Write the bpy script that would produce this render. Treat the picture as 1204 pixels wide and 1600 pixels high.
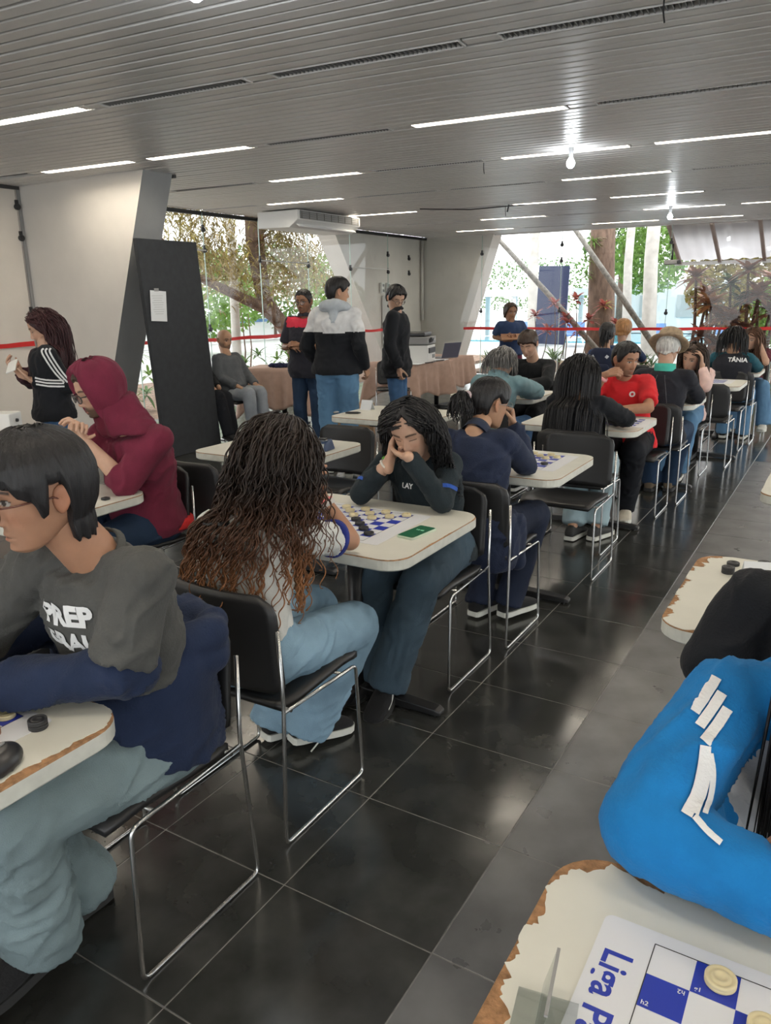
import bpy, bmesh, math, random
import numpy as np
from mathutils import Vector, Matrix, noise
from mathutils.bvhtree import BVHTree

random.seed(7); np.random.seed(7)
for _o in list(bpy.data.objects): bpy.data.objects.remove(_o, do_unlink=True)
SC = bpy.context.scene
COL = SC.collection
PI = math.pi

# ------------------------------------------------------------------ camera
cam_data = bpy.data.cameras.new('camera')
cam = bpy.data.objects.new('camera', cam_data); COL.objects.link(cam)
cam_data.sensor_fit = 'VERTICAL'; cam_data.sensor_height = 36.0; cam_data.lens = 27.0
cam_data.clip_start = 0.02; cam_data.clip_end = 300
PITCH, ROLL, YAW, EYE = .2714, -.0164, .5457, 1.6
_fh = Vector((-math.sin(YAW), math.cos(YAW), 0)); _r = Vector((math.cos(YAW), math.sin(YAW), 0)); _u = Vector((0, 0, 1))
_fw = math.cos(PITCH)*_fh - math.sin(PITCH)*_u
_up = math.cos(PITCH)*_u + math.sin(PITCH)*_fh
_r2 = math.cos(ROLL)*_r + math.sin(ROLL)*_up
_up2 = math.cos(ROLL)*_up - math.sin(ROLL)*_r
cam.matrix_world = Matrix(((_r2.x, _up2.x, -_fw.x, 0), (_r2.y, _up2.y, -_fw.y, 0), (_r2.z, _up2.z, -_fw.z, EYE), (0, 0, 0, 1)))
SC.camera = cam

# ------------------------------------------------------------------ world: bright overcast sky
W = bpy.data.worlds.new('overcast_sky'); SC.world = W; W.use_nodes = True
_n = W.node_tree.nodes; _l = W.node_tree.links
_bg = _n['Background']; _bg.inputs['Color'].default_value = (.96, .98, 1.0, 1)
_bg.inputs['Strength'].default_value = 2.3
SC.view_settings.view_transform = 'Standard'; SC.view_settings.look = 'None'
SC.view_settings.gamma = 1.0; SC.view_settings.use_curve_mapping = False
SC.view_settings.exposure = 0.55
SC.cycles.use_denoising = True
SC.cycles.max_bounces = 8; SC.cycles.diffuse_bounces = 4; SC.cycles.glossy_bounces = 4
SC.cycles.transparent_max_bounces = 16; SC.cycles.transmission_bounces = 4
SC.cycles.sample_clamp_indirect = 6.0
TUBE = 29.0      # fluorescent tube emission
BULB = 95.0     # bare bulb emission

# ------------------------------------------------------------------ materials
def mat(name, c, rough=.6, metal=0., var=.0, vscale=8., bump=0., bscale=60., spec=.5, coat=0., stretch=None, sheen=0., attr=None, emit=None):
    m = bpy.data.materials.new(name); m.use_nodes = True
    nt = m.node_tree; N = nt.nodes; L = nt.links
    b = N['Principled BSDF']
    b.inputs['Base Color'].default_value = (c[0], c[1], c[2], 1)
    b.inputs['Roughness'].default_value = rough; b.inputs['Metallic'].default_value = metal
    b.inputs['Specular IOR Level'].default_value = spec
    if coat: b.inputs['Coat Weight'].default_value = coat; b.inputs['Coat Roughness'].default_value = .1
    if sheen: b.inputs['Sheen Weight'].default_value = sheen
    tc = N.new('ShaderNodeTexCoord'); mp = N.new('ShaderNodeMapping')
    L.new(tc.outputs['Object'], mp.inputs['Vector'])
    if stretch: mp.inputs['Scale'].default_value = stretch
    if var or attr:
        no = N.new('ShaderNodeTexNoise'); no.inputs['Scale'].default_value = vscale; no.inputs['Detail'].default_value = 5
        L.new(mp.outputs['Vector'], no.inputs['Vector'])
        hs = N.new('ShaderNodeHueSaturation'); hs.inputs['Color'].default_value = (c[0], c[1], c[2], 1)
        mr = N.new('ShaderNodeMapRange'); mr.inputs['To Min'].default_value = 1-var; mr.inputs['To Max'].default_value = 1+var
        mr.inputs['From Min'].default_value = .3; mr.inputs['From Max'].default_value = .7
        L.new(no.outputs['Fac'], mr.inputs['Value']); L.new(mr.outputs['Result'], hs.inputs['Value'])
        if attr:
            a = N.new('ShaderNodeAttribute'); a.attribute_name = attr; L.new(a.outputs['Color'], hs.inputs['Color'])
        L.new(hs.outputs['Color'], b.inputs['Base Color'])
    if bump:
        nb = N.new('ShaderNodeTexNoise'); nb.inputs['Scale'].default_value = bscale; nb.inputs['Detail'].default_value = 4
        L.new(mp.outputs['Vector'], nb.inputs['Vector'])
        bp = N.new('ShaderNodeBump'); bp.inputs['Strength'].default_value = bump; bp.inputs['Distance'].default_value = .01
        L.new(nb.outputs['Fac'], bp.inputs['Height']); L.new(bp.outputs['Normal'], b.inputs['Normal'])
    if emit:
        b.inputs['Emission Color'].default_value = (emit[0], emit[1], emit[2], 1); b.inputs['Emission Strength'].default_value = emit[3]
    return m
def cloth(name, c, var=.12, rough=.9, bump=.25, bscale=180, vscale=14, sheen=.05):
    return mat(name, c, rough, var=var, vscale=vscale, bump=bump, bscale=bscale, spec=.25, sheen=sheen)
def hairmat(name, c, rough=.42, var=.35):
    return mat(name, c, rough, var=var, vscale=90, bump=.35, bscale=160, stretch=(1, 1, .12), spec=.32)
def glassmat(name, tint=(1, 1, 1), gl=.06):
    m = bpy.data.materials.new(name); m.use_nodes = True
    N = m.node_tree.nodes; L = m.node_tree.links; N.remove(N['Principled BSDF'])
    t = N.new('ShaderNodeBsdfTransparent'); t.inputs['Color'].default_value = (*tint, 1)
    g = N.new('ShaderNodeBsdfGlossy'); g.inputs['Roughness'].default_value = .02
    lw = N.new('ShaderNodeLayerWeight'); lw.inputs['Blend'].default_value = .25
    mr = N.new('ShaderNodeMapRange'); mr.inputs['To Min'].default_value = gl*.6; mr.inputs['To Max'].default_value = .6
    L.new(lw.outputs['Fresnel'], mr.inputs['Value'])
    mx = N.new('ShaderNodeMixShader'); L.new(mr.outputs['Result'], mx.inputs['Fac']); L.new(t.outputs[0], mx.inputs[1]); L.new(g.outputs[0], mx.inputs[2])
    L.new(mx.outputs[0], N['Material Output'].inputs['Surface'])
    return m
def leafmat(name, c, var=.35):
    m = mat(name, c, .5, var=var, vscale=3.5, spec=.4)
    b = m.node_tree.nodes['Principled BSDF']
    b.inputs['Subsurface Weight'].default_value = .0
    N = m.node_tree.nodes; L = m.node_tree.links
    tr = N.new('ShaderNodeBsdfTranslucent'); tr.inputs['Color'].default_value = (min(1, c[0]*1.5), min(1, c[1]*1.5), c[2]*1.2, 1)
    mx = N.new('ShaderNodeMixShader'); mx.inputs['Fac'].default_value = .25
    L.new(b.outputs[0], mx.inputs[1]); L.new(tr.outputs[0], mx.inputs[2]); L.new(mx.outputs[0], N['Material Output'].inputs['Surface'])
    return m

M = {}
M['chrome'] = mat('polished_steel', (.55, .55, .54), .22, 1.)
M['vinyl'] = mat('black_vinyl', (.018, .018, .019), .42, bump=.05, bscale=400, spec=.5)
M['black_metal'] = mat('black_metal', (.012, .012, .013), .38, spec=.5)
M['laminate'] = mat('worn_white_laminate', (.66, .65, .58), .38, var=.04, vscale=9, spec=.45)
M['slab_edge'] = mat('white_painted_edge', (.60, .60, .54), .5, var=.12, vscale=20)
M['particle'] = mat('bare_particle_board', (.32, .17, .08), .9, var=.35, vscale=70, bump=.5, bscale=120)
M['grout'] = mat('cement_grout', (.20, .195, .185), .8, var=.3, vscale=30)
M['wall'] = mat('painted_concrete', (.70, .65, .59), .75, var=.05, vscale=2.5, bump=.12, bscale=25)
M['pier'] = mat('white_pier_paint', (.68, .645, .60), .72, var=.04, vscale=3, bump=.1, bscale=30)
M['pier_end'] = mat('grey_pier_paint', (.30, .305, .305), .7, var=.06, vscale=4, bump=.1, bscale=30)
M['slat'] = mat('ceiling_slat_paint', (.66, .645, .63), .35, var=.03, vscale=5, spec=.5)
M['plenum'] = mat('dark_plenum', (.03, .03, .03), .9)
M['dark_trim'] = mat('dark_trim', (.05, .05, .05), .6)
M['tube'] = mat('fluorescent_tube', (1, 1, 1), .5, emit=(1., .90, .74, TUBE))
M['bulb'] = mat('lit_bulb', (1, 1, 1), .5, emit=(.90, .95, 1., BULB))
M['white_plastic'] = mat('white_plastic', (.72, .72, .70), .4)
M['grey_plastic'] = mat('grey_plastic', (.25, .25, .25), .5)
M['black_plastic'] = mat('black_plastic', (.02, .02, .022), .35)
M['red_tape'] = mat('red_barrier_tape', (.62, .02, .02), .45)
M['glass'] = glassmat('window_glass', (.97, .985, .975))
M['lens'] = glassmat('spectacle_glass', (.96, .96, .96), .1)
M['clear_plastic'] = glassmat('clear_plastic', (.9, .92, .92), .12)
M['paper'] = mat('white_paper', (.70, .72, .74), .7)
M['sheet'] = mat('white_board_sheet', (.70, .71, .74), .5)
M['blue_ink'] = mat('blue_ink', (.015, .035, .36), .5)
M['white_ink'] = mat('white_ink', (.75, .75, .75), .5)
M['black_ink'] = mat('black_ink', (.03, .03, .03), .6)
M['cream'] = mat('cream_draught', (.62, .54, .33), .5, var=.06, vscale=60)
M['dark_piece'] = mat('black_draught', (.022, .022, .024), .5)
M['panel'] = cloth('charcoal_panel', (.034, .037, .042), rough=.8)
M['sole_white'] = mat('white_rubber', (.60, .60, .55), .6)
M['sole_black'] = mat('black_rubber', (.02, .02, .02), .7)
M['shoe_black'] = cloth('black_canvas', (.014, .014, .015))
M['white_strip'] = cloth('white_strip', (.72, .72, .72), var=.03)
M['lash'] = mat('dark_lash', (.01, .008, .007), .6)
M['sclera'] = mat('eye_white', (.62, .58, .54), .3)
M['iris'] = mat('brown_iris', (.035, .018, .010), .15)
M['skin'] = mat('skin', (.5, .3, .2), .5, var=.06, vscale=30, bump=.05, bscale=300, spec=.35, attr='Col')
_sb = M['skin'].node_tree.nodes['Principled BSDF']
_sb.inputs['Subsurface Weight'].default_value = .06; _sb.inputs['Subsurface Radius'].default_value = (.02, .008, .004); _sb.inputs['Subsurface Scale'].default_value = .4

# ------------------------------------------------------------------ object helpers
def tag(o, label=None, cat=None, group=None, kind=None):
    if label: o['label'] = label
    if cat: o['category'] = cat
    if group: o['group'] = group
    if kind: o['kind'] = kind
    return o
def link(name, me, m=None, parent=None):
    o = bpy.data.objects.new(name, me); COL.objects.link(o)
    if m is not None:
        for k in (m if isinstance(m, (list, tuple)) else [m]): me.materials.append(k)
    if parent is not None: o.parent = parent
    return o
def empty(name, loc=(0, 0, 0), rz=0, label=None, cat=None, group=None):
    o = bpy.data.objects.new(name, None); COL.objects.link(o)
    o.location = loc; o.rotation_euler = (0, 0, rz); o.empty_display_size = .1
    return tag(o, label, cat, group)
def copy_tree(o, parent=None):
    c = o.copy(); COL.objects.link(c)
    if parent is not None:
        c.parent = parent; c.matrix_parent_inverse = o.matrix_parent_inverse.copy()
    for ch in list(o.children): copy_tree(ch, c)
    return c
def smooth_me(me, on=True):
    me.polygons.foreach_set('use_smooth', [on]*len(me.polygons)); me.update(); return me
class MB:
    """collects raw geometry; build() links it as one mesh object"""
    def __init__(s): s.v = []; s.f = []; s.mi = []; s.cur = 0
    def add(s, vs, fs):
        b = len(s.v); s.v += [tuple(v) for v in vs]; s.f += [tuple(b+i for i in f) for f in fs]; s.mi += [s.cur]*len(fs); return s
    def box(s, c, d, rz=0, rot=None):
        x, y, z = d[0]/2, d[1]/2, d[2]/2
        vs = [Vector(p) for p in ((-x, -y, -z), (x, -y, -z), (x, y, -z), (-x, y, -z), (-x, -y, z), (x, -y, z), (x, y, z), (-x, y, z))]
        R = rot if rot is not None else Matrix.Rotation(rz, 3, 'Z')
        return s.add([Vector(c)+R @ v for v in vs], [(3, 2, 1, 0), (4, 5, 6, 7), (0, 1, 5, 4), (1, 2, 6, 5), (2, 3, 7, 6), (3, 0, 4, 7)])
    def bar(s, a, b, w, h, up=(0, 0, 1)):
        a, b = Vector(a), Vector(b); t = (b-a).normalized(); u = Vector(up); r = t.cross(u)
        if r.length < 1e-4: r = t.cross(Vector((1, 0, 0)))
        r.normalize(); u = r.cross(t)
        vs = [p+r*sx*w/2+u*sy*h/2 for p in (a, b) for sx, sy in ((-1, -1), (1, -1), (1, 1), (-1, 1))]
        return s.add(vs, [(0, 1, 2, 3), (7, 6, 5, 4), (0, 4, 5, 1), (1, 5, 6, 2), (2, 6, 7, 3), (3, 7, 4, 0)])
    def tube(s, pts, r, n=8, caps=True):
        pts = [Vector(p) for p in pts]; rs = r if isinstance(r, (list, tuple)) else [r]*len(pts)
        t = (pts[1]-pts[0]).normalized(); ref = Vector((0, 0, 1)) if abs(t.z) < .9 else Vector((1, 0, 0))
        a = t.cross(ref).normalized(); vs = []; fs = []
        for i, p in enumerate(pts):
            if i == 0: t = pts[1]-pts[0]
            elif i == len(pts)-1: t = pts[-1]-pts[-2]
            else: t = (pts[i+1]-p).normalized()+(p-pts[i-1]).normalized()
            t.normalize(); a = (a-t*a.dot(t)).normalized(); b = t.cross(a)
            for k in range(n):
                q = 2*PI*k/n; vs.append(p+(a*math.cos(q)+b*math.sin(q))*rs[i])
        for i in range(len(pts)-1):
            for k in range(n): fs.append((i*n+k, i*n+(k+1) % n, (i+1)*n+(k+1) % n, (i+1)*n+k))
        if caps: fs.append(tuple(range(n-1, -1, -1))); fs.append(tuple((len(pts)-1)*n+k for k in range(n)))
        return s.add(vs, fs)
    def lathe(s, prof, c=(0, 0, 0), n=16, axis=None):
        R = Matrix.Identity(3) if axis is None else Vector((0, 0, 1)).rotation_difference(Vector(axis)).to_matrix()
        c = Vector(c); vs = []; fs = []
        for r, z in prof:
            for k in range(n):
                q = 2*PI*k/n; vs.append(c+R @ Vector((r*math.cos(q), r*math.sin(q), z)))
        for i in range(len(prof)-1):
            for k in range(n): fs.append((i*n+k, i*n+(k+1) % n, (i+1)*n+(k+1) % n, (i+1)*n+k))
        fs.append(tuple(range(n-1, -1, -1))); fs.append(tuple((len(prof)-1)*n+k for k in range(n)))
        return s.add(vs, fs)
    def prism(s, poly, z0, z1):
        n = len(poly); vs = [(x, y, z0) for x, y in poly]+[(x, y, z1) for x, y in poly]
        fs = [tuple(range(n-1, -1, -1)), tuple(range(n, 2*n))]+[(i, (i+1) % n, n+(i+1) % n, n+i) for i in range(n)]
        return s.add(vs, fs)
    def mesh(s, name, smooth=False):
        me = bpy.data.meshes.new(name); me.from_pydata(s.v, [], s.f); me.validate()
        if any(s.mi) and len(s.mi) == len(me.polygons): me.polygons.foreach_set('material_index', s.mi)
        if smooth: smooth_me(me)
        me.update(); return me
    def build(s, name, m, parent=None, smooth=False, bevel=0):
        o = link(name, s.mesh(name, smooth), m, parent)
        if bevel:
            bv = o.modifiers.new('bevel', 'BEVEL'); bv.width = bevel; bv.segments = 2; bv.limit_method = 'ANGLE'; bv.angle_limit = .6
        return o
def rrect(w, d, r, n=6, cx=0, cy=0):
    out = []
    for sx, sy, a0 in ((1, 1, 0), (-1, 1, PI/2), (-1, -1, PI), (1, -1, 1.5*PI)):
        for k in range(n+1):
            a = a0+PI/2*k/n; out.append((cx+sx*(w/2-r)+r*math.cos(a), cy+sy*(d/2-r)+r*math.sin(a)))
    return out
def text_mesh(txt, size, ext=0., bold=0.):
    cu = bpy.data.curves.new('lettering', 'FONT'); cu.body = txt; cu.size = size; cu.extrude = ext; cu.offset = bold
    cu.align_x = 'CENTER'; cu.align_y = 'CENTER'; cu.resolution_u = 3
    o = bpy.data.objects.new('lettering', cu); COL.objects.link(o)
    dg = bpy.context.evaluated_depsgraph_get(); me = bpy.data.meshes.new_from_object(o.evaluated_get(dg))
    bpy.data.objects.remove(o, do_unlink=True); return me
# ================================================================== SETTING
CEIL = 2.83
# ---- floor: slab of grout with individual polished tiles
fl_mat = mat('polished_dark_stone', (.034, .035, .033), .13, var=.5, vscale=5, spec=.75)
_N = fl_mat.node_tree.nodes; _L = fl_mat.node_tree.links
_no = _N.new('ShaderNodeTexNoise'); _no.inputs['Scale'].default_value = 7; _no.inputs['Detail'].default_value = 6
_tc = _N.new('ShaderNodeTexCoord'); _L.new(_tc.outputs['Generated'], _no.inputs['Vector'])
_ge = _N.new('ShaderNodeNewGeometry'); _L.new(_ge.outputs['Position'], _no.inputs['Vector'])
_mr = _N.new('ShaderNodeMapRange'); _mr.inputs['To Min'].default_value = .08; _mr.inputs['To Max'].default_value = .26
_L.new(_no.outputs['Fac'], _mr.inputs['Value']); _L.new(_mr.outputs['Result'], _N['Principled BSDF'].inputs['Roughness'])
floor = MB().box((-1.1, 5.2, -.0315), (15, 20.6, .06)).build('floor', M['grout']); floor['kind'] = 'structure'
TX0, TY0, TW, TL = -1.205, 1.397, .472, .454
def tile_geo(mb, x, y):
    g, b = .0016, .0012
    w, d = TW/2-g, TL/2-g
    vs = [(x-w, y-d, -.006), (x+w, y-d, -.006), (x+w, y+d, -.006), (x-w, y+d, -.006),
          (x-w, y-d, -b), (x+w, y-d, -b), (x+w, y+d, -b), (x-w, y+d, -b),
          (x-w+b, y-d+b, 0), (x+w-b, y-d+b, 0), (x+w-b, y+d-b, 0), (x-w+b, y+d-b, 0)]
    fs = [(8, 9, 10, 11)]
    for a in (0, 4):
        for k in range(4): fs.append((a+k, a+(k+1) % 4, a+4+(k+1) % 4, a+4+k))
    return mb.add(vs, fs)
pale_tile_mat = fl_mat.copy(); pale_tile_mat.name = 'paler_rough_stone'            # paler, rougher copy of the stone for the right-hand tile columns
for _x in pale_tile_mat.node_tree.nodes:
    if _x.type == 'HUE_SAT': _x.inputs['Color'].default_value = (.085, .086, .088, 1)
    if _x.type == 'MAP_RANGE' and abs(_x.inputs['To Max'].default_value-.26) < .01: _x.inputs['To Min'].default_value = .20; _x.inputs['To Max'].default_value = .42
pale_tile_mat.node_tree.nodes['Principled BSDF'].inputs['Specular IOR Level'].default_value = 1.0
_tm = MB(); tile_geo(_tm, 0, 0); _tme = _tm.mesh('tile'); _tme.materials.append(fl_mat)
_tme2 = _tm.mesh('tile'); _tme2.materials.append(pale_tile_mat)
far_tiles = MB()
for i in range(-15, 16):
    for k in range(-14, 31):
        x, y = TX0+TW*(i+.5), TY0+TL*(k+.5)
        if -13 <= i <= 3 and -2 <= k <= 14:
            o = link('tile', _tme2 if i >= 1 else _tme, None, floor); o.location = (x, y, random.uniform(-.0003, 0))
            o.rotation_euler = (random.gauss(0, .0008), random.gauss(0, .0008), 0)
        else: tile_geo(far_tiles, x, y)
_o = far_tiles.build('tile_field', fl_mat, floor); _o['kind'] = 'stuff'

# ---- ceiling: plenum slab, linear slats, light and vent rows
ceil = MB().box((-1.1, 5.6, CEIL+.16), (15, 21.6, .12)).build('ceiling', M['plenum']); ceil['kind'] = 'structure'
def slat_mesh(L_, name='slat'):
    pr = [(-.039, .026), (-.040, .005), (-.036, 0), (.036, 0), (.040, .005), (.039, .026)]
    mb = MB(); vs = [(-L_/2, y, z) for y, z in pr]+[(L_/2, y, z) for y, z in pr]; n = len(pr)
    mb.add(vs, [(i, i+1, n+i+1, n+i) for i in range(n-1)]+[tuple(range(n)), tuple(range(2*n-1, n-1, -1))])
    me = mb.mesh(name); me.materials.append(M['slat']); return me
ROWS = [4.08, 5.72, 7.42, 9.12, 11.08, 12.9, 14.85, 2.35, .62, -1.1, -2.8]
SKEW = .07           # the slats run slightly oblique to the tables
PAT = ['VLVVVLVLV', 'LLVLVLLVL', 'VLVLLVLVL', 'LVVLVLVLV', 'LVLLVLVLL', 'VLVLLVVLV', 'LVLLVLVLV', 'LVLVLVLVL', 'VLLVLVLLV', 'LVLVLVLVL', 'VLVLVLVLV']
CX = [-7.0, -5.65, -4.38, -3.05, -1.7, -.37, .96, 2.29, 3.62]
_sm = slat_mesh(14.2)
_ys = sorted(ROWS); _b = [-4.6]+_ys+[16.1]
for a, b in zip(_b[:-1], _b[1:]):
    lo = a+(.065 if a != -4.6 else 0); hi = b-(.065 if b != 16.1 else 0)
    n = max(1, round((hi-lo)/.108)); p = (hi-lo)/n
    for k in range(n):
        o = link('slat', _sm, None, ceil); o.location = (-1.1, lo+p*(k+.5)-1.1*SKEW, CEIL+random.uniform(-.0015, .0015)); o.scale = (1, p/.1*1.0, 1); o.rotation_euler = (0, 0, SKEW)
def make_light():
    r = empty('ceiling_light', (0, 0, 0)); L_ = 1.15
    f = MB()
    for s in (-1, 1): f.box((0, s*.051, .018), (L_, .006, .036))
    for s in (-1, 1): f.box((s*L_/2, 0, .018), (.012, .1, .036))
    f.box((0, 0, .05), (L_, .104, .006))
    f.build('frame', M['slat'], r)
    for s in (-1, 1): MB().box((s*L_/4, 0, .032), (L_/2-.02, .075, .02)).build('diffuser', M['tube'], r, bevel=.006)
    return r
def make_vent():
    r = empty('ceiling_vent', (0, 0, 0)); L_ = 1.15
    f = MB()
    for s in (-1, 1): f.box((0, s*.053, .012), (L_, .004, .03))
    for s in (-1, 1): f.box((s*L_/2, 0, .012), (.01, .1, .03))
    f.build('frame', M['slat'], r)
    g = MB()
    for k in range(42): g.box((-L_/2+.02+k*.027, 0, .014), (.004, .1, .022))
    o = g.build('grille', M['grey_plastic'], r); o['kind'] = 'stuff'
    MB().box((0, 0, .035), (L_, .1, .004)).build('backing', M['plenum'], r)
    return r
_pl, _pv = make_light(), make_vent(); _u1 = _u2 = False
_sf = slat_mesh(.19, 'slat_piece')
def in_frame(p):                       # only to word the labels by what the photo shows
    c = cam.matrix_world.inverted() @ Vector(p)
    return c.z < -.3 and abs(c.x/c.z)*1200 < 602 and abs(c.y/c.z)*1200 < 800
ORD = ['nearest', 'second', 'third', 'fourth', 'fifth', 'sixth', 'farthest']; NTH = ['leftmost', 'second', 'third', 'fourth', 'fifth']
for y, pt in zip(ROWS, PAT):
    row = ROWS.index(y); seen = {'L': 0, 'V': 0}
    for x, c in zip(CX, pt):
        pos = (x+.575, y+(x+.575)*SKEW, CEIL)
        vis = any(in_frame((pos[0]+d, pos[1]+d*SKEW, CEIL)) for d in (-.5, 0, .5))
        if c == 'L':
            o = _pl if not _u1 else copy_tree(_pl); _u1 = True; w = 'lit fluorescent strip'; k_ = 'ceiling light'; g_ = 'fluorescent strips in the slatted ceiling'
        else:
            o = _pv if not _u2 else copy_tree(_pv); _u2 = True; w = 'dark narrow air grille'; k_ = 'vent'; g_ = 'air grilles in the slatted ceiling'
        if vis and row < 7:
            n_ = seen[c]; seen[c] += 1
            tag(o, '%s in the %s ceiling row, %s' % (w, ORD[row], 'leftmost' if n_ == 0 else NTH[n_]+' from the left'), k_, g_)
        else: tag(o, w+' in the slatted ceiling outside the picture', k_, g_+' outside the picture')
        o.location = pos; o.rotation_euler = (0, 0, SKEW)
        s = link('slat_piece', _sf, None, ceil); s.location = (x-.09, y+(x-.09)*SKEW, CEIL+.002); s.rotation_euler = (0, 0, SKEW)

# ---- walls, piers
def struct(o): o['kind'] = 'structure'; return o
def slab_poly(name, poly, axis, p0, p1, mats, face_mi=None):
    """polygon (a,z) extruded along axis ('X' or 'Y') from p0 to p1"""
    mb = MB(); n = len(poly)
    f = (lambda a, z, p: (p, a, z)) if axis == 'X' else (lambda a, z, p: (a, p, z))
    vs = [f(a, z, p0) for a, z in poly]+[f(a, z, p1) for a, z in poly]
    fs = [tuple(range(n)), tuple(range(2*n-1, n-1, -1))]+[(i, n+i, n+(i+1) % n, (i+1) % n) for i in range(n)]
    mb.add(vs, fs)
    if face_mi: mb.mi = [0, 0]+face_mi
    me = mb.mesh(name); bm = bmesh.new(); bm.from_mesh(me); bmesh.ops.recalc_face_normals(bm, faces=bm.faces); bm.to_mesh(me); bm.free()
    return struct(link(name, me, mats))
wl = slab_poly('wall_left', [(-5.2, 0), (5.6, 0), (5.6, CEIL), (-5.2, CEIL)], 'X', -8.3, -8.03, [M['wall']])
slab_poly('wall_pier', [(-8.3, 0), (-7.17, 0), (-6.1, CEIL), (-8.3, CEIL)], 'Y', 5.66, 6.04, [M['pier'], M['pier_end']], [1, 1, 1, 1])
slab_poly('wall_corner_left', [(14.1, 0), (15.85, 0), (15.85, CEIL), (12.1, CEIL)], 'X', -8.75, -8.36, [M['pier']])
slab_poly('wall_far', [(-8.36, 0), (-7.56, 0), (-6.67, CEIL), (-8.36, CEIL)], 'Y', 15.42, 15.85, [M['pier']])
slab_poly('trim_1', [(-6.1, CEIL-.0), (-8.3, CEIL), (-8.3, CEIL-.03), (-6.1, CEIL-.03)], 'Y', 6.05, 6.09, [M['dark_trim']])
slab_poly('trim_2', [(6.05, CEIL-.05), (15.4, CEIL-.05), (15.4, CEIL), (6.05, CEIL)], 'X', -8.27, -8.2, [M['dark_trim']])
slab_poly('trim_3', [(-8.3, CEIL-.02), (6.2, CEIL-.02), (6.2, CEIL+.1), (-8.3, CEIL+.1)], 'Y', 15.48, 15.56, [M['slat']])
slab_poly('trim_4', [(3.0, CEIL-.035), (5.64, CEIL-.035), (5.64, CEIL), (3.0, CEIL)], 'X', -8.03, -8.0, [M['dark_trim']])
slab_poly('trim_5', [(5.62, 0), (5.655, 0), (5.655, CEIL), (5.62, CEIL)], 'X', -8.03, -8.015, [M['grey_plastic']])
MB().tube([(-8.3, 15.37, 1.12), (-8.3, 15.37, CEIL-.01)], .028, 10).build('wall_pipe', M['pier'], None, True)
tag(bpy.data.objects['wall_pipe'], 'white vertical conduit pipe on the far corner wall', 'pipe')

# ---- glass walls with clamps
def clamp_geo(axis):
    mb = MB(); a = (1, 0, 0) if axis == 'X' else (0, -1, 0)
    mb.lathe([(.0, -.012), (.03, -.012), (.034, -.004), (.034, .02), (.028, .028), (0, .028)], n=12, axis=a)
    mb.box((0, 0, .045), (.03, .03, .05)); return mb
_cme = {}
for ax in 'XY': _cme[ax] = clamp_geo(ax).mesh('clamp', False); _cme[ax].materials.append(M['black_plastic'])
def glass_wall(name, axis, pos, a0, a1, joints, clamps, arms=()):
    w = struct(empty(name, (0, 0, 0)))
    js = [a0]+list(joints)+[a1]
    for a, b in zip(js[:-1], js[1:]):
        c, d = (a+b)/2, b-a-.012
        p = MB()
        p.box((pos, c, CEIL/2) if axis == 'X' else (c, pos, CEIL/2), (.0, d, CEIL-.04) if axis == 'X' else (d, .0, CEIL-.04))
        # single sheet: keep one big face
        p2 = MB(); h = (CEIL-.04)/2
        if axis == 'X': p2.add([(pos, c-d/2, CEIL/2-h), (pos, c+d/2, CEIL/2-h), (pos, c+d/2, CEIL/2+h), (pos, c-d/2, CEIL/2+h)], [(0, 1, 2, 3)])
        else: p2.add([(c-d/2, pos, CEIL/2-h), (c+d/2, pos, CEIL/2-h), (c+d/2, pos, CEIL/2+h), (c-d/2, pos, CEIL/2+h)], [(0, 1, 2, 3)])
        p2.build('pane', M['glass'], w)
    for a in joints:
        q = MB().box((pos, a, CEIL/2) if axis == 'X' else (a, pos, CEIL/2), (.014, .008, CEIL-.04) if axis == 'X' else (.008, .014, CEIL-.04))
        q.build('joint', M['edge_glass'], w)
    for a, z in clamps:
        o = link('clamp', _cme[axis], None, w); o.location = (pos+.0, a, z) if axis == 'X' else (a, pos, z)
    for (a, z, b, z2) in arms:
        f = (lambda q, zz: (pos+.03, q, zz)) if axis == 'X' else (lambda q, zz: (q, pos-.03, zz))
        MB().tube([f(a, z), f(b, z2)], .010, 6).build('bracket_arm', M['white_plastic'], w)
    return w
M['edge_glass'] = mat('glass_edge', (.45, .58, .52), .2)
LJ = [7.25, 8.62, 9.84, 11.1, 12.4, 13.75]
glass_wall('window_1', 'X', -8.2, 6.06, 15.4, LJ,
           [(7.25, 2.6), (8.62, 2.3), (8.62, 2.58), (9.84, 2.2), (11.1, 2.15), (12.4, 2.13), (13.75, 2.1), (13.75, 2.42), (14.6, 2.08), (14.6, 2.38), (13.75, 1.45), (8.62, 1.2)],
           [(9.84, 2.2, 11.1, 2.19), (12.4, 2.16, 13.75, 2.15), (7.25, 2.32, 8.62, 2.3)])
glass_wall('window_2', 'Y', 15.38, -8.3, 6.2, [-6.9, -5.2, -3.15, -1.3, .6, 2.5, 4.4],
           [(-6.9, 2.45), (-6.9, 1.3), (-5.2, 2.55), (-5.2, 2.25), (-5.2, 1.3), (-3.15, 2.5), (-3.15, 1.25), (-1.3, 2.4), (-1.3, 1.25)])
glass_wall('window_4', 'Y', -5.05, -8.3, 6.2, [-6, -4, -2, 0, 2, 4], [])
glass_wall('window_3', 'X', 6.1, -5, 15.4, [-3, -1, 1, 3, 5, 7, 9, 11, 13], [])
for z, (y) in ((2.62, 5.6), (2.3, 5.6), (1.5, 5.6), (.9, 5.6)):
    o = link('clamp', _cme['X'], None, wl); o.location = (-8.02, y, z)

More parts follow.
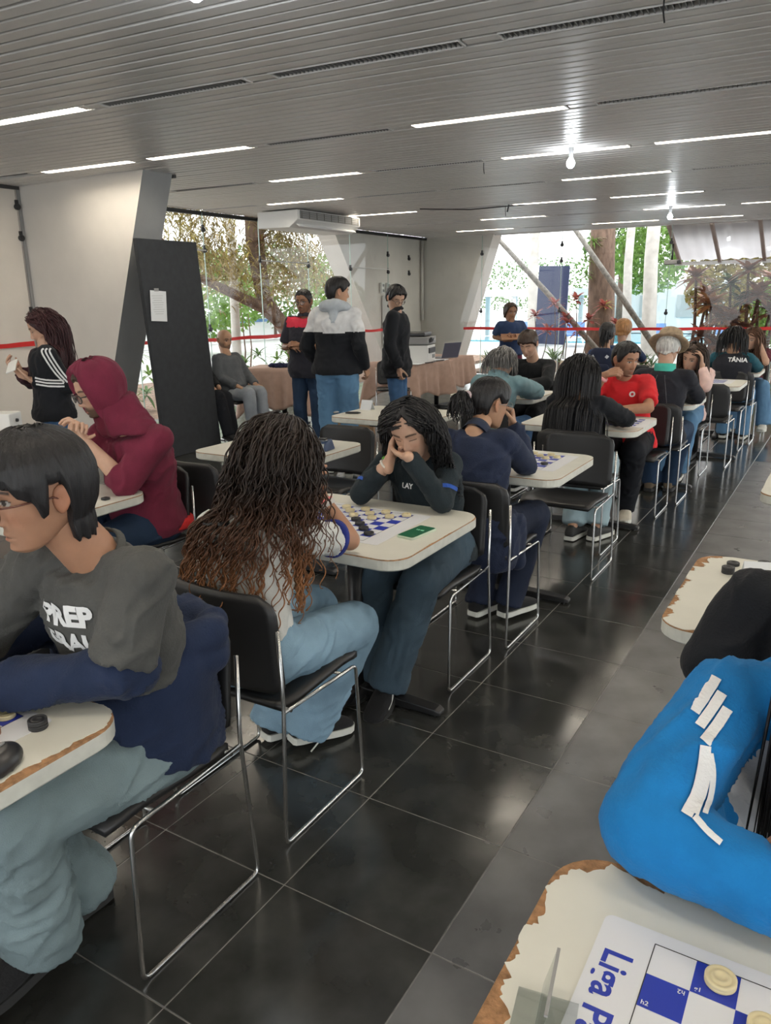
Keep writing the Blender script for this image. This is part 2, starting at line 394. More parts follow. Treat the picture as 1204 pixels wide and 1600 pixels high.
# ---- red barrier tape
def tape(name, pts, label, h=.052):
    mb = MB(); vs = []; fs = []
    n = 40; P = []
    for i in range(n+1):
        t = i/n*(len(pts)-1); k = min(int(t), len(pts)-2); f = t-k
        p = Vector(pts[k]).lerp(Vector(pts[k+1]), f); p.z += .006*math.sin(i*1.3)+.004*math.sin(i*.37)
        P.append(p)
    for i, p in enumerate(P):
        tw = .004*math.sin(i*.9); hh = h*(1+.12*math.sin(i*.8))
        d = (P[min(i+1, n)]-P[max(i-1, 0)]).normalized(); nrm = d.cross(Vector((0, 0, 1))).normalized()
        for s, e in ((-1, -1), (1, -1), (1, 1), (-1, 1)): vs.append(p+nrm*(s*.0012+e*tw)+Vector((0, 0, e*hh/2)))
    for i in range(n):
        for k in range(4): fs.append((i*4+k, i*4+(k+1) % 4, (i+1)*4+(k+1) % 4, (i+1)*4+k))
    fs += [(3, 2, 1, 0), (n*4, n*4+1, n*4+2, n*4+3)]
    mb.add(vs, fs); return tag(mb.build(name, M['red_tape']), label, 'barrier tape')
tape('barrier_tape', [(-8.005, -1, 1.17), (-8.005, 5.58, 1.16)], 'red barrier tape stretched along the plain left wall')
tape('barrier_tape', [(-8.187, 6.1, 1.08), (-8.187, 10.3, 1.03), (-8.187, 13.5, .985)], 'red barrier tape across the left glass by the leaning tree')
tape('barrier_tape', [(-7.3, 15.366, .95), (-4, 15.366, .955), (-1, 15.366, .98), (5, 15.366, .98)], 'long red barrier tape across the far glass wall')
# ================================================================== FURNITURE
def jag(poly, rng, amt, which):
    """inset outline unevenly where which(x,y) is true: chipped laminate"""
    out = []
    cx = sum(p[0] for p in poly)/len(poly); cy = sum(p[1] for p in poly)/len(poly)
    N_ = len(poly)
    for i in range(N_):
        a, b = Vector((*poly[i], 0)), Vector((*poly[(i+1) % N_], 0)); L_ = (b-a).length
        n = max(1, int(L_/.005))
        for k in range(n):
            p = a.lerp(b, k/n); d = Vector((cx, cy, 0))-p; d.normalize()
            w = which(p.x, p.y)
            s = .0006
            if w > 0:
                q = max(0, noise.noise(Vector((p.x*9, p.y*9, rng)))*1.1+.38)+noise.noise(Vector((p.x*38, p.y*38, rng+5)))*.45+noise.noise(Vector((p.x*120, p.y*120, rng+9)))*.25
                s += max(0, amt*w*q)
            out.append((p.x+d.x*s, p.y+d.y*s))
    return out
def make_table(loc, label, w=.80, d=.68, wear=0., side=(1, 0), rz=0, seed=0, group=None, r=.085):
    t = empty('table', (loc[0], loc[1], 0), rz, label, 'table', group)
    base = rrect(w, d, r, 7)
    sl = MB(); n = len(base); zb, zt = .705, .7485
    ins = [(x*(1-.006/abs(w/2)), y*(1-.006/abs(d/2))) for x, y in base]
    vs = [(x, y, zb) for x, y in ins]+[(x, y, zb+.006) for x, y in base]+[(x, y, zt-.004) for x, y in base]+[(x*.996, y*.996, zt) for x, y in base]
    fs = [tuple(range(n-1, -1, -1))]; mi = [0]
    for a in range(3):
        for i in range(n): fs.append((a*n+i, a*n+(i+1) % n, (a+1)*n+(i+1) % n, (a+1)*n+i)); mi.append(0 if a < 2 else 1)
    fs.append(tuple(range(3*n, 4*n))); mi.append(1)
    sl.add(vs, fs); sl.mi = mi
    sl.build('tabletop', [M['slab_edge'], M['particle']], t)
    side = Vector((side[0], side[1], 0))
    def wh(x, y):
        q = 0
        if side.x and x*side.x > w/2-.1: q = max(q, min(1, (x*side.x-(w/2-.1))/.06))
        if side.y and y*side.y > d/2-.1: q = max(q, min(1, (y*side.y-(d/2-.1))/.06))
        return q
    lam = jag(base, seed+.37, wear, wh if wear else (lambda x, y: 0))
    MB().prism(lam, zt, zt+.0015).build('laminate', M['laminate'], t)
    MB().lathe([(.0, .02), (.034, .02), (.034, .66), (.0, .66)], n=20).build('post', M['black_metal'], t, True)
    MB().box((0, 0, .682), (.30, .30, .042)).build('mounting_plate', M['black_metal'], t, bevel=.006)
    for a, L_ in ((0, .78), (PI/2, .60)):
        mb = MB(); h0, h1 = .032, .05
        for s in (-1, 1):
            c, sn = math.cos(a)*s, math.sin(a)*s; u = Vector((c, sn, 0)); v = Vector((-sn, c, 0))
            P = []
            for q, ww, zb_, zt_ in ((.0, .034, .008, .052), (L_/2-.02, .027, .008, .034), (L_/2, .022, .008, .024)):
                for e, z in ((-1, zb_), (1, zb_), (1, zt_), (-1, zt_)): P.append(u*q+v*(e*ww)+Vector((0, 0, z)))
            f = []
            for k in range(2):
                for j in range(4): f.append((k*4+j, k*4+(j+1) % 4, k*4+4+(j+1) % 4, k*4+4+j))
            f.append((8, 9, 10, 11)); mb.add(P, f)
            mb.box(u*(L_/2-.04)+Vector((0, 0, .005)), (.03, .03, .009))
        mb.build('foot_bar', M['black_metal'], t, bevel=.004)
    return t
TABLES = {}
def T(key, *a, **k): TABLES[key] = make_table(*a, **k)
T('a', (-1.635, .63), 'white laminate table at the lower left corner with the gray-shirted boy', wear=.022, side=(1, 1), seed=1)
T('b', (-1.62, 2.43), 'white table between the curly-haired girl and the girl resting her chin', wear=.006, side=(1, -1), seed=2)
T('c', (-1.55, 3.80), 'white table the girl in the navy coat leans on', seed=3)
T('d', (-1.55, 5.33), 'white table between the long black-haired girl and the man in red', seed=4)
T('e', (-1.45, 6.75), 'white table between the man in the straw hat and the girl in pink', seed=5)
T('f', (-1.30, 8.22), 'unattended white table behind the girl in pink', seed=6)
T('g', (-1.28, 9.62), 'white table between the vest wearer and the brown-haired girl, far right', seed=7)
T('h', (-2.90, 3.56), 'empty white table with a blue game clock on it', seed=8)
T('i', (-2.96, 5.05), 'white table behind the chin-resting girl with pens lying on it', seed=9)
T('j', (-3.13, 2.06), 'white table under the elbows of the man in the maroon hood', seed=10)
T('k', (-2.72, 6.58), 'white table between the denim jacket wearer and the boy in black', seed=11)
T('l', (-2.70, 8.35), 'far white table in the back behind the boy in black', seed=12)
T('m', (.03, 2.33), 'chipped white table right of the aisle with black draughts on it', wear=.058, side=(-1, -1), seed=13)
T('n', (.11, 3.95), 'white table cut by the right edge further up the aisle', wear=.004, side=(-1, -1), seed=14)
T('o', (.10, .70), 'chipped white table at the lower right corner carrying a draughts sheet', wear=.036, side=(-1, 1), seed=15)

def make_chair():
    c = empty('chair', (0, 0, 0))
    # faces +Y, origin on the floor under the seat centre
    W_ = .215
    st = MB(); nx, ny = 12, 12; vs = []; fs = []
    def seat_z(u, v): return .445+.012*v-.016*math.cos(u*PI/2)*math.cos((v+.1)*PI/2)-(.022*max(0, v-.6)/.4 if v > .6 else 0)
    for layer in (0, 1):
        for j in range(ny+1):
            v = -1+2*j/ny
            for i in range(nx+1):
                u = -1+2*i/nx
                rr = 1-.06*max(0, abs(v)-.75)/.25
                vs.append((u*W_*rr, v*.205+.02, seat_z(u, v)+(.012 if layer == 0 else -.008)))
    m = (nx+1)*(ny+1)
    for j in range(ny):
        for i in range(nx):
            a = j*(nx+1)+i; fs.append((a, a+1, a+nx+2, a+nx+1)); fs.append((m+a, m+a+nx+1, m+a+nx+2, m+a+1))
    for i in range(nx): fs.append((i+1, i, m+i, m+i+1)); a = ny*(nx+1)+i; fs.append((a, a+1, m+a+1, m+a))
    for j in range(ny): a = j*(nx+1); fs.append((a, a+nx+1, m+a+nx+1, m+a)); a += nx; fs.append((a+nx+1, a, m+a, m+a+nx+1))
    st.add(vs, fs); st.build('seat', M['vinyl'], c, True)
    bk = MB(); vs = []; fs = []; nx, nz = 14, 12
    for layer in (0, 1):
        for j in range(nz+1):
            t = j/nz
            for i in range(nx+1):
                u = -1+2*i/nx
                z = .475+.315*t
                hw = W_
                cr = .06                                     # rounded corners
                if t*.315 > .315-cr: hw = W_-cr+math.sqrt(max(0, cr*cr-(t*.315-.315+cr)**2))
                if t*.315 < cr*.6: hw = W_-cr*.6+math.sqrt(max(0, (cr*.6)**2-(cr*.6-t*.315)**2))
                y = -.182-.030*t-.020*(1-u*u)+(.011 if layer == 0 else -.004)
                vs.append((u*hw, y, z))
    m = (nx+1)*(nz+1)
    for j in range(nz):
        for i in range(nx):
            a = j*(nx+1)+i; fs.append((a, a+nx+1, a+nx+2, a+1)); fs.append((m+a, m+a+1, m+a+nx+2, m+a+nx+1))
    for i in range(nx): fs.append((i, i+1, m+i+1, m+i)); a = nz*(nx+1)+i; fs.append((a+1, a, m+a, m+a+1))
    for j in range(nz): a = j*(nx+1); fs.append((a+nx+1, a, m+a, m+a+nx+1)); a += nx; fs.append((a, a+nx+1, m+a+nx+1, m+a))
    bk.add(vs, fs); bk.build('backrest', M['vinyl'], c, True)
    def bend(pts, r=.025, k=4):
        out = [Vector(pts[0])]
        for a, b, d in zip(pts[:-2], pts[1:-1], pts[2:]):
            a, b, d = Vector(a), Vector(b), Vector(d); u = (a-b).normalized(); v = (d-b).normalized()
            p0, p1 = b+u*r, b+v*r
            for i in range(k+1): q = i/k; out.append(p0*(1-q)**2+b*2*q*(1-q)+p1*q*q)
        out.append(Vector(pts[-1])); return out
    for s in (-1, 1):
        x = s*.228
        pts = [(x, -.214, .70), (x, -.205, .46), (x*1.02, -.235, .007), (x*1.02, .195, .007), (x, .175, .425), (x, -.21, .438)]
        MB().tube(bend(pts), .0062, 8).build('side_frame', M['chrome'], c, True)
    for y, z in ((-.17, .428), (.10, .424)): MB().tube([(-.228, y, z), (.228, y, z)], .0058, 8).build('crossbar', M['chrome'], c, True)
    return c
_ch = make_chair(); _used = [False]
def chair(x, y, rz, label, group=None):
    o = _ch if not _used[0] else copy_tree(_ch); _used[0] = True
    o.location = (x, y, 0); o.rotation_euler = (0, 0, rz); tag(o, label, 'chair')
    if group: o['group'] = group
    return o
F, B_ = 0, PI          # facing away along the aisle / facing back
chair(-1.53, 1.16, B_, 'black chair in front with the navy sweatshirt hanging over it')
chair(-1.53, 1.76, F, 'black chair under the curly-haired girl')
chair(-1.52, 2.80, B_, 'black chair under the girl resting her chin')
chair(-1.47, 3.335, F, 'black chair under the girl in the navy coat')
chair(-1.385, 4.36, B_, 'empty black chair tucked under the table of the girl in the navy coat')
chair(-1.47, 4.86, F, 'black chair under the long black-haired girl')
chair(-1.36, 5.86, B_, 'black chair under the man in the red shirt', )
chair(-1.30, 6.35, F, 'black chair under the man with the straw hat')
chair(-1.32, 7.42, B_, 'black chair under the girl in pink')
chair(-1.17, 7.91, F, 'empty black chair before the unattended table behind the girl in pink')
chair(-1.17, 8.77, B_, 'empty black chair on the far side of the unattended table')
chair(-1.12, 9.27, F, 'black chair under the wearer of the dark vest')
chair(-1.10, 10.25, B_, 'black chair under the brown-haired girl, far right')
chair(-2.83, 3.98, B_, 'empty black chair behind the table with the blue clock')
chair(-2.95, 3.06, F, 'empty black chair on the near side of the table with the blue clock')
chair(-3.03, 2.52, B_, 'black chair under the man in the maroon hood')
chair(-2.52, 5.93, F, 'black chair under the denim jacket wearer')
chair(-2.70, 7.22, B_, 'black chair under the boy in the black sweater')
chair(-2.50, 9.2, F, 'black chair under the girl with the backpack')
chair(-2.30, 9.72, F, 'black chair under the blond person beside the backpack')
chair(-6.36, 7.00, -PI/2, 'black chair under the bald man')
chair(-6.50, 6.51, -PI/2, 'black chair behind the charcoal panel with a crossed trouser leg')
chair(-5.25, 8.9, -2.6, 'empty black chair by the far wall left of the cloth-covered printer table')
chair(.14, 1.88, F, 'black chair under the person in the black hoodie')
chair(.12, 1.33, B_, 'black chair under the person in the blue jacket')
# ================================================================== PEOPLE: builders
TS = bpy.data.scenes.new('scratch')
def V(*a): return Vector(a[0]) if len(a) == 1 else Vector(a)
def remesh(mb, voxel, it=4, name='cloth'):
    me = mb.mesh(name); o = bpy.data.objects.new('scratch', me); TS.collection.objects.link(o)
    r = o.modifiers.new('r', 'REMESH'); r.mode = 'VOXEL'; r.voxel_size = voxel; r.adaptivity = 0
    if it: s = o.modifiers.new('s', 'SMOOTH'); s.iterations = it; s.factor = .5
    vl = TS.view_layers[0]; vl.update()
    out = bpy.data.meshes.new_from_object(o.evaluated_get(vl.depsgraph)); out.name = name
    bpy.data.objects.remove(o, do_unlink=True); bpy.data.meshes.remove(me)
    out.materials.clear(); return smooth_me(out)
def vco(me):
    a = np.empty(len(me.vertices)*3, np.float32); me.vertices.foreach_get('co', a); return a.reshape(-1, 3)
def vno(me):
    a = np.empty(len(me.vertices)*3, np.float32); me.vertices.foreach_get('normal', a); return a.reshape(-1, 3)
def wrinkle(me, amp, f=11., seed=0, fine=False):
    amp = amp*1.6; f = f*1.2
    if amp <= 0: return me
    c, n = vco(me), vno(me); d = np.empty(len(c))
    nz = noise.noise
    q = np.array([[.80, .36, -.48], [-.6, .48, -.64], [0, .8, .6]]); cc = c @ q.T*np.array([f, f*1.15, f*.42])
    for i, (x, y, z) in enumerate(cc):
        a = nz((x*.8+seed, y*.8, z)); b = nz((x*1.5+a*1.3, y*1.5+seed, z*1.5)); g_ = nz((x*.55, y*.55+seed, z*1.1+7))
        e = 1-min(1, abs(b)*2.2); d[i] = .5*a+.85*(e**1.5-.35)*min(1, max(0, .55+1.3*g_))
        if fine: h_ = 1-min(1, abs(nz((x*2.9+a, y*2.9, z*2.6+seed)))*2.4); d[i] += .22*(h_*h_-.3)*min(1, max(0, .35+1.6*b))
    c = c+n*(d*amp)[:, None]
    me.vertices.foreach_set('co', c.astype(np.float32).ravel()); me.update(); return me
def rest(me, x0, x1, y0, y1, z=.7535):
    """cloth that lies on a table top is flattened against it"""
    c = vco(me).copy(); m = (c[:, 0] > x0) & (c[:, 0] < x1) & (c[:, 1] > y0) & (c[:, 1] < y1) & (c[:, 2] < z+.004) & (c[:, 2] > z-.06)
    c[m, 2] = np.maximum(c[m, 2]*.15+(z+.002)*.85, z); me.vertices.foreach_set('co', c.ravel()); me.update(); return me
def caps(mb, p0, p1, r0, r1, n=14):
    p0, p1 = V(p0), V(p1); t = (p1-p0)
    if t.length < 1e-5: t = Vector((0, 0, 1e-4)); p1 = p0+t
    t.normalize(); a = t.cross(Vector((0, 0, 1)) if abs(t.z) < .9 else Vector((1, 0, 0))).normalized(); b = t.cross(a)
    rings = []
    for k in range(1, 5): q = PI/2*(1-k/4); rings.append((p0-t*(r0*math.sin(q)), r0*math.cos(q)))
    for k in range(0, 4): q = PI/2*k/4; rings.append((p1+t*(r1*math.sin(q)), r1*math.cos(q)))
    vs = [p0-t*r0]; 
    for c, r in rings:
        for k in range(n): w = 2*PI*k/n; vs.append(c+(a*math.cos(w)+b*math.sin(w))*r)
    vs.append(p1+t*r1); m = len(rings); fs = []
    for k in range(n): fs.append((0, 1+(k+1) % n, 1+k)); fs.append((len(vs)-1, 1+(m-1)*n+k, 1+(m-1)*n+(k+1) % n))
    for i in range(m-1):
        for k in range(n): fs.append((1+i*n+k, 1+i*n+(k+1) % n, 1+(i+1)*n+(k+1) % n, 1+(i+1)*n+k))
    return mb.add(vs, fs)
def ell(mb, secs, n=24):
    vs = []; fs = []
    for c, r, f, rw, rd in secs:
        for k in range(n): q = 2*PI*k/n; vs.append(V(c)+V(r)*(rw*math.cos(q))+V(f)*(rd*math.sin(q)))
    m = len(secs)
    for i in range(m-1):
        for k in range(n): fs.append((i*n+k, i*n+(k+1) % n, (i+1)*n+(k+1) % n, (i+1)*n+k))
    fs.append(tuple(range(n-1, -1, -1))); fs.append(tuple((m-1)*n+k for k in range(n)))
    return mb.add(vs, fs)
def cone(mb, p0, p1, r0, r1, n=18):   # flat ended tapered tube (sleeve, trouser leg)
    t = (V(p1)-V(p0)).normalized(); a = t.cross(Vector((0, 0, 1)) if abs(t.z) < .9 else Vector((1, 0, 0))).normalized(); b = t.cross(a)
    return ell(mb, [(p0, a, b, r0, r0), (p1, a, b, r1, r1)], n)
def ik(a, c, l1, l2, hint):
    a, c = V(a), V(c); d = c-a; L_ = d.length
    if L_ > (l1+l2)*.999: c = a+d*((l1+l2)*.999/L_); d = c-a; L_ = d.length
    x = (l1*l1-l2*l2+L_*L_)/(2*L_); h = math.sqrt(max(0, l1*l1-x*x)); u = d/L_
    n = V(hint)-u*V(hint).dot(u); n.normalize(); return a+u*x+n*h, c

# ---- head surface -------------------------------------------------
_hz = np.array([-.118, -.115, -.105, -.09, -.07, -.05, -.03, 0, .03, .06, .085, .1, .110, .115])
_hw = np.array([.012, .026, .042, .052, .061, .067, .071, .075, .0765, .072, .060, .044, .024, .0])
_hf = np.array([.062, .070, .0805, .083, .085, .086, .0875, .089, .092, .087, .070, .050, .027, .0])
_hb = np.array([.034, .030, .012, -.018, -.050, -.076, -.090, -.099, -.101, -.094, -.076, -.055, -.029, .0])
_hc = np.array([.048, .048, .038, .024, .010, .002, 0, 0, 0, 0, 0, 0, 0, 0])
_zz = np.linspace(-.118, .115, 400)
def _sm(a):
    y = np.interp(_zz, _hz, a); k = np.exp(-np.linspace(-2, 2, 25)**2); k /= k.sum()
    y2 = np.convolve(np.pad(y, 12, mode='edge'), k, 'valid'); e = np.clip((_zz-.098)/.012, 0, 1); return y2*(1-e)+y*e
_hw, _hf, _hb, _hc = map(_sm, (_hw, _hf, _hb, _hc))
def head_surf(ph, z, feat=True, fem=0):
    w, f, b, c = (np.interp(z, _zz, a) for a in (_hw, _hf, _hb, _hc))
    w = w*(1-.05*fem*(z < .0))
    s, q = np.sin(ph), np.cos(ph)
    x = w*np.sign(s)*np.abs(s)**.92
    y = np.where(q > 0, c+(f-c)*np.abs(q)**.86, c-(c-b)*np.abs(q)**.95)
    if feat:
        g = lambda u, sg: np.exp(-(u/sg)**2)
        fr = (q > 0)*1.0; ax = np.abs(x)
        hn = np.interp(z, [-.060, -.054, -.047, -.040, -.030, -.015, 0, .015, .03], [0, .002, .014, .0225, .0205, .013, .006, .001, 0])
        sn = np.interp(z, [-.05, -.04, -.02, .015], [.0125, .0125, .0095, .007])
        y = y+fr*(hn*g(x, sn)+.006*g(ax-.013, .006)*g(z+.045, .006)
            - .0105*g(ax-.031, .015)*g(z-.001, .012)+.0045*g(ax-.028, .02)*g(z-.021, .008)
            + .0055*g(ax-.031, .0115)*g(z+.001, .0075)+.0045*g(ax-.043, .017)*g(z+.03, .018)
            + .005*g(x, .019)*g(z+.0705, .0055)+.0055*g(x, .016)*g(z+.082, .0058)-.0045*g(x, .021)*g(z+.0765, .0024)
            - .003*g(x, .02)*g(z+.093, .006)+.005*g(x, .018)*g(z+.106, .01))
    return np.stack([x, y, z], -1)
def grid_faces(nr, nc, wrap=True):
    fs = []
    for i in range(nr-1):
        for k in range(nc if wrap else nc-1): fs.append((i*nc+k, i*nc+(k+1) % nc, (i+1)*nc+(k+1) % nc, (i+1)*nc+k))
    return fs
def head_geo(skin, brow=(.02, .015, .012), lips=None, eyes='open', beard=0., fem=0, res=1., gaze=0., ear=1.):
    nc, nr = int(104*res), int(92*res)
    u = (np.arange(nc)+.5)/nc*2-1
    ph = np.sign(u)*np.abs(u)**1.35*PI
    tz = .5-.5*np.cos(np.linspace(0.02, .985, nr)*PI); z = .1148-.2325*(tz*.55+np.linspace(0, 1, nr)*.45)
    P, Z = np.meshgrid(ph, z); v = head_surf(P, Z, True, fem).reshape(-1, 3)
    fs = grid_faces(nr, nc); fs.append(tuple(range(nc))); fs.append(tuple((nr-1)*nc+k for k in range(nc-1, -1, -1)))
    sk = np.array(skin); col = np.tile(sk, (len(v), 1)); x, y, zz = v.T; ax = np.abs(x); fr = y > .03
    lips = np.array(lips) if lips is not None else sk*np.array([.78, .52, .52])
    def mixc(mask, c): m = np.clip(mask, 0, 1)[:, None]; col[:] = col*(1-m)+np.array(c)*m
    mixc(fr*.25*np.exp(-((ax-.043)/.02)**2-((zz+.033)/.018)**2), sk*np.array([1.05, .72, .68]))
    if beard:
        bm_ = fr*np.clip((-.050-zz)/.02+np.clip((ax-.045)/.02, 0, 1)*.8*(zz < -.01), 0, 1)
        bm_ = np.maximum(bm_, (y > -.02)*(ax > .05)*np.clip((-.015-zz)/.03, 0, 1))
        mixc(beard*bm_, brow)
        mixc(beard*fr*np.exp(-(x/.026)**2-((zz+.061)/.006)**2), brow)
    mixc(fr*np.clip(2.2*(np.exp(-(x/.022)**2*1.2-((zz+.0765)/.0105)**2)-.45), 0, 1), lips)
    mixc(fr*.8*(np.exp(-(x/.021)**2-((zz+.0766)/.0016)**2) > .4), sk*.3)
    bz = .0225+.004*np.sin((ax-.012)/.04*PI)
    mixc(fr*(ax > .011)*(ax < .052)*np.exp(-((zz-bz)/.0042)**2)*1.1, brow)
    e = ((ax-.031)/.0145)**2+((zz+.0005)/.0058)**2
    if eyes == 'open':
        mixc(fr*(e < 1), (.36, .33, .30))
        mixc(fr*(e < 1)*(((x-np.sign(x)*.031-gaze)**2+(zz+.0005)**2) < .0056**2), (.02, .012, .008))
        mixc(fr*(e >= .75)*(e < 1.6)*(zz > .0012), (.02, .014, .012))
        mixc(fr*.5*(e >= 1)*(e < 1.6)*(zz < -.002), sk*.5)
    else:
        mixc(fr*.35*(e < 1.4), sk*.6)
        mixc(fr*(ax > .017)*(ax < .046)*(np.abs(zz+.0045-.1*(ax-.031)**2*30) < .0016), (.02, .014, .012))
    vs = list(map(tuple, v)); cl = [tuple(c) for c in col]; off = len(vs)
    if ear:
        for s in (-1, 1):
            nn, mm = 14, 9
            base = len(vs)
            for i in range(mm):
                a = PI*(i+.02)/(mm-1+.04)
                for k in range(nn):
                    b = 2*PI*k/nn
                    lx, ly, lz = math.cos(a)*.0085, math.sin(a)*math.cos(b)*.0175, math.sin(a)*math.sin(b)*.031
                    if a < 1.0: lx -= .006*math.exp(-((ly-.002)/.009)**2-(lz/.016)**2)
                    if lz < 0: ly = ly*(1+lz*9)+.0
                    ly -= lz*.12
                    th = .42; px_ = lx*math.cos(th)+(.017-ly)*.42; py_ = ly
                    vs.append((s*(.0725+px_*1.0), -.014+py_, -.010+lz)); cl.append(tuple(sk*np.array([1.0, .86, .82])))
            gf = grid_faces(mm, nn)
            for f in gf: fs.append(tuple(base+q for q in (f if s > 0 else f[::-1])))
    return vs, fs, cl
def frame_from(look, tilt=0.):
    y = V(look).normalized(); up = Vector((0, 0, 1)); x = y.cross(up).normalized(); z = x.cross(y)
    R = Matrix((x, y, z)).transposed()
    return R @ Matrix.Rotation(tilt, 3, 'Y')
class Head:
    def __init__(s, c, look, tilt=0., sc=1.): s.c = V(c); s.R = frame_from(look, tilt); s.s = sc
    def w(s, p): return s.c+s.R @ (V(p)*s.s)
    def d(s, p): return s.R @ V(p)
    def warr(s, a): return (np.array(a) @ np.array(s.R).T)*s.s+np.array(s.c)
def hair_cap(head, line, off=.016, edge=.006, name='hair', m=None, parent=None, ridge=.003, nr=40, nc=120, top=None, fz=55., clump=16., seed=0, inset=-.004):
    """cap of hair over the skull: line = [(|phi|, z of the hairline)...]"""
    ph = np.linspace(-PI, PI, nc, endpoint=False); zh = np.interp(np.abs(ph), [a for a, _ in line], [b for _, b in line])
    if ridge: zh = zh+np.array([noise.noise((math.cos(a)*clump*.25, math.sin(a)*clump*.25, seed))*.012 for a in ph])
    t = np.linspace(.03, 1, nr); P = np.tile(ph, (nr, 1)); Z = .1148-(.1148-zh)[None, :]*t[:, None]
    v = head_surf(P, np.maximum(Z, -.048), False); v[..., 2] = Z; c0 = np.array([0, -.005, .0]); c0 = np.stack([np.zeros_like(Z), np.full_like(Z, -.005), np.minimum(0, np.minimum(Z+.05, 0))], -1); d = v-c0; d /= np.linalg.norm(d, axis=-1, keepdims=True)
    o = np.where(t > .82, edge+(off-edge)*np.clip((1-t)/.18, 0, 1)**.6, off)[:, None]*np.ones((1, nc))
    if top is not None: o = o+top*np.exp(-((t-.0)/.5)**2)[:, None]
    nz = np.array([[noise.noise((math.cos(p)*clump*.5, math.sin(p)*clump*.5, q*2.2+seed)) for p in ph] for q in t])
    nf = np.array([[noise.noise((p*fz/2.2, q*3.0, seed+3)) for p in ph] for q in t])
    o = o+nz*ridge+nf*ridge*.6*np.minimum(1, t*4)[:, None]
    o[-1] = inset
    v = v+d*o[..., None]
    v = head.warr(v.reshape(-1, 3)); fs = [f[::-1] for f in grid_faces(nr, nc)]; fs = grid_faces(nr, nc); fs.append(tuple(range(nc)))
    mb = MB().add(v, fs); return mb.build(name, m, parent, True)
def drape(head, n, length, comb, region, body=None, step=.012, curl=0., cfreq=60., r=.0022, m=None, parent=None, name='hair', back=None, seed=1, lean=(0, 0, 0), sides=4, spread=.15, offs=(.006, .02), face=True, ylim=None, keep=None, taper=.35, lvar=.25, cmp=0.):
    """strands combed over the skull and hanging by gravity. region(dirs)->mask in head space; comb(dirs)->initial direction"""
    rg = np.random.RandomState(seed); ds = []
    while len(ds) < n:
        d = rg.normal(size=3); d /= np.linalg.norm(d)
        if region(d): ds.append(d)
    d = np.array(ds); rad = np.array([.0765, .099, .115]); cen = np.array([0, -.004, 0.])
    layer = rg.uniform(offs[0], offs[1], n)[:, None]
    p = cen+d*(rad+layer); R = np.array(head.R); vel = np.array([comb(q) for q in d]); gl = R.T @ np.array([0, 0, -1.]); ln = R.T @ np.array(lean)
    pts = [p.copy()]; ns = int(length/step); drift = rg.normal(size=(n, 3))*spread
    for i in range(ns):
        a = min(1, i/9.0)
        v = vel*(1-a)*1.0+gl*(.25+.75*a)+ln*a+drift*.35*(a*.6+.4)
        v = v/np.linalg.norm(v, axis=1, keepdims=True); p = p+v*step
        q = (p-cen)/(rad+layer); L_ = np.linalg.norm(q, axis=1); ins = L_ < 1
        p = np.where(ins[:, None], cen+q/np.maximum(L_, .01)[:, None]*(rad+layer), p)
        # neck stays inside the hair
        if face:
            fm = (p[:, 1] > .028) & (np.abs(p[:, 0]) < .074) & (p[:, 2] < .058)
            tx = np.where(p[:, 0] >= 0, .080, -.080); p[:, 0] = np.where(fm, p[:, 0]*.45+tx*.55, p[:, 0]); p[:, 1] = np.where(fm, np.minimum(p[:, 1], .07), p[:, 1])
        if ylim is not None and i > 3:
            lim = np.where(p[:, 0] >= 0, ylim[0], ylim[1])+rg.uniform(-.02, .02, n); p[:, 1] = np.minimum(p[:, 1], lim)
        if body is not None:
            wv = head.s*(p @ R.T)+np.array(head.c)
            for (bc, br, bf, bw, bd, zt) in body:
                rel = wv-np.array(bc); lx = rel @ np.array(br); ly = rel @ np.array(bf); lz = wv[:, 2]
                tz = np.clip((zt-lz)/.06, 0, 1)**.5
                e = np.sqrt((lx/(bw*tz+1e-4))**2+(ly/(bd*tz+1e-4))**2); hit = (e < 1) & (tz > .02)
                k = np.where(hit, 1/np.maximum(e, .05), 1)
                k = np.minimum(k, 1+.10/np.maximum(e, .05)*.3+.25)
                wv = wv+((k-1)*lx)[:, None]*np.array(br)*.25+((k-1)*ly)[:, None]*np.array(bf)
            p = (wv-np.array(head.c))/head.s @ R
        pts.append(p.copy())
    A = np.array(pts)                                   # (steps+1, n, 3)
    lens = np.clip(1-rg.uniform(0, lvar, n), .2, 1); S = len(pts)
    mb = MB(); V_ = []; F_ = []; off = 0
    ph0 = rg.uniform(0, 2*PI, n); fr = cfreq*rg.uniform(.75, 1.25, n); cr = curl*rg.uniform(.6, 1.3, n)
    for j in range(n):
        m_ = max(4, int(S*lens[j])); Q = A[:m_, j]
        if curl > 0 and m_ > 3:
            s_ = np.arange(m_*2)*.5*step; Qi = np.stack([np.interp(np.arange(m_*2)*.5, np.arange(m_), Q[:, k]) for k in range(3)], -1)
            amp = cr[j]*np.clip((s_-.04)/.12, 0, 1); ang = ph0[j]+fr[j]*s_
            tg = np.gradient(Qi, axis=0); tg /= np.linalg.norm(tg, axis=1, keepdims=True)+1e-9
            e1 = np.cross(tg, [.3, 1, .2]); e1 /= np.linalg.norm(e1, axis=1, keepdims=True)+1e-9; e2 = np.cross(tg, e1)
            Q = Qi+(np.cos(ang)*amp)[:, None]*e1+(np.sin(ang)*amp)[:, None]*e2; m_ = len(Q)
        W_ = head.warr(Q)
        if keep is not None and not keep(W_): continue
        tg = np.gradient(W_, axis=0); tg /= np.linalg.norm(tg, axis=1, keepdims=True)+1e-9
        e1 = np.cross(tg, [.21, .9, .35]); e1 /= np.linalg.norm(e1, axis=1, keepdims=True)+1e-9; e2 = np.cross(tg, e1)
        rr = r*rg.uniform(.7, 1.3)*(1-(1-taper)*np.linspace(0, 1, m_)**2); ring = []
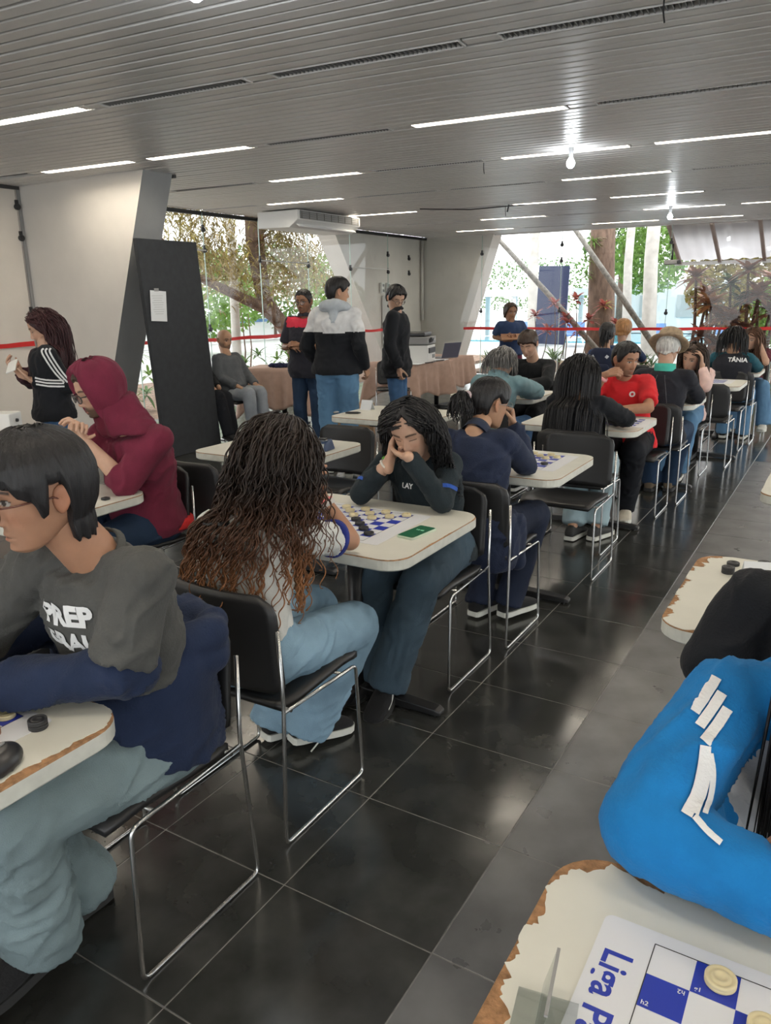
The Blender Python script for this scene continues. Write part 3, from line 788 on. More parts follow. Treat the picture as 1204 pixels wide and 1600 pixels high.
        for k in range(sides):
            a = 2*PI*k/sides; ring.append(W_+(math.cos(a)*e1+math.sin(a)*e2)*rr[:, None])
        vv = np.stack(ring, 1).reshape(-1, 3); V_.append(vv)
        i0 = np.arange(m_-1)[:, None]*sides+np.arange(sides)[None]; i1 = np.arange(m_-1)[:, None]*sides+(np.arange(sides)[None]+1) % sides
        F_.append(np.stack([i0, i1, i1+sides, i0+sides], -1).reshape(-1, 4)+off); off += len(vv)
    vv = np.concatenate(V_); ff = np.concatenate(F_)
    me = bpy.data.meshes.new(name); me.vertices.add(len(vv)); me.vertices.foreach_set('co', vv.astype(np.float32).ravel())
    me.loops.add(ff.size); me.loops.foreach_set('vertex_index', ff.astype(np.int32).ravel())
    me.polygons.add(len(ff)); me.polygons.foreach_set('loop_start', np.arange(0, ff.size, 4, dtype=np.int32))
    me.update(calc_edges=True); smooth_me(me); return link(name, me, m, parent)

# ---- hand ----------------------------------------------------------
def hand_geo(wr, fwd, palm, side, curl=(.5, .5, .5, .55), spread=.12, thumb=.5, s=1., voxel=.0042):
    """side +1 right, -1 left. returns a remeshed mesh in world space"""
    y = V(fwd).normalized(); z = -V(palm); z = (z-y*z.dot(y)).normalized(); x = y.cross(z)
    R = Matrix((x, y, z)).transposed(); o = V(wr)
    def w(p): return o+R @ (V(p)*s)
    mb = MB(); ts = -side
    for i, fx in enumerate((.028, .010, -.010, -.027)):
        caps(mb, w((ts*fx*.55, .004, 0)), w((ts*fx, .083-(.004 if i in (0, 3) else 0)-(.004 if i == 3 else 0), .001)), .0135, .0112, 10)
    caps(mb, w((ts*.012, .03, -.004)), w((-ts*.014, .03, -.004)), .015, .014, 10)
    caps(mb, w((ts*.018, .02, -.007)), w((ts*.030, .045, -.009)), .014, .011, 10)
    caps(mb, w((0, -.03, 0)), w((0, .01, 0)), .023, .024, 12)
    L3 = ((.042, .025, .020), (.046, .029, .021), (.043, .027, .021), (.034, .020, .019))
    for i, fx in enumerate((.028, .010, -.010, -.027)):
        p = V((ts*fx, .083-(.008 if i == 3 else .004 if i == 0 else 0), .001)); sp = ts*(fx/.028)*spread
        c = curl[i] if isinstance(curl, (tuple, list)) else curl; a = 0
        for j in range(3):
            a += c*(1.25, 1.5, .9)[j]
            d = V((math.sin(sp)*math.cos(a), math.cos(sp)*math.cos(a), -math.sin(a))); q = p+d*L3[i][j]
            caps(mb, w(p), w(q), (.0098, .0088, .0078)[j]*(.9 if i == 3 else 1), (.0088, .0078, .0070)[j]*(.9 if i == 3 else 1), 10); p = q
    p = V((ts*.026, .022, -.006)); d = V((ts*.72, .66, -.25-.5*thumb)); d.normalize()
    for j, (l, r0, r1) in enumerate(((.042, .0125, .0105), (.030, .0102, .0092), (.024, .0092, .0078))):
        q = p+d*l; caps(mb, w(p), w(q), r0, r1, 10); p = q
        d = (d+V((-ts*.35*thumb, .25, -.35*thumb))).normalized()
    return remesh(mb, voxel*s, 3, 'hand')

# ---- shoe ----------------------------------------------------------
def shoe(an, td, m, sole, parent, s=1., up=(0, 0, 1), name='shoe', low=.078):
    td = V(td).normalized(); up = V(up); r = td.cross(up).normalized(); up = r.cross(td).normalized(); g = V(an)-up*low*s
    sec = [(-.066, .020, .030, .055), (-.058, .031, .012, .082), (-.03, .036, .012, .098), (.01, .037, .012, .100), (.05, .040, .012, .080), (.09, .045, .012, .063), (.13, .0475, .012, .052), (.17, .044, .012, .044), (.192, .030, .012, .036), (.2, .014, .016, .028)]
    n = 16; vs = []; fs = []
    for q, wd, z0, z1 in sec:
        for k in range(n):
            a = 2*PI*k/n; e = math.cos(a); h = math.sin(a)
            zz = (z0+z1)/2+(z1-z0)/2*(abs(h)**.8*(1 if h > 0 else -1)); wx = wd*(abs(e)**.75*(1 if e > 0 else -1))*(.78 if h > .5 and q < .06 else 1)
            vs.append(g+td*(q*s)+r*(wx*s)+up*(zz*s))
    for i in range(len(sec)-1):
        for k in range(n): fs.append((i*n+k, (i+1)*n+k, (i+1)*n+(k+1) % n, i*n+(k+1) % n))
    fs += [tuple(range(n)), tuple((len(sec)-1)*n+k for k in range(n-1, -1, -1))]
    o = MB().add(vs, fs).build(name, m, parent, True)
    out = []
    for q, wd, *_ in sec: out.append((q, wd+.004))
    poly = [(q, w_) for q, w_ in out]+[(q, -w_) for q, w_ in out[::-1]]
    mb = MB(); n2 = len(poly); v2 = [g+td*(a*s)+r*(b*s)+up*(z*s) for z in (.0, .026) for a, b in poly]
    mb.add(v2, [tuple(range(n2)), tuple(range(2*n2-1, n2-1, -1))]+[(i, n2+i, n2+(i+1) % n2, (i+1) % n2) for i in range(n2)])
    mb.build('sole', sole, o); return o

def set_mats_by(me, fn):
    c = np.empty(len(me.polygons)*3, np.float32); me.polygons.foreach_get('center', c); c = c.reshape(-1, 3)
    me.polygons.foreach_set('material_index', fn(c).astype(np.int32)); me.update()
def bvh_of(o):
    me = o.data; return BVHTree.FromPolygons([v.co.copy() for v in me.vertices], [tuple(p.vertices) for p in me.polygons])
def ribbon(o, pts, width, nrm, m, name, lift=.003, parent=None, n=40):
    """narrow strip that follows the surface of o along pts, seen from direction nrm(t)"""
    bv = bvh_of(o); vs = []; fs = []; pts = [V(p) for p in pts]; prev = None
    P = []
    for i in range(n+1):
        t = i/n*(len(pts)-1); k = min(int(t), len(pts)-2); f = t-k
        if len(pts) > 2:
            p0, p1, p2, p3 = pts[max(k-1, 0)], pts[k], pts[k+1], pts[min(k+2, len(pts)-1)]
            p = .5*((2*p1)+(p2-p0)*f+(2*p0-5*p1+4*p2-p3)*f*f+(3*p1-p0-3*p2+p3)*f**3)
        else: p = pts[k].lerp(pts[k+1], f)
        P.append(p)
    d0 = V(nrm).normalized(); good = []
    for i, p in enumerate(P):
        tg = (P[min(i+1, n)]-P[max(i-1, 0)]).normalized(); s = tg.cross(d0).normalized(); row = []
        for e in (-.5, -.17, .17, .5):
            q = p+s*(e*width); loc, nn, ix, ds = bv.ray_cast(q+d0*.25, -d0, .6)
            if loc is None: row = None; break
            row.append(loc+nn*lift)
        good.append(row)
    mb = MB()
    for a, b in zip(good[:-1], good[1:]):
        if a is None or b is None or (a[0]-b[0]).length > .06: continue
        mb.add(a+b, [(k, k+1, 5+k, 4+k) for k in range(3)])
    return mb.build(name, m, parent if parent else o, True)
def letters(o, txt, size, origin, right, up, m, name='lettering', lift=.003, bold=.004, parent=None, outline=False):
    """lettering printed on the surface of o, projected along its own normal"""
    me = text_mesh(txt, size, 0, bold); bv = bvh_of(o); r, u = V(right).normalized(), V(up).normalized(); n = r.cross(u).normalized()
    bm = bmesh.new(); bm.from_mesh(me); bmesh.ops.triangulate(bm, faces=bm.faces); bmesh.ops.subdivide_edges(bm, edges=[e for e in bm.edges if e.calc_length() > size*.15], cuts=2); bm.to_mesh(me); bm.free()
    for v in me.vertices:
        p = V(origin)+r*v.co.x+u*v.co.y; loc, nn, ix, ds = bv.ray_cast(p+n*.3, -n, .7)
        v.co = (loc+n*lift) if loc is not None else p
    me.name = name; me.materials.clear(); return link(name, me, m, parent if parent else o)

# ---- glasses -------------------------------------------------------
def glasses(head, m, parent, r=.023, wire=.0016, h=1., z0=-.004, lens=True):
    mb = MB(); g = MB()
    for s in (-1, 1):
        c = V((s*.033, .108, z0)); pts = []
        for k in range(25):
            a = 2*PI*k/24; e, f = math.cos(a), math.sin(a)
            pts.append(head.w(c+V((r*e*(1.05 if s*e > 0 else 1), -.006*abs(e) if s*e > 0 else 0, r*h*f))))
        mb.tube(pts, wire, 6, False)
        g.add(pts[:24], [tuple(range(24))])
        mb.tube([head.w((s*.056, .102, z0+.008)), head.w((s*.072, .075, z0+.008)), head.w((s*.079, .0, z0+.006)), head.w((s*.078, -.03, z0-.012))], wire, 6)
    mb.tube([head.w((-.011, .110, z0+.004)), head.w((0, .113, z0+.008)), head.w((.011, .110, z0+.004))], wire, 6)
    o = mb.build('glasses', m, parent, True)
    if lens: g.build('lens', M['lens'], o)
    return o

# ---- the person ----------------------------------------------------
def person(label, J, face, skin=(.46, .27, .18), top=None, legs=None, shoes=None, head=None, hands=None, fem=0, fat=1., vox=.011, seed=0, res=1., shw=None, group=None, sit=True, hl=1.):
    f = V((math.sin(face), math.cos(face), 0)); r = f.cross(Vector((0, 0, 1)))   # face 0 = +Y (away), pi = towards
    J = {k: V(v) for k, v in J.items()}
    pel = J['pel']; nk = J['nk']; shw = shw or (.150 if fem else .168)
    T = (nk-pel).normalized(); rr = V(J.get('sr', r)).normalized()
    for k in ('shR', 'shL'):
        if k in J: J[k] = nk+(J[k]-nk)*.86
    if 'shR' not in J: J['shR'] = nk+rr*shw-T*.05
    if 'shL' not in J: J['shL'] = nk-rr*shw-T*.05
    for s, k in ((1, 'R'), (-1, 'L')):
        J.setdefault('hip'+k, pel+r*(s*.088))
        if 'an'+k in J and 'kn'+k not in J: J['kn'+k], J['an'+k] = ik(J['hip'+k], J['an'+k], .43, .41, f*.8+Vector((0, 0, .8))+r*s*.1)
        if 'wr'+k in J and 'el'+k not in J: J['el'+k], J['wr'+k] = ik(J['sh'+k], J['wr'+k], .285, .25, J.get('hint'+k, V((0, 0, -1))+r*s*.5-f*.3))
    root = empty('person', (pel.x, pel.y, 0), 0, label, 'person', group)
    bpy.context.view_layer.update()
    inv = Matrix.Translation((-pel.x, -pel.y, 0))
    def fix(o): o.matrix_parent_inverse = inv; return o
    hd = head['h']
    mid = pel.lerp(nk, .5)-f*(J['bulge'].x if 'bulge' in J else .03)
    def sp(t): return pel*(1-t)**2+mid*2*t*(1-t)+nk*t*t
    def spt(t): return ((mid-pel)*(1-t)+(nk-mid)*t).normalized()
    def torso(mb, off, lo=-.02, hi=1., belly=0., k=1.):
        secs = []
        prof = [(-.22, .150, .105), (-.1, .172, .122), (.0, .176, .124), (.18, .160, .112), (.4, .146, .106), (.6, .158, .115), (.78, .165, .112), (.90, .145, .092), (.97, .10, .07), (1.02, .065, .058)]
        for t, w, d in prof:
            if t < lo-1e-6 or t > hi+.03: continue
            tt = spt(max(0, min(1, t))); c = sp(max(0, min(1, t)))+tt*(t if t < 0 else 0)*.5
            rx = rr*min(1, max(0, t))+r*(1-min(1, max(0, t))); rx.normalize(); ff = tt.cross(rx).normalized()
            fm = (.90 if fem and .3 < t < .5 else .93 if fem else 1)
            bl = belly*math.exp(-((t-.25)/.25)**2)
            secs.append((c+ff*(bl*.5+.006), rx, ff, (w*fm*fat+off+(.016 if t < .1 and off > 0 else 0))*k, (d*fm*fat+off+(.014 if t < .1 and off > 0 else 0)+bl*.5)*k))
        return ell(mb, secs)
    # --- body: one continuous skin surface
    b = MB(); torso(b, -.035, lo=-.1)
    hb = hd.w((0, -.022, -.075)); caps(b, sp(.93), nk+T*.02, .055, .052); caps(b, nk, hb, .054 if fem else .060, .050 if fem else .056)
    for k in 'LR':
        caps(b, sp(.9), J['sh'+k], .05, .045); caps(b, J['sh'+k], J['el'+k], .044*fat, .036*fat); d = (J['wr'+k]-J['el'+k])
        caps(b, J['el'+k], J['el'+k]+d*.35, .038*fat, .036*fat); caps(b, J['el'+k]+d*.35, J['wr'+k], .036*fat, .0245)
        caps(b, J['hip'+k], J['kn'+k], .07, .05); caps(b, J['kn'+k], J['an'+k], .046, .034)
        caps(b, J['an'+k], J['an'+k]-V((0, 0, .03)), .034, .03)
    bm_ = remesh(b, vox, 3, 'body')
    parts = [(vco(bm_), [tuple(p.vertices) for p in bm_.polygons], None)]
    hv, hf, hc = head_geo(skin, brow=head.get('brow', (.02, .015, .012)), eyes=head.get('eyes', 'open'), beard=head.get('beard', 0), fem=fem, res=res, gaze=head.get('gaze', 0), lips=head.get('lips'), ear=head.get('ear', 1))
    parts.append((hd.warr(hv), hf, hc))
    for k, (fwd, palm, kw) in (hands or {}).items():
        hm = hand_geo(J['wr'+k], fwd, palm, 1 if k == 'R' else -1, **kw); parts.append((vco(hm), [tuple(p.vertices) for p in hm.polygons], None)); bpy.data.meshes.remove(hm)
    vs = []; fs = []; cs = []
    for v, ff, c in parts:
        o = len(vs); vs += [tuple(q) for q in v]; fs += [tuple(o+i for i in q) for q in ff]; cs += c if c is not None else [tuple(skin)]*len(v)
    me = bpy.data.meshes.new('body'); me.from_pydata(vs, [], fs); smooth_me(me)
    at_ = me.attributes.new('Col', 'FLOAT_COLOR', 'POINT'); at_.data.foreach_set('color', np.c_[np.array(cs), np.ones(len(cs))].astype(np.float32).ravel())
    bpy.data.meshes.remove(bm_)
    out = {'root': root, 'J': J, 'f': f, 'r': r, 'T': T, 'sp': sp, 'spt': spt, 'rr': rr}
    body = fix(link('body', me, M['skin'], root)); out['body'] = body
    # --- top
    if top:
        o_ = top.get('off', .014)*.75; c = MB(); torso(c, o_, lo=top.get('lo', -.1), hi=top.get('hi', .98), belly=top.get('belly', .0))
        su, se, sw = (a*b for a, b in zip(top.get('sw', (.066, .054, .040)), (.84, .86, .94))); sl = top.get('sleeve', 1.)
        for k in 'LR':
            caps(c, sp(.90), J['sh'+k], .058*fat, su*.98)
            s_ = top.get('sleeve'+k, sl); e = J['el'+k]; sh = J['sh'+k]; wr = J['wr'+k]
            if s_ <= .5: cone(c, sh, sh.lerp(e, s_*2), su, se+.006); caps(c, sh, sh.lerp(e, s_*1.2), su, se)
            else:
                caps(c, sh, e, su, se); q = min(1., (s_-.5)*2); m1 = e.lerp(wr, q*.55); caps(c, e, m1, se*1.02, se*.55+sw*.45); cone(c, m1, e.lerp(wr, q), se*.55+sw*.45, sw)
        if 'extra' in top: top['extra'](c, out)
        me = remesh(c, top.get('vox', vox), top.get('it', 4), top['name']); wrinkle(me, top.get('wr', .007), top.get('wf', 11), seed, vox <= .0115)
        if 'rest' in top: rest(me, *top['rest'])
        if 'paint' in top: 
            for q in top['m']: me.materials.append(q)
            set_mats_by(me, top['paint']); t_ = link(top['name'], me, None, root)
        else: t_ = link(top['name'], me, top['m'], root)
        out['top'] = fix(t_)
    # --- legs
    if legs:
        c = MB(); rh, rk, ra = legs.get('r', (.088, .066, .056))
        ell(c, [(pel-V((0, 0, .075)), r, f, .15*fat, .11*fat), (pel-V((0, 0, .03)), r, f, .175*fat, .128*fat), (pel+T*.04, r, f, .172*fat, .124*fat), (pel+T*.10, r, f, .155*fat, .115*fat)])
        for k in 'LR':
            h, kn, an = J['hip'+k], J['kn'+k], J['an'+k]; hem = an+(an-kn).normalized()*legs.get('hem', .03)
            caps(c, h, kn, rh*fat, rk); mm = kn.lerp(hem, .55); caps(c, kn, mm, rk, (rk*.4+ra*.6)); cone(c, mm, hem, rk*.4+ra*.6, ra)
        if 'extra' in legs: legs['extra'](c, out)
        me = remesh(c, legs.get('vox', vox), 3, legs['name']); wrinkle(me, .75*legs.get('wr', .007), legs.get('wf', 10), seed+9, vox <= .0115)
        out['legs'] = fix(link(legs['name'], me, legs['m'], root))
    if shoes:
        for k in 'LR':
            td = V(shoes.get('td'+k, f)); o = fix(shoe(J['an'+k], td, shoes['m'], shoes['sole'], root, shoes.get('s', 1.0), up=shoes.get('up'+k, (0, 0, 1)), name=shoes.get('name', 'shoe')))
            out['shoe'+k] = o
    out['head'] = hd
    out['fix'] = fix
    return out
def add(p, o):
    """parents an extra piece, built in world space, to the person"""
    o.parent = p['root']; o.matrix_parent_inverse = Matrix.Translation((-p['root'].location.x, -p['root'].location.y, 0)); return o
# ================================================================== PEOPLE
def S(h):   # sRGB hex -> linear
    return tuple(((c/12.92) if c <= .04045 else ((c+.055)/1.055)**2.4) for c in (int(h[i:i+2], 16)/255 for i in (0, 2, 4)))
SK = {'tan': (.37, .195, .12), 'light': (.50, .31, .22), 'brown': (.26, .13, .075), 'mid': (.42, .24, .15), 'deep': (.20, .10, .06)}
M['hair_black'] = hairmat('black_hair', (.012, .011, .012)); M['hair_brown'] = hairmat('dark_brown_hair', (.035, .020, .013))
M['hair_grey'] = hairmat('grey_hair', (.16, .155, .15)); M['hair_red'] = hairmat('dark_red_hair', (.045, .014, .016))
M['hair_auburn'] = hairmat('auburn_hair', (.085, .040, .022)); M['hair_blond'] = hairmat('dark_blond_hair', (.30, .15, .06)); M['hair_white'] = hairmat('white_hair', (.5, .5, .48))
_m = hairmat('curly_ombre_hair', (.03, .018, .012)); _N = _m.node_tree.nodes; _L = _m.node_tree.links
_ge = _N.new('ShaderNodeNewGeometry'); _sx = _N.new('ShaderNodeSeparateXYZ'); _L.new(_ge.outputs['Position'], _sx.inputs[0])
_cr = _N.new('ShaderNodeValToRGB'); _mr = _N.new('ShaderNodeMapRange'); _mr.inputs['From Min'].default_value = .74; _mr.inputs['From Max'].default_value = 1.06
_L.new(_sx.outputs['Z'], _mr.inputs['Value']); _L.new(_mr.outputs['Result'], _cr.inputs['Fac'])
_cr.color_ramp.elements[0].color = (.30, .125, .045, 1); _cr.color_ramp.elements[1].color = (.020, .012, .009, 1)
_e = _cr.color_ramp.elements.new(.45); _e.color = (.085, .035, .017, 1)
for _x in _N:
    if _x.type == 'HUE_SAT': _L.new(_cr.outputs['Color'], _x.inputs['Color'])
M['hair_ombre'] = _m
def denim(name, c): return mat(name, c, .85, var=.22, vscale=5, bump=.3, bscale=320, spec=.25)
CL = {k: cloth(k, S(v)) for k, v in dict(charcoal_cotton='4c4c4a', navy_fleece='202b44', maroon_fleece='6a2438', white_cotton='cfd0cc', black_cotton='191b20', black_knit='17191c',
      teal_black='20292e', navy_coat='232b40', denim_jacket='6d8a92', red_jersey='c8262c', grey_knit='55585c', heather='aab0b6', blue_track='166fae', vest='26272e', teal_sleeve='24525f',
      pink_knit='d0b3ac', polo_dark='2c2c34', polo_red='c23246', navy_tee='2c3c5c', maroon_cloth='5e2038', wine_tee='3d2129', teal_collar='4bb5a5', royal_blue='2b4f9e', grey_check='54606c', pale_tee='c3c6cc', burgundy='561f2c').items()}
CL['navy_band'] = cloth('navy_band', S('27337f')); CL['bright_red'] = cloth('bright_red', S('c02a2a'))
DN = {k: denim(k, S(v)) for k, v in dict(denim_pale='76868a', denim_light='7f9cb0', denim_dark='3c4c58', denim_mid='41628a', denim_navy='24364e', denim_blue='5a7fa0', grey_jeans='8f959c', black_trousers='15171d', navy_trousers='1d2436', pale_jeans='8fa3aa').items()}
def short_hair(p, m, line, off=.016, edge=.006, **k): return add(p, hair_cap(p['head'], line, off, edge, 'hair', m, **k))
LINE_M = [(0, .068), (.55, .066), (.85, .050), (1.1, .022), (1.32, -.018), (1.5, -.022), (1.62, .028), (1.85, .024), (2.0, -.03), (2.4, -.075), (PI, -.085)]
LINE_F = [(0, .085), (.5, .075), (.9, .045), (1.15, .01), (1.4, -.03), (1.8, -.07), (PI, -.1)]
noface = lambda d: not (d[1] > .35 and d[2] < .52) and d[2] > -.25 and not (d[1] > .1 and d[2] < .05)
def comb_mid(d): k = min(1, max(0, (d[1]+.45)/.7)); return np.array([(1 if d[0] > 0 else -1)*(.12+.8*k)*(1 if abs(d[0]) < .6 else .6), -.25-.2*d[1]-.5*(1-k), .05])
def torso_shape(p, bw=.20, bd=.125, dz=.03):
    J = p['J']; c = p['sp'](.72); return [(tuple(c), tuple(p['rr']), tuple(p['f']), bw, bd, J['nk'].z+dz)]
def long_hair(p, m, n, length, name='hair', **k):
    k.setdefault('comb', comb_mid); k.setdefault('region', noface); k.setdefault('body', torso_shape(p))
    return add(p, drape(p['head'], n, length, m=m, name=name, **k))
def bracelet(p, k, m, name, q=.08, r=.031, w=.012, label=None):
    J = p['J']; a = J['wr'+k].lerp(J['el'+k], q); d = (J['el'+k]-J['wr'+k]).normalized()
    o = MB().lathe([(r, -w), (r+.002, -w), (r+.003, 0), (r+.004, w), (r+.002, w), (r, 0)], a, 20, d).build(name, m, None, True)
    if label: o['label'] = label
    return add(p, o)
def hood_roll(p, m, name='hood', drop=.0, w=.115, r=.038):
    """folded-down hood lying behind the neck"""
    nk, f, rr = p['J']['nk'], p['f'], p['rr']; mb = MB(); pts = []
    for i in range(15):
        a = -2.45+4.9*i/14; pts.append(nk+rr*(math.sin(a)*w)-f*(math.cos(a)*w*.85-.0)+Vector((0, 0, .012+.02*math.cos(a)-drop)))
    rs = [r*(.45+.75*max(0, math.cos(-2.45+4.9*i/14))+.2) for i in range(15)]
    for i in range(14): caps(mb, pts[i], pts[i+1], rs[i], rs[i+1])
    caps(mb, nk-f*(w*.8)+Vector((0, 0, .0)), nk-f*(w*1.0)-Vector((0, 0, .10)), r*1.2, r*.9)
    me = remesh(mb, .011, 4, name); wrinkle(me, .008, 14, 4); return add(p, link(name, me, m))
def collar(p, m, name='collar', h=.04, w=.070):
    nk, f, rr, T = p['J']['nk'], p['f'], p['rr'], p['T']; n = (p['head'].w((0, -.02, -.09))-nk).normalized()
    s = n.cross(rr).normalized()
    mb = MB(); vs = []; fs = []
    for q, k in ((0, 1.1), (.5, 1.03), (1, 1.0), (1, .93), (.0, .95)):
        for i in range(24): a = 2*PI*i/24; vs.append(nk-n*.012+n*(h*q)+rr*(math.cos(a)*w*k)+s*(math.sin(a)*w*k))
    fs = grid_faces(5, 24); return add(p, mb.add(vs, fs).build(name, m, None, True))

# ---------------- the boy in front
hd = Head((-1.42, .955, 1.228), (-.28, -.94, -.12))
p = person('boy with round glasses and a charcoal printed t-shirt, nearest on the left',
    dict(pel=(-1.46, 1.19, .53), nk=(-1.40, 1.045, 1.065), shL=(-1.225, 1.055, 1.03), shR=(-1.575, 1.03, 1.02), elL=(-1.275, .985, .835), wrL=(-1.50, .845, .80), elR=(-1.70, .90, .83), wrR=(-1.52, .78, .80),
         knL=(-1.43, .80, .52), anL=(-1.535, .87, .115), knR=(-1.62, .80, .50), anR=(-1.62, 1.06, .085)), PI, SK['tan'],
    top=dict(name='t_shirt', m=CL['charcoal_cotton'], sleeve=.44, off=.018, sw=(.078, .076, .05), lo=.4, wr=.010, wf=12, vox=.008),
    legs=dict(name='jeans', m=DN['denim_pale'], r=(.098, .086, .094), hem=.015, wr=.014),
    shoes=dict(m=M['shoe_black'], sole=M['sole_black'], tdR=(-.1, -1, 0)),
    head=dict(h=hd, gaze=0.004, brow=(.02, .014, .011), beard=.10), hands=dict(L=((-1, -.15, -.05), (0, 0, -1), {}), R=((.7, -.6, 0), (0, 0, -1), {})), vox=.010, seed=1, res=1.25)
short_hair(p, M['hair_black'], [(0, .038), (.5, .036), (.8, .030), (1.0, .012), (1.2, .0), (1.33, -.034), (1.46, -.026), (1.54, .028), (1.74, .024), (1.82, -.03), (1.88, -.100), (PI, -.112)], .021, .014, ridge=.0035, nr=60, nc=200, fz=80, clump=22, top=.004)
_g = glasses(hd, mat('amber_spectacle_frame', (.10, .03, .018), .25), None, r=.0265, wire=.0021, h=.98, z0=-.008); add(p, _g)
letters(p['top'], 'PREP', .066, (-1.405, .90, .935), (1, -.08, 0), (0, -.18, 1), M['white_ink'], bold=.0035)
letters(p['top'], 'GRAU', .062, (-1.412, .885, .872), (1, -.08, 0), (0, -.10, 1), M['white_ink'], bold=.003)
collar(p, CL['charcoal_cotton'], 'neckband', .014, .072)
# navy sweatshirt pulled down to the forearms and waist
mb = MB(); J = p['J']
caps(mb, J['elL']+V(.01, .02, .0), J['wrL'].lerp(J['elL'], .12), .062, .050); caps(mb, J['elL'], V(-1.36, 1.12, .80), .062, .052); caps(mb, J['elR'], J['wrR'], .06, .046); caps(mb, J['elR'], V(-1.66, 1.14, .80), .06, .05)
_pts = [V(-1.36, 1.12, .80), V(-1.315, 1.20, .80), V(-1.30, 1.285, .80), V(-1.35, 1.345, .795), V(-1.46, 1.36, .79), V(-1.58, 1.34, .79), V(-1.65, 1.25, .79), V(-1.66, 1.14, .80)]
for i, (a, b) in enumerate(zip(_pts[:-1], _pts[1:])): caps(mb, a, b, .042+.006*math.sin(i*2), .044); caps(mb, a-V(0, 0, .06), b-V(0, 0, .06), .046, .046)
ell(mb, [(V(-1.47, 1.19, z), V(1, 0, 0), V(0, 1, 0), w, d) for z, w, d in ((.50, .215, .18), (.62, .215, .18), (.74, .21, .172), (.80, .20, .165))])
_me = remesh(mb, .008, 5, 'sweatshirt'); wrinkle(_me, .012, 9, 3, True); rest(_me, -2.03, -1.235, .29, .975); add(p, link('sweatshirt', _me, CL['navy_fleece']))

# ---------------- curly-haired girl
hd = Head((-1.515, 1.85, 1.125), (-.05, .84, -.54))
p = person('curly brown-haired girl in a white shirt, seen from behind at the center table',
    dict(pel=(-1.53, 1.68, .53), nk=(-1.565, 1.735, .965), shR=(-1.42, 1.785, .895), shL=(-1.69, 1.70, .905), elR=(-1.415, 2.09, .80), wrR=(-1.515, 2.07, .945), elL=(-1.74, 2.06, .80), wrL=(-1.62, 2.08, .95),
         knR=(-1.41, 2.10, .475), anR=(-1.575, 2.01, .105), knL=(-1.62, 2.14, .49), anL=(-1.70, 2.0, .09)), 0, SK['tan'],
    top=dict(name='shirt', m=CL['white_cotton'], sleeve=.36, off=.018, sw=(.066, .062, .05), lo=.03, wr=.010, wf=9, vox=.009),
    legs=dict(name='jeans', m=DN['denim_light'], r=(.098, .088, .098), hem=.035, wr=.013),
    shoes=dict(m=M['shoe_black'], sole=M['sole_white'], tdR=(.45, 1, -.12), tdL=(.3, 1, -.1)),
    head=dict(h=hd, eyes='closed'), hands=dict(R=((-.62, -.1, .78), (-.5, .6, -.5), dict(curl=.40)), L=((.5, -.3, .8), (.5, .9, 0), dict(curl=.45))), fem=1, vox=.010, seed=5)
add(p, hair_cap(hd, LINE_F, .022, .012, 'hair_base', M['hair_ombre'], ridge=.006))
sh = torso_shape(p, .19, .135, .035)
_h = long_hair(p, M['hair_ombre'], 560, .58, curl=.0085, cfreq=80, r=.0028, body=sh, seed=3, spread=.22, offs=(.008, .032), lean=(-.10, -.16, 0), lvar=.38, sides=4, taper=.6)
_h2 = long_hair(p, M['hair_ombre'], 130, .50, name='hair_strands', curl=.008, cfreq=85, r=.0026, body=sh, seed=11, spread=.26, offs=(.01, .03), lean=(.10, -.06, 0), lvar=.35, taper=.6)
bracelet(p, 'R', mat('paper_wristband', (.55, .53, .5), .6), 'wristband', .17, .031, .010); bracelet(p, 'R', mat('pink_wristband', (.8, .22, .22), .6), 'wristband', .10, .0305, .004, 'pink end of the wristband')
J = p['J']; a = J['shR'].lerp(J['elR'], .705); d = (J['elR']-J['shR']).normalized()
add(p, MB().lathe([(.056, -.010), (.0645, -.010), (.0655, .010), (.056, .010)], a, 24, d).build('cuff', CL['navy_band'], None, True))
letters(p['top'], 'BRASIL', .085, (-1.60, 1.60, .865), (.35, -.1, .93), (-.93, -.12, .35), M['black_ink'], bold=.0, lift=.004)
add(p, MB().tube([p['J']['anR']+V(*q) for q in ((.05, .03, .02), (.07, .01, -.02), (.062, -.02, -.07), (.05, -.05, -.095))], .003, 6).build('shoelace', M['sole_white'], None, True))

# ---------------- girl resting her chin
hd = Head((-1.53, 2.735, 1.085), (.12, -.86, -.46), .10)
p = person('girl with long dark hair resting her chin in her hands, black and blue sports top',
    dict(pel=(-1.51, 2.93, .53), nk=(-1.545, 2.85, .945), shL=(-1.395, 2.865, .915), shR=(-1.735, 2.84, .905), elR=(-1.735, 2.655, .80), wrR=(-1.602, 2.675, .948), elL=(-1.365, 2.695, .80), wrL=(-1.492, 2.640, .985),
         knL=(-1.36, 2.50, .525), anL=(-1.475, 2.43, .10), knR=(-1.58, 2.50, .51), anR=(-1.60, 2.50, .09)), PI, SK['light'],
    top=dict(name='sports_top', m=CL['teal_black'], sleeveR=.86, sleeveL=1., off=.016, sw=(.066, .056, .043), rest=(-2.02, -1.22, 2.09, 2.775), lo=-.1, wr=.007, vox=.009),
    legs=dict(name='jeans', m=DN['denim_dark'], r=(.096, .080, .082), hem=.03, wr=.012),
    shoes=dict(m=M['shoe_black'], sole=M['sole_black'], tdL=(.12, -1, -.25), tdR=(-.1, -1, -.2)),
    head=dict(h=hd, eyes='closed', brow=(.03, .018, .013)), hands=dict(R=((-.02, .35, .9), (.85, .4, 0), dict(curl=.22)), L=((-.55, .8, -.1), (-.3, .2, .9), dict(curl=.95, s=.8))), fem=1, vox=.010, seed=12, res=1.15)
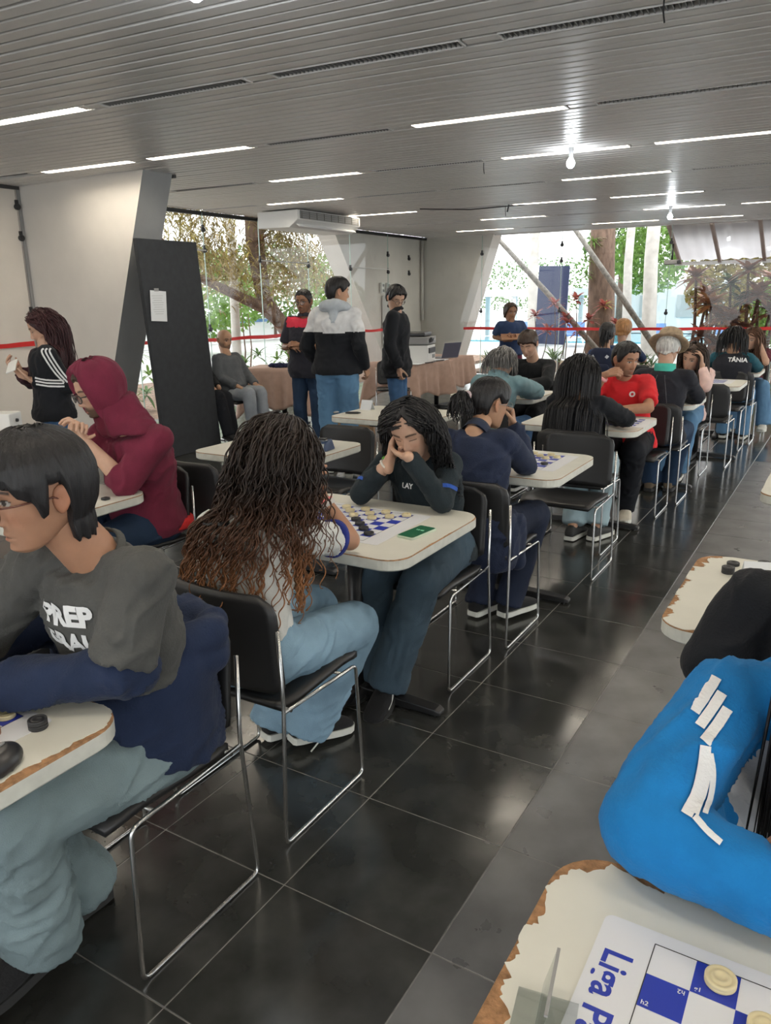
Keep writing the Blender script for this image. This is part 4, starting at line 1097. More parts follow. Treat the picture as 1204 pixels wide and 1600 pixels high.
add(p, hair_cap(hd, [(0, .092), (.35, .085), (.7, .05), (.95, .012), (1.2, -.03), (1.6, -.07), (PI, -.1)], .014, .004, 'hair_base', M['hair_black'], ridge=.003))
def comb_side(d): return np.array([(1.0 if d[0] > -.12 else -1.0), .05-.2*d[1], .05])
sh = torso_shape(p, .175, .12, .03)
long_hair(p, M['hair_black'], 820, .44, curl=.005, cfreq=24, r=.0030, comb=comb_side, body=sh, seed=8, spread=.08, offs=(.005, .020), lvar=.4, lean=(0.02, .02, 0), taper=.5, ylim=(-.01, .045))
_s = ribbon(p['top'], [(-1.30, 2.93, .955), (-1.36, 2.90, .985), (-1.44, 2.87, .985)], .03, (.1, -.5, .9), CL['royal_blue'], 'shoulder_stripe')
ribbon(p['top'], [(-1.345, 2.79, .83), (-1.375, 2.77, .845), (-1.41, 2.775, .84)], .016, (.45, -.85, .3), CL['royal_blue'], 'sleeve_stripe')
ribbon(p['top'], [(-1.765, 2.76, .835), (-1.73, 2.735, .845), (-1.70, 2.74, .84)], .014, (0, -.95, .3), CL['royal_blue'], 'sleeve_stripe')
M['lime'] = cloth('lime_patch', (.25, .65, .12)); 
ribbon(p['top'], [(-1.425, 2.80, .93), (-1.445, 2.80, .925)], .016, (.2, -.9, .4), M['lime'], 'lime_patch', n=6); ribbon(p['top'], [(-1.70, 2.80, .93), (-1.68, 2.80, .925)], .016, (0, -.9, .4), M['lime'], 'lime_patch', n=6)
letters(p['top'], 'LAY', .03, (-1.565, 2.76, .83), (1, .0, 0), (0, -.1, 1), M['white_ink'], bold=.001)
bracelet(p, 'R', mat('pale_bracelet', (.6, .57, .5), .4), 'bracelet', .10, .028, .004)
for k in 'L':
    o = p['shoe'+k]; bv = bvh_of(o); a = V(p['J']['an'+k]); td = V(.12, -1, -.25).normalized(); sd = td.cross(V(0, 0, 1)).normalized()
    ribbon(o, [a+td*(-.02)+V(0, 0, -.035), a+td*.04+V(0, 0, -.02), a+td*.07+V(0, 0, -.045), a+td*.11+V(0, 0, -.05)], .014, -sd, M['sole_white'], 'side_stripe', lift=.002)
    ribbon(o, [a+td*(-.05)+V(0, 0, -.064), a+td*.04+V(0, 0, -.064), a+td*.15+V(0, 0, -.064)], .018, -sd, M['sole_white'], 'side_stripe', lift=.006)

# ---------------- girl in navy coat
hd = Head((-1.505, 3.47, 1.10), (.45, .86, -.22))
def coat(c, o):
    J = o['J']; ell(c, [(o['sp'](0)+V(0, -.02, z), V(1, 0, 0), V(0, 1, 0), w, d) for z, w, d in ((.10, .20, .15), (0, .215, .165), (-.10, .22, .16), (-.17, .205, .14))])
    caps(c, V(-1.30, 3.30, .56), V(-1.285, 3.34, .36), .06, .045)
p = person('girl with glasses, black curly ponytail and a long navy coat, hand at her mouth',
    dict(pel=(-1.46, 3.24, .53), nk=(-1.505, 3.31, .965), shR=(-1.345, 3.355, .935), shL=(-1.675, 3.28, .925), elR=(-1.325, 3.52, .80), wrR=(-1.425, 3.59, .975), elL=(-1.70, 3.5, .80), wrL=(-1.52, 3.66, .80),
         knR=(-1.30, 3.62, .53), anR=(-1.37, 3.47, .10), knL=(-1.54, 3.66, .51), anL=(-1.52, 3.43, .09)), 0, SK['mid'],
    top=dict(name='coat', m=CL['navy_coat'], sleeve=1., off=.026, sw=(.078, .068, .052), lo=-.1, wr=.012, wf=8, extra=coat, vox=.011),
    legs=dict(name='trousers', m=DN['navy_trousers'], r=(.09, .075, .07), wr=.01), shoes=dict(m=M['shoe_black'], sole=M['sole_white'], tdR=(.35, 1, 0), tdL=(.2, 1, 0)),
    head=dict(h=hd), hands=dict(R=((-.25, .05, .95), (-.6, -.5, 0), dict(curl=.85)), L=((.6, .5, 0), (0, 0, -1), {})), fem=1, vox=.011, seed=21)
short_hair(p, M['hair_black'], [(0, .075), (.5, .068), (.9, .045), (1.2, .012), (1.45, .0), (1.62, .03), (1.9, .01), (2.1, -.05), (PI, -.075)], .017, .005)
tb = hd.w((-.03, -.108, .010))
add(p, MB().lathe([(.018, -.012), (.03, -.008), (.034, 0), (.03, .008), (.018, .012)], tb, 14, (-.5, -.8, -.2)).build('scrunchie', cloth('pale_scrunchie', (.75, .6, .62)), None, True))
th = Head(tb+V(-.015, -.045, -.02), (0, 1, 0), sc=.42)
add(p, drape(th, 150, .27, lambda d: np.array([d[0]*.6, -.6, .2]), lambda d: d[2] > -.3, body=None, curl=.011, cfreq=55, r=.0042, m=M['hair_black'], name='ponytail', seed=5, spread=.22, offs=(.004, .02), face=False, lvar=.45, lean=(.02, -.02, 0)))
add(p, glasses(hd, M['grey_plastic'], None, .024, .0014))
collar(p, CL['navy_coat'], 'collar', .07, .066)

# ---------------- man in maroon hood
hd = Head((-2.99, 2.375, 1.215), (-.32, -.90, -.30))
p = person('bearded man in a maroon hoodie with the hood up, hands clasped',
    dict(pel=(-2.99, 2.60, .53), nk=(-2.90, 2.45, 1.03), shL=(-2.715, 2.49, .975), shR=(-3.085, 2.43, .975), elL=(-2.815, 2.325, .80), wrL=(-2.955, 2.245, 1.00), elR=(-3.13, 2.27, .80), wrR=(-3.015, 2.225, 1.00),
         knL=(-2.88, 2.20, .53), anL=(-2.88, 2.22, .09), knR=(-3.12, 2.18, .52), anR=(-3.14, 2.2, .09), bulge=(.05, 0, 0)), PI+.15, SK['light'],
    top=dict(name='hoodie', m=CL['maroon_fleece'], sleeve=.60, off=.035, sw=(.085, .075, .062), lo=-.1, belly=.05, wr=.010, wf=8, vox=.010),
    legs=dict(name='jeans', m=DN['denim_navy'], r=(.105, .08, .07), wr=.01), shoes=dict(m=M['shoe_black'], sole=M['sole_black']),
    head=dict(h=hd, beard=.85, brow=(.03, .018, .012), eyes='closed'), hands=dict(L=((-.45, .05, .9), (-.75, -.4, .3), dict(curl=.55)), R=((.55, .05, .85), (.75, -.3, .3), dict(curl=.6))), fat=1.12, vox=.011, seed=31, res=1.1)
short_hair(p, M['hair_brown'], LINE_M, .014, .006)
add(p, hair_cap(hd, [(0, .092), (.5, .088), (.75, .07), (.92, .0), (1.05, -.08), (1.3, -.13), (PI, -.135)], .040, .034, 'hood', CL['maroon_fleece'], ridge=.007, fz=10, clump=8, inset=.012))
mb = MB(); _nk = p['J']['nk']; _rr = p['rr']; _a0 = hd.w((0, -.045, -.06)); _a1 = hd.w((0, -.05, -.115)); _ff = hd.d((0, 1, 0))
ell(mb, [(_a0, hd.d((1, 0, 0)), _ff, .108, .100), (_a1, hd.d((1, 0, 0)), _ff, .112, .108), (_nk+p['f']*(-.01)+V(0, 0, .03), _rr, p['f'], .128, .118), (_nk-V(0, 0, .02), _rr, p['f'], .165, .125)])
for s_ in (-1, 1): caps(mb, hd.w((s_*.088, .02, -.085)), _nk+p['f']*.09+_rr*(s_*.03)-V(0, 0, .01), .026, .03)
_me = remesh(mb, .012, 4, 'hood_base'); wrinkle(_me, .008, 10, 2); add(p, link('hood_base', _me, CL['maroon_fleece']))
add(p, glasses(hd, M['black_plastic'], None, .024, .0026, .85))
mb = MB(); ell(mb, [(V(-2.965, 2.63, z), V(1, 0, 0), V(0, 1, 0), .205, .162) for z in (.50, .53, .55)]); add(p, link('undershirt', remesh(mb, .012, 3, 'undershirt'), CL['bright_red']))

# ---------------- long black hair, back to the camera
hd = Head((-1.515, 4.985, 1.105), (.05, .86, -.5))
p = person('girl in black with very long straight black hair, seen from behind',
    dict(pel=(-1.48, 4.80, .53), nk=(-1.50, 4.86, .955), shR=(-1.325, 4.90, .925), shL=(-1.665, 4.86, .925), elR=(-1.235, 5.07, .82), wrR=(-1.40, 5.24, .80), elL=(-1.72, 5.08, .81), wrL=(-1.55, 5.25, .80),
         knR=(-1.36, 5.17, .50), anR=(-1.365, 4.985, .085), knL=(-1.56, 5.17, .50), anL=(-1.505, 4.92, .085)), 0, SK['mid'],
    top=dict(name='sweater', m=CL['black_cotton'], sleeve=1., off=.022, sw=(.075, .066, .05), lo=-.1, wr=.008),
    legs=dict(name='jeans', m=DN['pale_jeans'], r=(.09, .078, .075), hem=-.02, wr=.01), shoes=dict(m=M['skin_shoe'] if 'skin_shoe' in M else M['sole_black'], sole=M['sole_white'], name='sandal', tdR=(.25, 1, 0), tdL=(.1, 1, 0), low=.075),
    head=dict(h=hd, eyes='closed'), hands=dict(R=((-.7, .7, 0), (0, 0, -1), {}), L=((.7, .7, 0), (0, 0, -1), {})), fem=1, vox=.012, seed=41, res=.7)
add(p, hair_cap(hd, LINE_F, .014, .004, 'hair_base', M['hair_black']))
long_hair(p, M['hair_black'], 700, .68, body=torso_shape(p, .21, .15, .03), r=.0030, seed=2, spread=.05, offs=(.006, .018), lean=(-.03, -.12, 0), comb=lambda d: np.array([d[0]*.8, -.9, .1]), lvar=.18, taper=.5)

# ---------------- man in red
hd = Head((-1.445, 5.80, 1.145), (.80, -.55, -.22))
p = person('man in a red t-shirt with short dark hair looking sideways, hand at his chin',
    dict(pel=(-1.41, 5.90, .53), nk=(-1.46, 5.87, 1.00), shL=(-1.275, 5.90, .97), shR=(-1.645, 5.84, .965), elL=(-1.225, 5.66, .815), wrL=(-1.46, 5.55, .80), elR=(-1.665, 5.63, .85), wrR=(-1.535, 5.62, 1.045),
         knL=(-1.27, 5.50, .52), anL=(-1.315, 5.59, .09), knR=(-1.52, 5.48, .51), anR=(-1.52, 5.55, .09)), PI-.1, SK['tan'],
    top=dict(name='t_shirt', m=CL['red_jersey'], sleeve=.40, off=.02, sw=(.076, .070, .06), lo=-.1, wr=.009),
    legs=dict(name='trousers', m=DN['black_trousers'], r=(.10, .086, .062), wr=.012), shoes=dict(m=cloth('cream_trainer', (.50, .46, .38)), sole=M['sole_white'], tdL=(.15, -1, 0)),
    head=dict(h=hd, beard=.45, brow=(.02, .014, .011)), hands=dict(L=((-1, -.1, 0), (0, 0, -1), {}), R=((.85, .1, .25), (-.2, .6, -.6), dict(curl=.75))), fat=1.05, vox=.012, seed=51, res=.9)
short_hair(p, M['hair_black'], LINE_M, .017, .006)
bracelet(p, 'R', mat('pink_band', (.8, .35, .36), .6), 'wristband', .14, .033, .011)
letters(p['top'], 'O', .05, (-1.37, 5.74, .89), (.98, .1, 0), (0, -.1, 1), M['white_ink'], name='chest_emblem', bold=.003)

# ---------------- man with straw hat
hd = Head((-1.265, 6.36, 1.185), (.0, .85, -.45))
p = person('grey-haired man in a straw hat, dark jacket and teal collar, seen from behind',
    dict(pel=(-1.27, 6.27, .53), nk=(-1.262, 6.29, 1.03), elR=(-1.03, 6.46, .81), wrR=(-1.2, 6.62, .80), elL=(-1.50, 6.46, .81), wrL=(-1.35, 6.62, .80), knR=(-1.13, 6.58, .53), anR=(-1.22, 6.62, .09), knL=(-1.38, 6.58, .52), anL=(-1.36, 6.55, .09)), 0, SK['light'],
    top=dict(name='jacket', m=CL['vest'], sleeve=1., off=.024, sw=(.078, .066, .05), lo=-.1, wr=.008, vox=.013),
    legs=dict(name='trousers', m=DN['denim_navy'], r=(.095, .08, .072)), shoes=dict(m=cloth('brown_suede', (.13, .10, .07)), sole=M['sole_black'], s=1.1),
    head=dict(h=hd, eyes='closed'), hands=dict(R=((-.6, .7, 0), (0, 0, -1), {}), L=((.6, .7, 0), (0, 0, -1), {})), vox=.013, seed=61, res=.6)
short_hair(p, M['hair_white'], [(0, .06), (1.0, .03), (1.5, -.02), (2.0, -.04), (PI, -.085)], .014, .008)
hm = mat('woven_straw', (.34, .25, .16), .8, var=.2, vscale=40, bump=.6, bscale=150)
hat = empty('straw_hat', (0, 0, 0), 0, 'brown straw hat with a dark band on the grey-haired man', 'hat'); hu = hd.d((0, .15, 1)).normalized(); hc_ = hd.w((0, 0, .048))
MB().lathe([(.092, 0), (.135, -.014), (.148, -.006), (.150, 0), (.136, -.006), (.098, .012), (.094, .06), (.086, .098), (.06, .104), (.0, .096)], hc_, 32, hu).build('crown', hm, hat, True)
MB().lathe([(.0975, .008), (.1005, .008), (.099, .034), (.096, .034)], hc_, 32, hu).build('hat_band', cloth('dark_hat_band', (.05, .035, .025)), hat, True)
collar(p, CL['teal_collar'], 'collar', .06, .078)
for s in (-.045, .045): ribbon(p['top'], [(-1.265+s*.6, 6.13, 1.01), (-1.265+s*1.2, 6.08, .87), (-1.265+s*1.6, 6.06, .72)], .005, (0, -1, .2), CL['grey_knit'], 'back_seam')

# ---------------- girl in pink
hd = Head((-1.235, 7.28, 1.065), (-.25, -.88, -.35), -.25)
p = person('girl in a pale pink sweater with long brown hair leaning her cheek on her hand',
    dict(pel=(-1.30, 7.50, .53), nk=(-1.255, 7.40, .955), elL=(-1.075, 7.115, .82), wrL=(-1.135, 7.19, .99), elR=(-1.45, 7.12, .81), wrR=(-1.2, 7.06, .80), knL=(-1.18, 7.05, .53), anL=(-1.24, 7.12, .09), knR=(-1.38, 7.04, .52), anR=(-1.42, 7.1, .09)), PI, SK['light'],
    top=dict(name='sweater', m=CL['pink_knit'], sleeve=.95, off=.018, sw=(.066, .056, .044), vox=.013, wr=.008),
    legs=dict(name='jeans', m=DN['denim_blue'], r=(.092, .08, .08)), shoes=dict(m=M['shoe_black'], sole=M['sole_white']),
    head=dict(h=hd), hands=dict(L=((-.1, .05, 1), (-.9, 0, 0), dict(curl=.4)), R=((1, .1, 0), (0, 0, -1), {})), fem=1, vox=.013, seed=71, res=.8)
add(p, hair_cap(hd, LINE_F, .012, .004, 'hair_base', M['hair_brown']))
long_hair(p, M['hair_brown'], 260, .46, body=torso_shape(p, .17, .12), curl=.004, cfreq=20, r=.005, seed=4, spread=.12, lean=(.02, .0, 0))

# ---------------- vest wearer and brown-haired girl
hd = Head((-1.15, 9.20, 1.125), (.1, .85, -.5))
p = person('black-haired person in a dark vest over teal sleeves, white lettering on the back',
    dict(pel=(-1.13, 9.15, .53), nk=(-1.145, 9.12, .975), elR=(-.90, 9.3, .81), wrR=(-1.08, 9.45, .80), elL=(-1.38, 9.28, .81), wrL=(-1.2, 9.45, .80), knR=(-.98, 9.40, .53), anR=(-1.0, 9.42, .09), knL=(-1.2, 9.4, .52), anL=(-1.2, 9.42, .09)), 0, SK['mid'],
    top=dict(name='pullover', m=CL['teal_sleeve'], sleeve=1., off=.016, sw=(.072, .064, .05), vox=.014), legs=dict(name='jeans', m=DN['denim_blue'], r=(.092, .08, .075)), shoes=dict(m=M['shoe_black'], sole=M['sole_white']),
    head=dict(h=hd, eyes='closed'), hands=dict(R=((-.7, .6, 0), (0, 0, -1), {})), vox=.014, seed=81, res=.5)
add(p, hair_cap(hd, LINE_F, .016, .006, 'hair_base', M['hair_black'])); long_hair(p, M['hair_black'], 160, .30, body=torso_shape(p, .2, .16), r=.006, seed=6, spread=.08, comb=lambda d: np.array([d[0], -.9, 0]), lean=(0, -.06, 0))
mb = MB(); J = p['J']
for t0, w, d in ((0, 0, 0),):
    ell(mb, [(p['sp'](t), p['rr'], p['spt'](t).cross(p['rr']).normalized(), w_, d_) for t, w_, d_ in ((0, .21, .165), (.2, .205, .155), (.5, .195, .15), (.75, .20, .148), (.92, .165, .115), (.99, .10, .08))])
_me = remesh(mb, .014, 4, 'vest'); wrinkle(_me, .005, 9, 2); _v = add(p, link('vest', _me, CL['vest']))
letters(_v, 'TÂNIA', .062, (-1.075, 8.84, .93), (1, 0, 0), (0, .12, 1), M['white_ink'], bold=.002, lift=.006)
hd = Head((-1.06, 10.02, 1.09), (-.35, -.88, -.25), -.2)
p = person('girl with long auburn hair holding her forehead at the far right table',
    dict(pel=(-1.09, 10.22, .53), nk=(-1.06, 10.14, .97), elL=(-.88, 9.90, .82), wrL=(-.97, 9.95, 1.03), elR=(-1.25, 9.9, .81), wrR=(-1.1, 9.85, .80), knL=(-.88, 9.78, .56), anL=(-.82, 9.72, .16), knR=(-1.15, 9.8, .52), anR=(-1.2, 9.82, .09)), PI, SK['light'],
    top=dict(name='t_shirt', m=CL['burgundy'], sleeve=.4, off=.018, vox=.014), legs=dict(name='jeans', m=DN['denim_blue'], r=(.092, .08, .085)), shoes=dict(m=M['sole_white'], sole=M['sole_white']),
    head=dict(h=hd), hands=dict(L=((-.3, .1, .9), (-.8, .4, 0), dict(curl=.4))), fem=1, vox=.014, seed=91, res=.6)
add(p, hair_cap(hd, LINE_F, .012, .004, 'hair_base', M['hair_auburn'])); long_hair(p, M['hair_auburn'], 180, .5, body=torso_shape(p, .17, .12), curl=.004, cfreq=18, r=.006, seed=9, spread=.15)

# ---------------- denim jacket and boy in black
hd = Head((-2.49, 6.02, 1.075), (.15, .80, -.58))
p = person('grey-haired person hunched in a faded denim jacket, seen from behind',
    dict(pel=(-2.52, 5.84, .53), nk=(-2.49, 5.92, .955), elR=(-2.27, 6.22, .82), wrR=(-2.45, 6.36, .80), elL=(-2.72, 6.2, .81), wrL=(-2.6, 6.38, .80), knR=(-2.38, 6.25, .53), anR=(-2.36, 6.0, .09), knL=(-2.62, 6.25, .52), anL=(-2.6, 6.05, .09), bulge=(.09, 0, 0)), 0, SK['light'],
    top=dict(name='denim_jacket', m=CL['denim_jacket'], sleeve=1., off=.034, sw=(.09, .08, .058), lo=-.1, wr=.014, wf=8, vox=.012),
    legs=dict(name='jeans', m=DN['denim_mid'], r=(.095, .085, .075)), shoes=dict(m=M['shoe_black'], sole=M['sole_white']),
    head=dict(h=hd, eyes='closed'), hands=dict(R=((-.6, .7, 0), (0, 0, -1), {})), vox=.013, seed=101, res=.6)
add(p, hair_cap(hd, LINE_F, .018, .008, 'hair_base', M['hair_grey'], ridge=.006)); long_hair(p, M['hair_grey'], 160, .22, body=torso_shape(p, .2, .14), r=.004, curl=.004, cfreq=30, seed=13, spread=.2, comb=lambda d: np.array([d[0]*.8, -.9, 0]))
collar(p, CL['denim_jacket'], 'collar', .05, .088)
hd = Head((-2.70, 7.12, 1.165), (.0, -.86, -.5))
p = person('boy in a black sweater with short dark hair looking down, arms folded on the table',
    dict(pel=(-2.70, 7.30, .53), nk=(-2.69, 7.24, 1.0), elL=(-2.46, 7.0, .81), wrL=(-2.66, 6.87, .80), elR=(-2.92, 7.0, .81), wrR=(-2.72, 6.9, .82), knL=(-2.55, 6.9, .52), anL=(-2.5, 6.95, .09), knR=(-2.8, 6.9, .52), anR=(-2.8, 6.95, .09)), PI, SK['light'],
    top=dict(name='sweater', m=CL['black_knit'], sleeve=1., off=.022, sw=(.075, .066, .05), vox=.013), legs=dict(name='trousers', m=DN['black_trousers'], r=(.09, .08, .07)), shoes=dict(m=M['shoe_black'], sole=M['sole_black']),
    head=dict(h=hd, eyes='closed', brow=(.02, .015, .012)), hands=dict(L=((-.9, -.2, 0), (0, 0, -1), {}), R=((.9, -.2, 0), (0, 0, -1), {})), vox=.013, seed=111, res=.8)
short_hair(p, M['hair_brown'], [(0, .045), (.6, .045), (.9, .04), (1.2, .01), (1.4, -.02), (1.6, .02), (1.9, .0), (2.1, -.06), (PI, -.09)], .02, .010)

# ---------------- backpack girl and blond neighbour
hd = Head((-2.545, 9.27, 1.165), (0, .95, -.2))
p = person('black-haired girl wearing a navy backpack, sitting before the far window',
    dict(pel=(-2.50, 9.15, .53), nk=(-2.54, 9.22, .985), elR=(-2.3, 9.42, .82), wrR=(-2.45, 9.6, .80), elL=(-2.78, 9.4, .82), wrL=(-2.6, 9.6, .8), anR=(-2.4, 9.5, .09), anL=(-2.6, 9.5, .09)), 0, SK['mid'],
    top=dict(name='t_shirt', m=CL['navy_tee'], sleeve=.45, vox=.015), legs=dict(name='trousers', m=DN['navy_trousers']), head=dict(h=hd), fem=1, vox=.015, seed=121, res=.5)
add(p, hair_cap(hd, LINE_F, .016, .006, 'hair_base', M['hair_black'])); add(p, drape(Head(hd.w((0, -.09, -.02)), (0, 1, 0), sc=.5), 60, .30, lambda d: np.array([0, -.5, 0]), lambda d: True, r=.006, m=M['hair_black'], name='ponytail', seed=3, spread=.06, face=False))
bp_ = empty('backpack', (-2.53, 9.0, 0), 0, 'navy backpack with pale markings on the black-haired girl', 'backpack'); bm_c = cloth('navy_backpack', S('20263a'))
mb = MB(); ell(mb, [(V(-2.53, 9.035, z), V(1, 0, 0), V(0, 1, 0), w, d) for z, w, d in ((.62, .13, .06), (.66, .15, .08), (.85, .15, .085), (.97, .13, .07), (1.01, .09, .05))])
_o = link('bag_body', remesh(mb, .012, 4), bm_c, bp_); _o.matrix_parent_inverse = Matrix.Translation((2.53, -9.0, 0))
mb = MB(); ell(mb, [(V(-2.53, 8.955, z), V(1, 0, 0), V(0, 1, 0), w, d) for z, w, d in ((.65, .11, .03), (.70, .125, .045), (.80, .12, .04), (.83, .10, .025))]); _q = link('front_pocket', remesh(mb, .012, 3), bm_c, bp_); _q.matrix_parent_inverse = Matrix.Translation((2.53, -9.0, 0))
for s in (-1, 1): ribbon(_o, [(-2.53+s*.07, 8.9, .92), (-2.53+s*.09, 8.9, .95)], .03, (0, -1, .3), CL['pale_tee'], 'pale_mark', n=6)
hd = Head((-2.06, 9.46, 1.10), (.1, .95, -.3))
hd = Head((-2.46, 9.66, 1.19), (.1, .95, -.3))
p = person('person with dark blond hair just behind the girl with the backpack',
    dict(pel=(-2.40, 9.68, .53), nk=(-2.45, 9.64, 1.0), elR=(-2.22, 9.8, .82), wrR=(-2.35, 9.95, .80), elL=(-2.68, 9.8, .82), wrL=(-2.5, 9.95, .8), anR=(-2.34, 10.0, .09), anL=(-2.5, 10.0, .09)), 0, SK['light'],
    top=dict(name='t_shirt', m=CL['navy_tee'], sleeve=.45, vox=.015), legs=dict(name='trousers', m=DN['navy_trousers']), head=dict(h=hd), fem=1, vox=.015, seed=131, res=.4)
add(p, hair_cap(hd, LINE_F, .022, .010, 'hair', M['hair_blond'], ridge=.006))

# ---------------- seated bald man and the neighbour behind the panel
hd = Head((-6.50, 7.06, 1.155), (.85, -.15, -.15))
p = person('bald bearded man in a grey sweater and light jeans, seated by the glass',
    dict(pel=(-6.42, 6.99, .52), nk=(-6.46, 7.03, .985), elR=(-6.40, 6.80, .74), wrR=(-6.17, 6.88, .63), elL=(-6.35, 7.24, .74), wrL=(-6.1, 7.12, .63), knR=(-6.03, 6.90, .55), anR=(-6.0, 6.90, .10), knL=(-6.03, 7.10, .55), anL=(-5.99, 7.12, .10)), PI/2, SK['mid'],
    top=dict(name='sweater', m=CL['grey_knit'], sleeve=.96, off=.03, sw=(.078, .068, .05), belly=.10, vox=.013, wr=.008), legs=dict(name='jeans', m=DN['grey_jeans'], r=(.092, .078, .07)), shoes=dict(m=cloth('grey_trainer', (.2, .2, .2)), sole=M['sole_white']),
    head=dict(h=hd, beard=.6, brow=(.05, .04, .035)), hands=dict(R=((.9, .1, -.3), (0, 0, -1), {}), L=((.9, .0, -.3), (0, 0, -1), {})), fat=1.08, vox=.012, seed=141, res=.8)
hd = Head((-6.62, 6.56, 1.16), (.9, -.1, -.1))
p = person('person in black trousers mostly hidden behind the charcoal panel, hand on the knee',
    dict(pel=(-6.55, 6.52, .52), nk=(-6.58, 6.54, .99), elR=(-6.45, 6.36, .72), wrR=(-6.22, 6.52, .64), elL=(-6.42, 6.74, .72), wrL=(-6.24, 6.64, .63), knR=(-6.15, 6.51, .555), anR=(-6.03, 6.51, .15), knL=(-6.15, 6.63, .54), anL=(-6.08, 6.64, .10)), PI/2, SK['mid'],
    top=dict(name='sweater', m=CL['black_knit'], sleeve=.9, vox=.014), legs=dict(name='trousers', m=DN['black_trousers'], r=(.09, .078, .07)), shoes=dict(m=M['shoe_black'], sole=M['sole_black'], tdR=(1, -.05, -.2)),
    head=dict(h=hd), hands=dict(R=((.8, .2, -.5), (.2, 0, -1), {})), vox=.013, seed=151, res=.5)
short_hair(p, M['hair_black'], LINE_M)
add(p, MB().lathe([(.038, 0), (.040, .0), (.040, .06), (.038, .06)], p['J']['anR']+V(-.01, 0, .005), 14, (-.3, 0, 1)).build('sock', M['sole_white'], None, True))

# ---------------- standing people
def standing(x, y, H, face, lean=0.0, sp_=.09):
    k = H/1.75; f = V(math.sin(face), math.cos(face), 0); r = f.cross(V(0, 0, 1)); b = V(x, y, 0)
    return dict(pel=b+V(0, 0, .94*k), nk=b+f*.01+V(0, 0, 1.455*k), hipR=b+r*.085+V(0, 0, .92*k), hipL=b-r*.085+V(0, 0, .92*k), knR=b+r*(sp_+.01)+f*.03+V(0, 0, .50*k), knL=b-r*(sp_+.01)+f*.03+V(0, 0, .50*k), anR=b+r*sp_-f*.02+V(0, 0, .085), anL=b-r*sp_-f*.02+V(0, 0, .085), bulge=(.0, 0, 0)), f, r
# girl by the left wall
J, f, r = standing(-4.93, 3.53, 1.58, PI+.62)
J.update(elR=(-5.13, 3.50, 1.06), wrR=(-5.06, 3.40, 1.13), elL=(-4.78, 3.55, 1.035), wrL=(-4.93, 3.38, 1.085))
hd = Head((-4.985, 3.56, 1.435), (-.62, -.70, -.34))
p = person('dark red-haired girl in a black striped jacket standing by the left wall with a phone', J, PI+.62, SK['light'],
    top=dict(name='track_jacket', m=[CL['black_cotton'], CL['wine_tee']], sleeve=1., off=.03, sw=(.074, .066, .054), lo=-.1, wr=.008, paint=lambda c: (((c-np.array(V(-4.93, 3.53, 1.2))) @ np.array([-.72, -.70, 0]) > .075) & (np.abs((c-np.array(V(-4.93, 3.53, 1.2))) @ np.array([-.70, .72, 0])) < .075) & (c[:, 2] > 1.02)), vox=.011),
    legs=dict(name='jeans', m=DN['denim_mid'], r=(.088, .065, .06)), shoes=dict(m=M['shoe_black'], sole=M['sole_white']),
    head=dict(h=hd, eyes='closed'), hands=dict(R=((-.6, -.6, .5), (.3, .1, .9), dict(curl=.5)), L=((-.7, -.5, .35), (.2, .2, .9), dict(curl=.5))), fem=1, vox=.011, seed=161, res=.9)
add(p, hair_cap(hd, LINE_F, .014, .005, 'hair_base', M['hair_red'])); long_hair(p, M['hair_red'], 420, .46, body=torso_shape(p, .17, .12), curl=.005, cfreq=22, r=.0038, seed=14, spread=.12, offs=(.008, .03), ylim=(.03, .0))
for k in range(3):
    q = (k-1)*.021; J = p['J']; n_ = V(.80, -.6, 0)
    ribbon(p['top'], [J['nk']+V(.05+q*.6, -.02+q*.8, -.01), J['shL']+V(q*.7, q*.9, .01), J['shL'].lerp(J['elL'], .5)+V(q*.7, q*.9, 0), J['elL']+V(q*.6, q*.8, .03)], .011, n_, M['white_strip'], 'sleeve_stripe', n=30)
    ribbon(p['top'], [J['elL']+V(-.0, -.02, .02+q), J['elL'].lerp(J['wrL'], .5)+V(0, 0, q), J['wrL'].lerp(J['elL'], .12)+V(0, 0, q)], .011, V(.7, -.7, .1), M['white_strip'], 'sleeve_stripe', n=24)
tag(MB().box((-5.02, 3.30, 1.185), (.072, .15, .009), rot=Matrix.Rotation(.6, 3, 'X') @ Matrix.Rotation(.7, 3, 'Z')).build('phone', M['white_plastic'], None, bevel=.003), 'white phone in the hands of the girl by the left wall', 'phone')
# polo man
J, f, r = standing(-4.93, 6.60, 1.72, PI-.25)
J.update(elR=(-5.16, 6.52, 1.12), wrR=(-4.98, 6.37, 1.14), elL=(-4.72, 6.50, 1.13), wrL=(-4.86, 6.36, 1.16))
hd = Head((-4.93, 6.575, 1.585), (.15, -.97, -.12))
p = person('man in sunglasses and a dark polo shirt with red shoulders, standing', J, PI-.25, SK['brown'],
    top=dict(name='polo_shirt', m=[CL['polo_dark'], CL['polo_red']], sleeve=.42, off=.026, sw=(.078, .074, .06), lo=-.22, belly=.03, paint=lambda c: ((c[:, 2] > 1.33) & (c[:, 2] < 1.43) & (np.abs(c[:, 0]+4.93) < .17) & (c[:, 1] < 6.60)), vox=.012),
    legs=dict(name='jeans', m=DN['denim_navy'], r=(.092, .072, .07)), shoes=dict(m=M['shoe_black'], sole=M['sole_black']),
    head=dict(h=hd, beard=.3), hands=dict(R=((.9, -.3, .05), (0, .6, -.6), {}), L=((-.9, -.3, .1), (0, .6, -.6), {})), fat=1.05, vox=.012, seed=171, res=.8)
short_hair(p, M['hair_black'], LINE_M, .008, .004); add(p, glasses(hd, M['black_plastic'], None, .024, .0024, .8)); collar(p, CL['polo_dark'], 'collar', .04, .078)
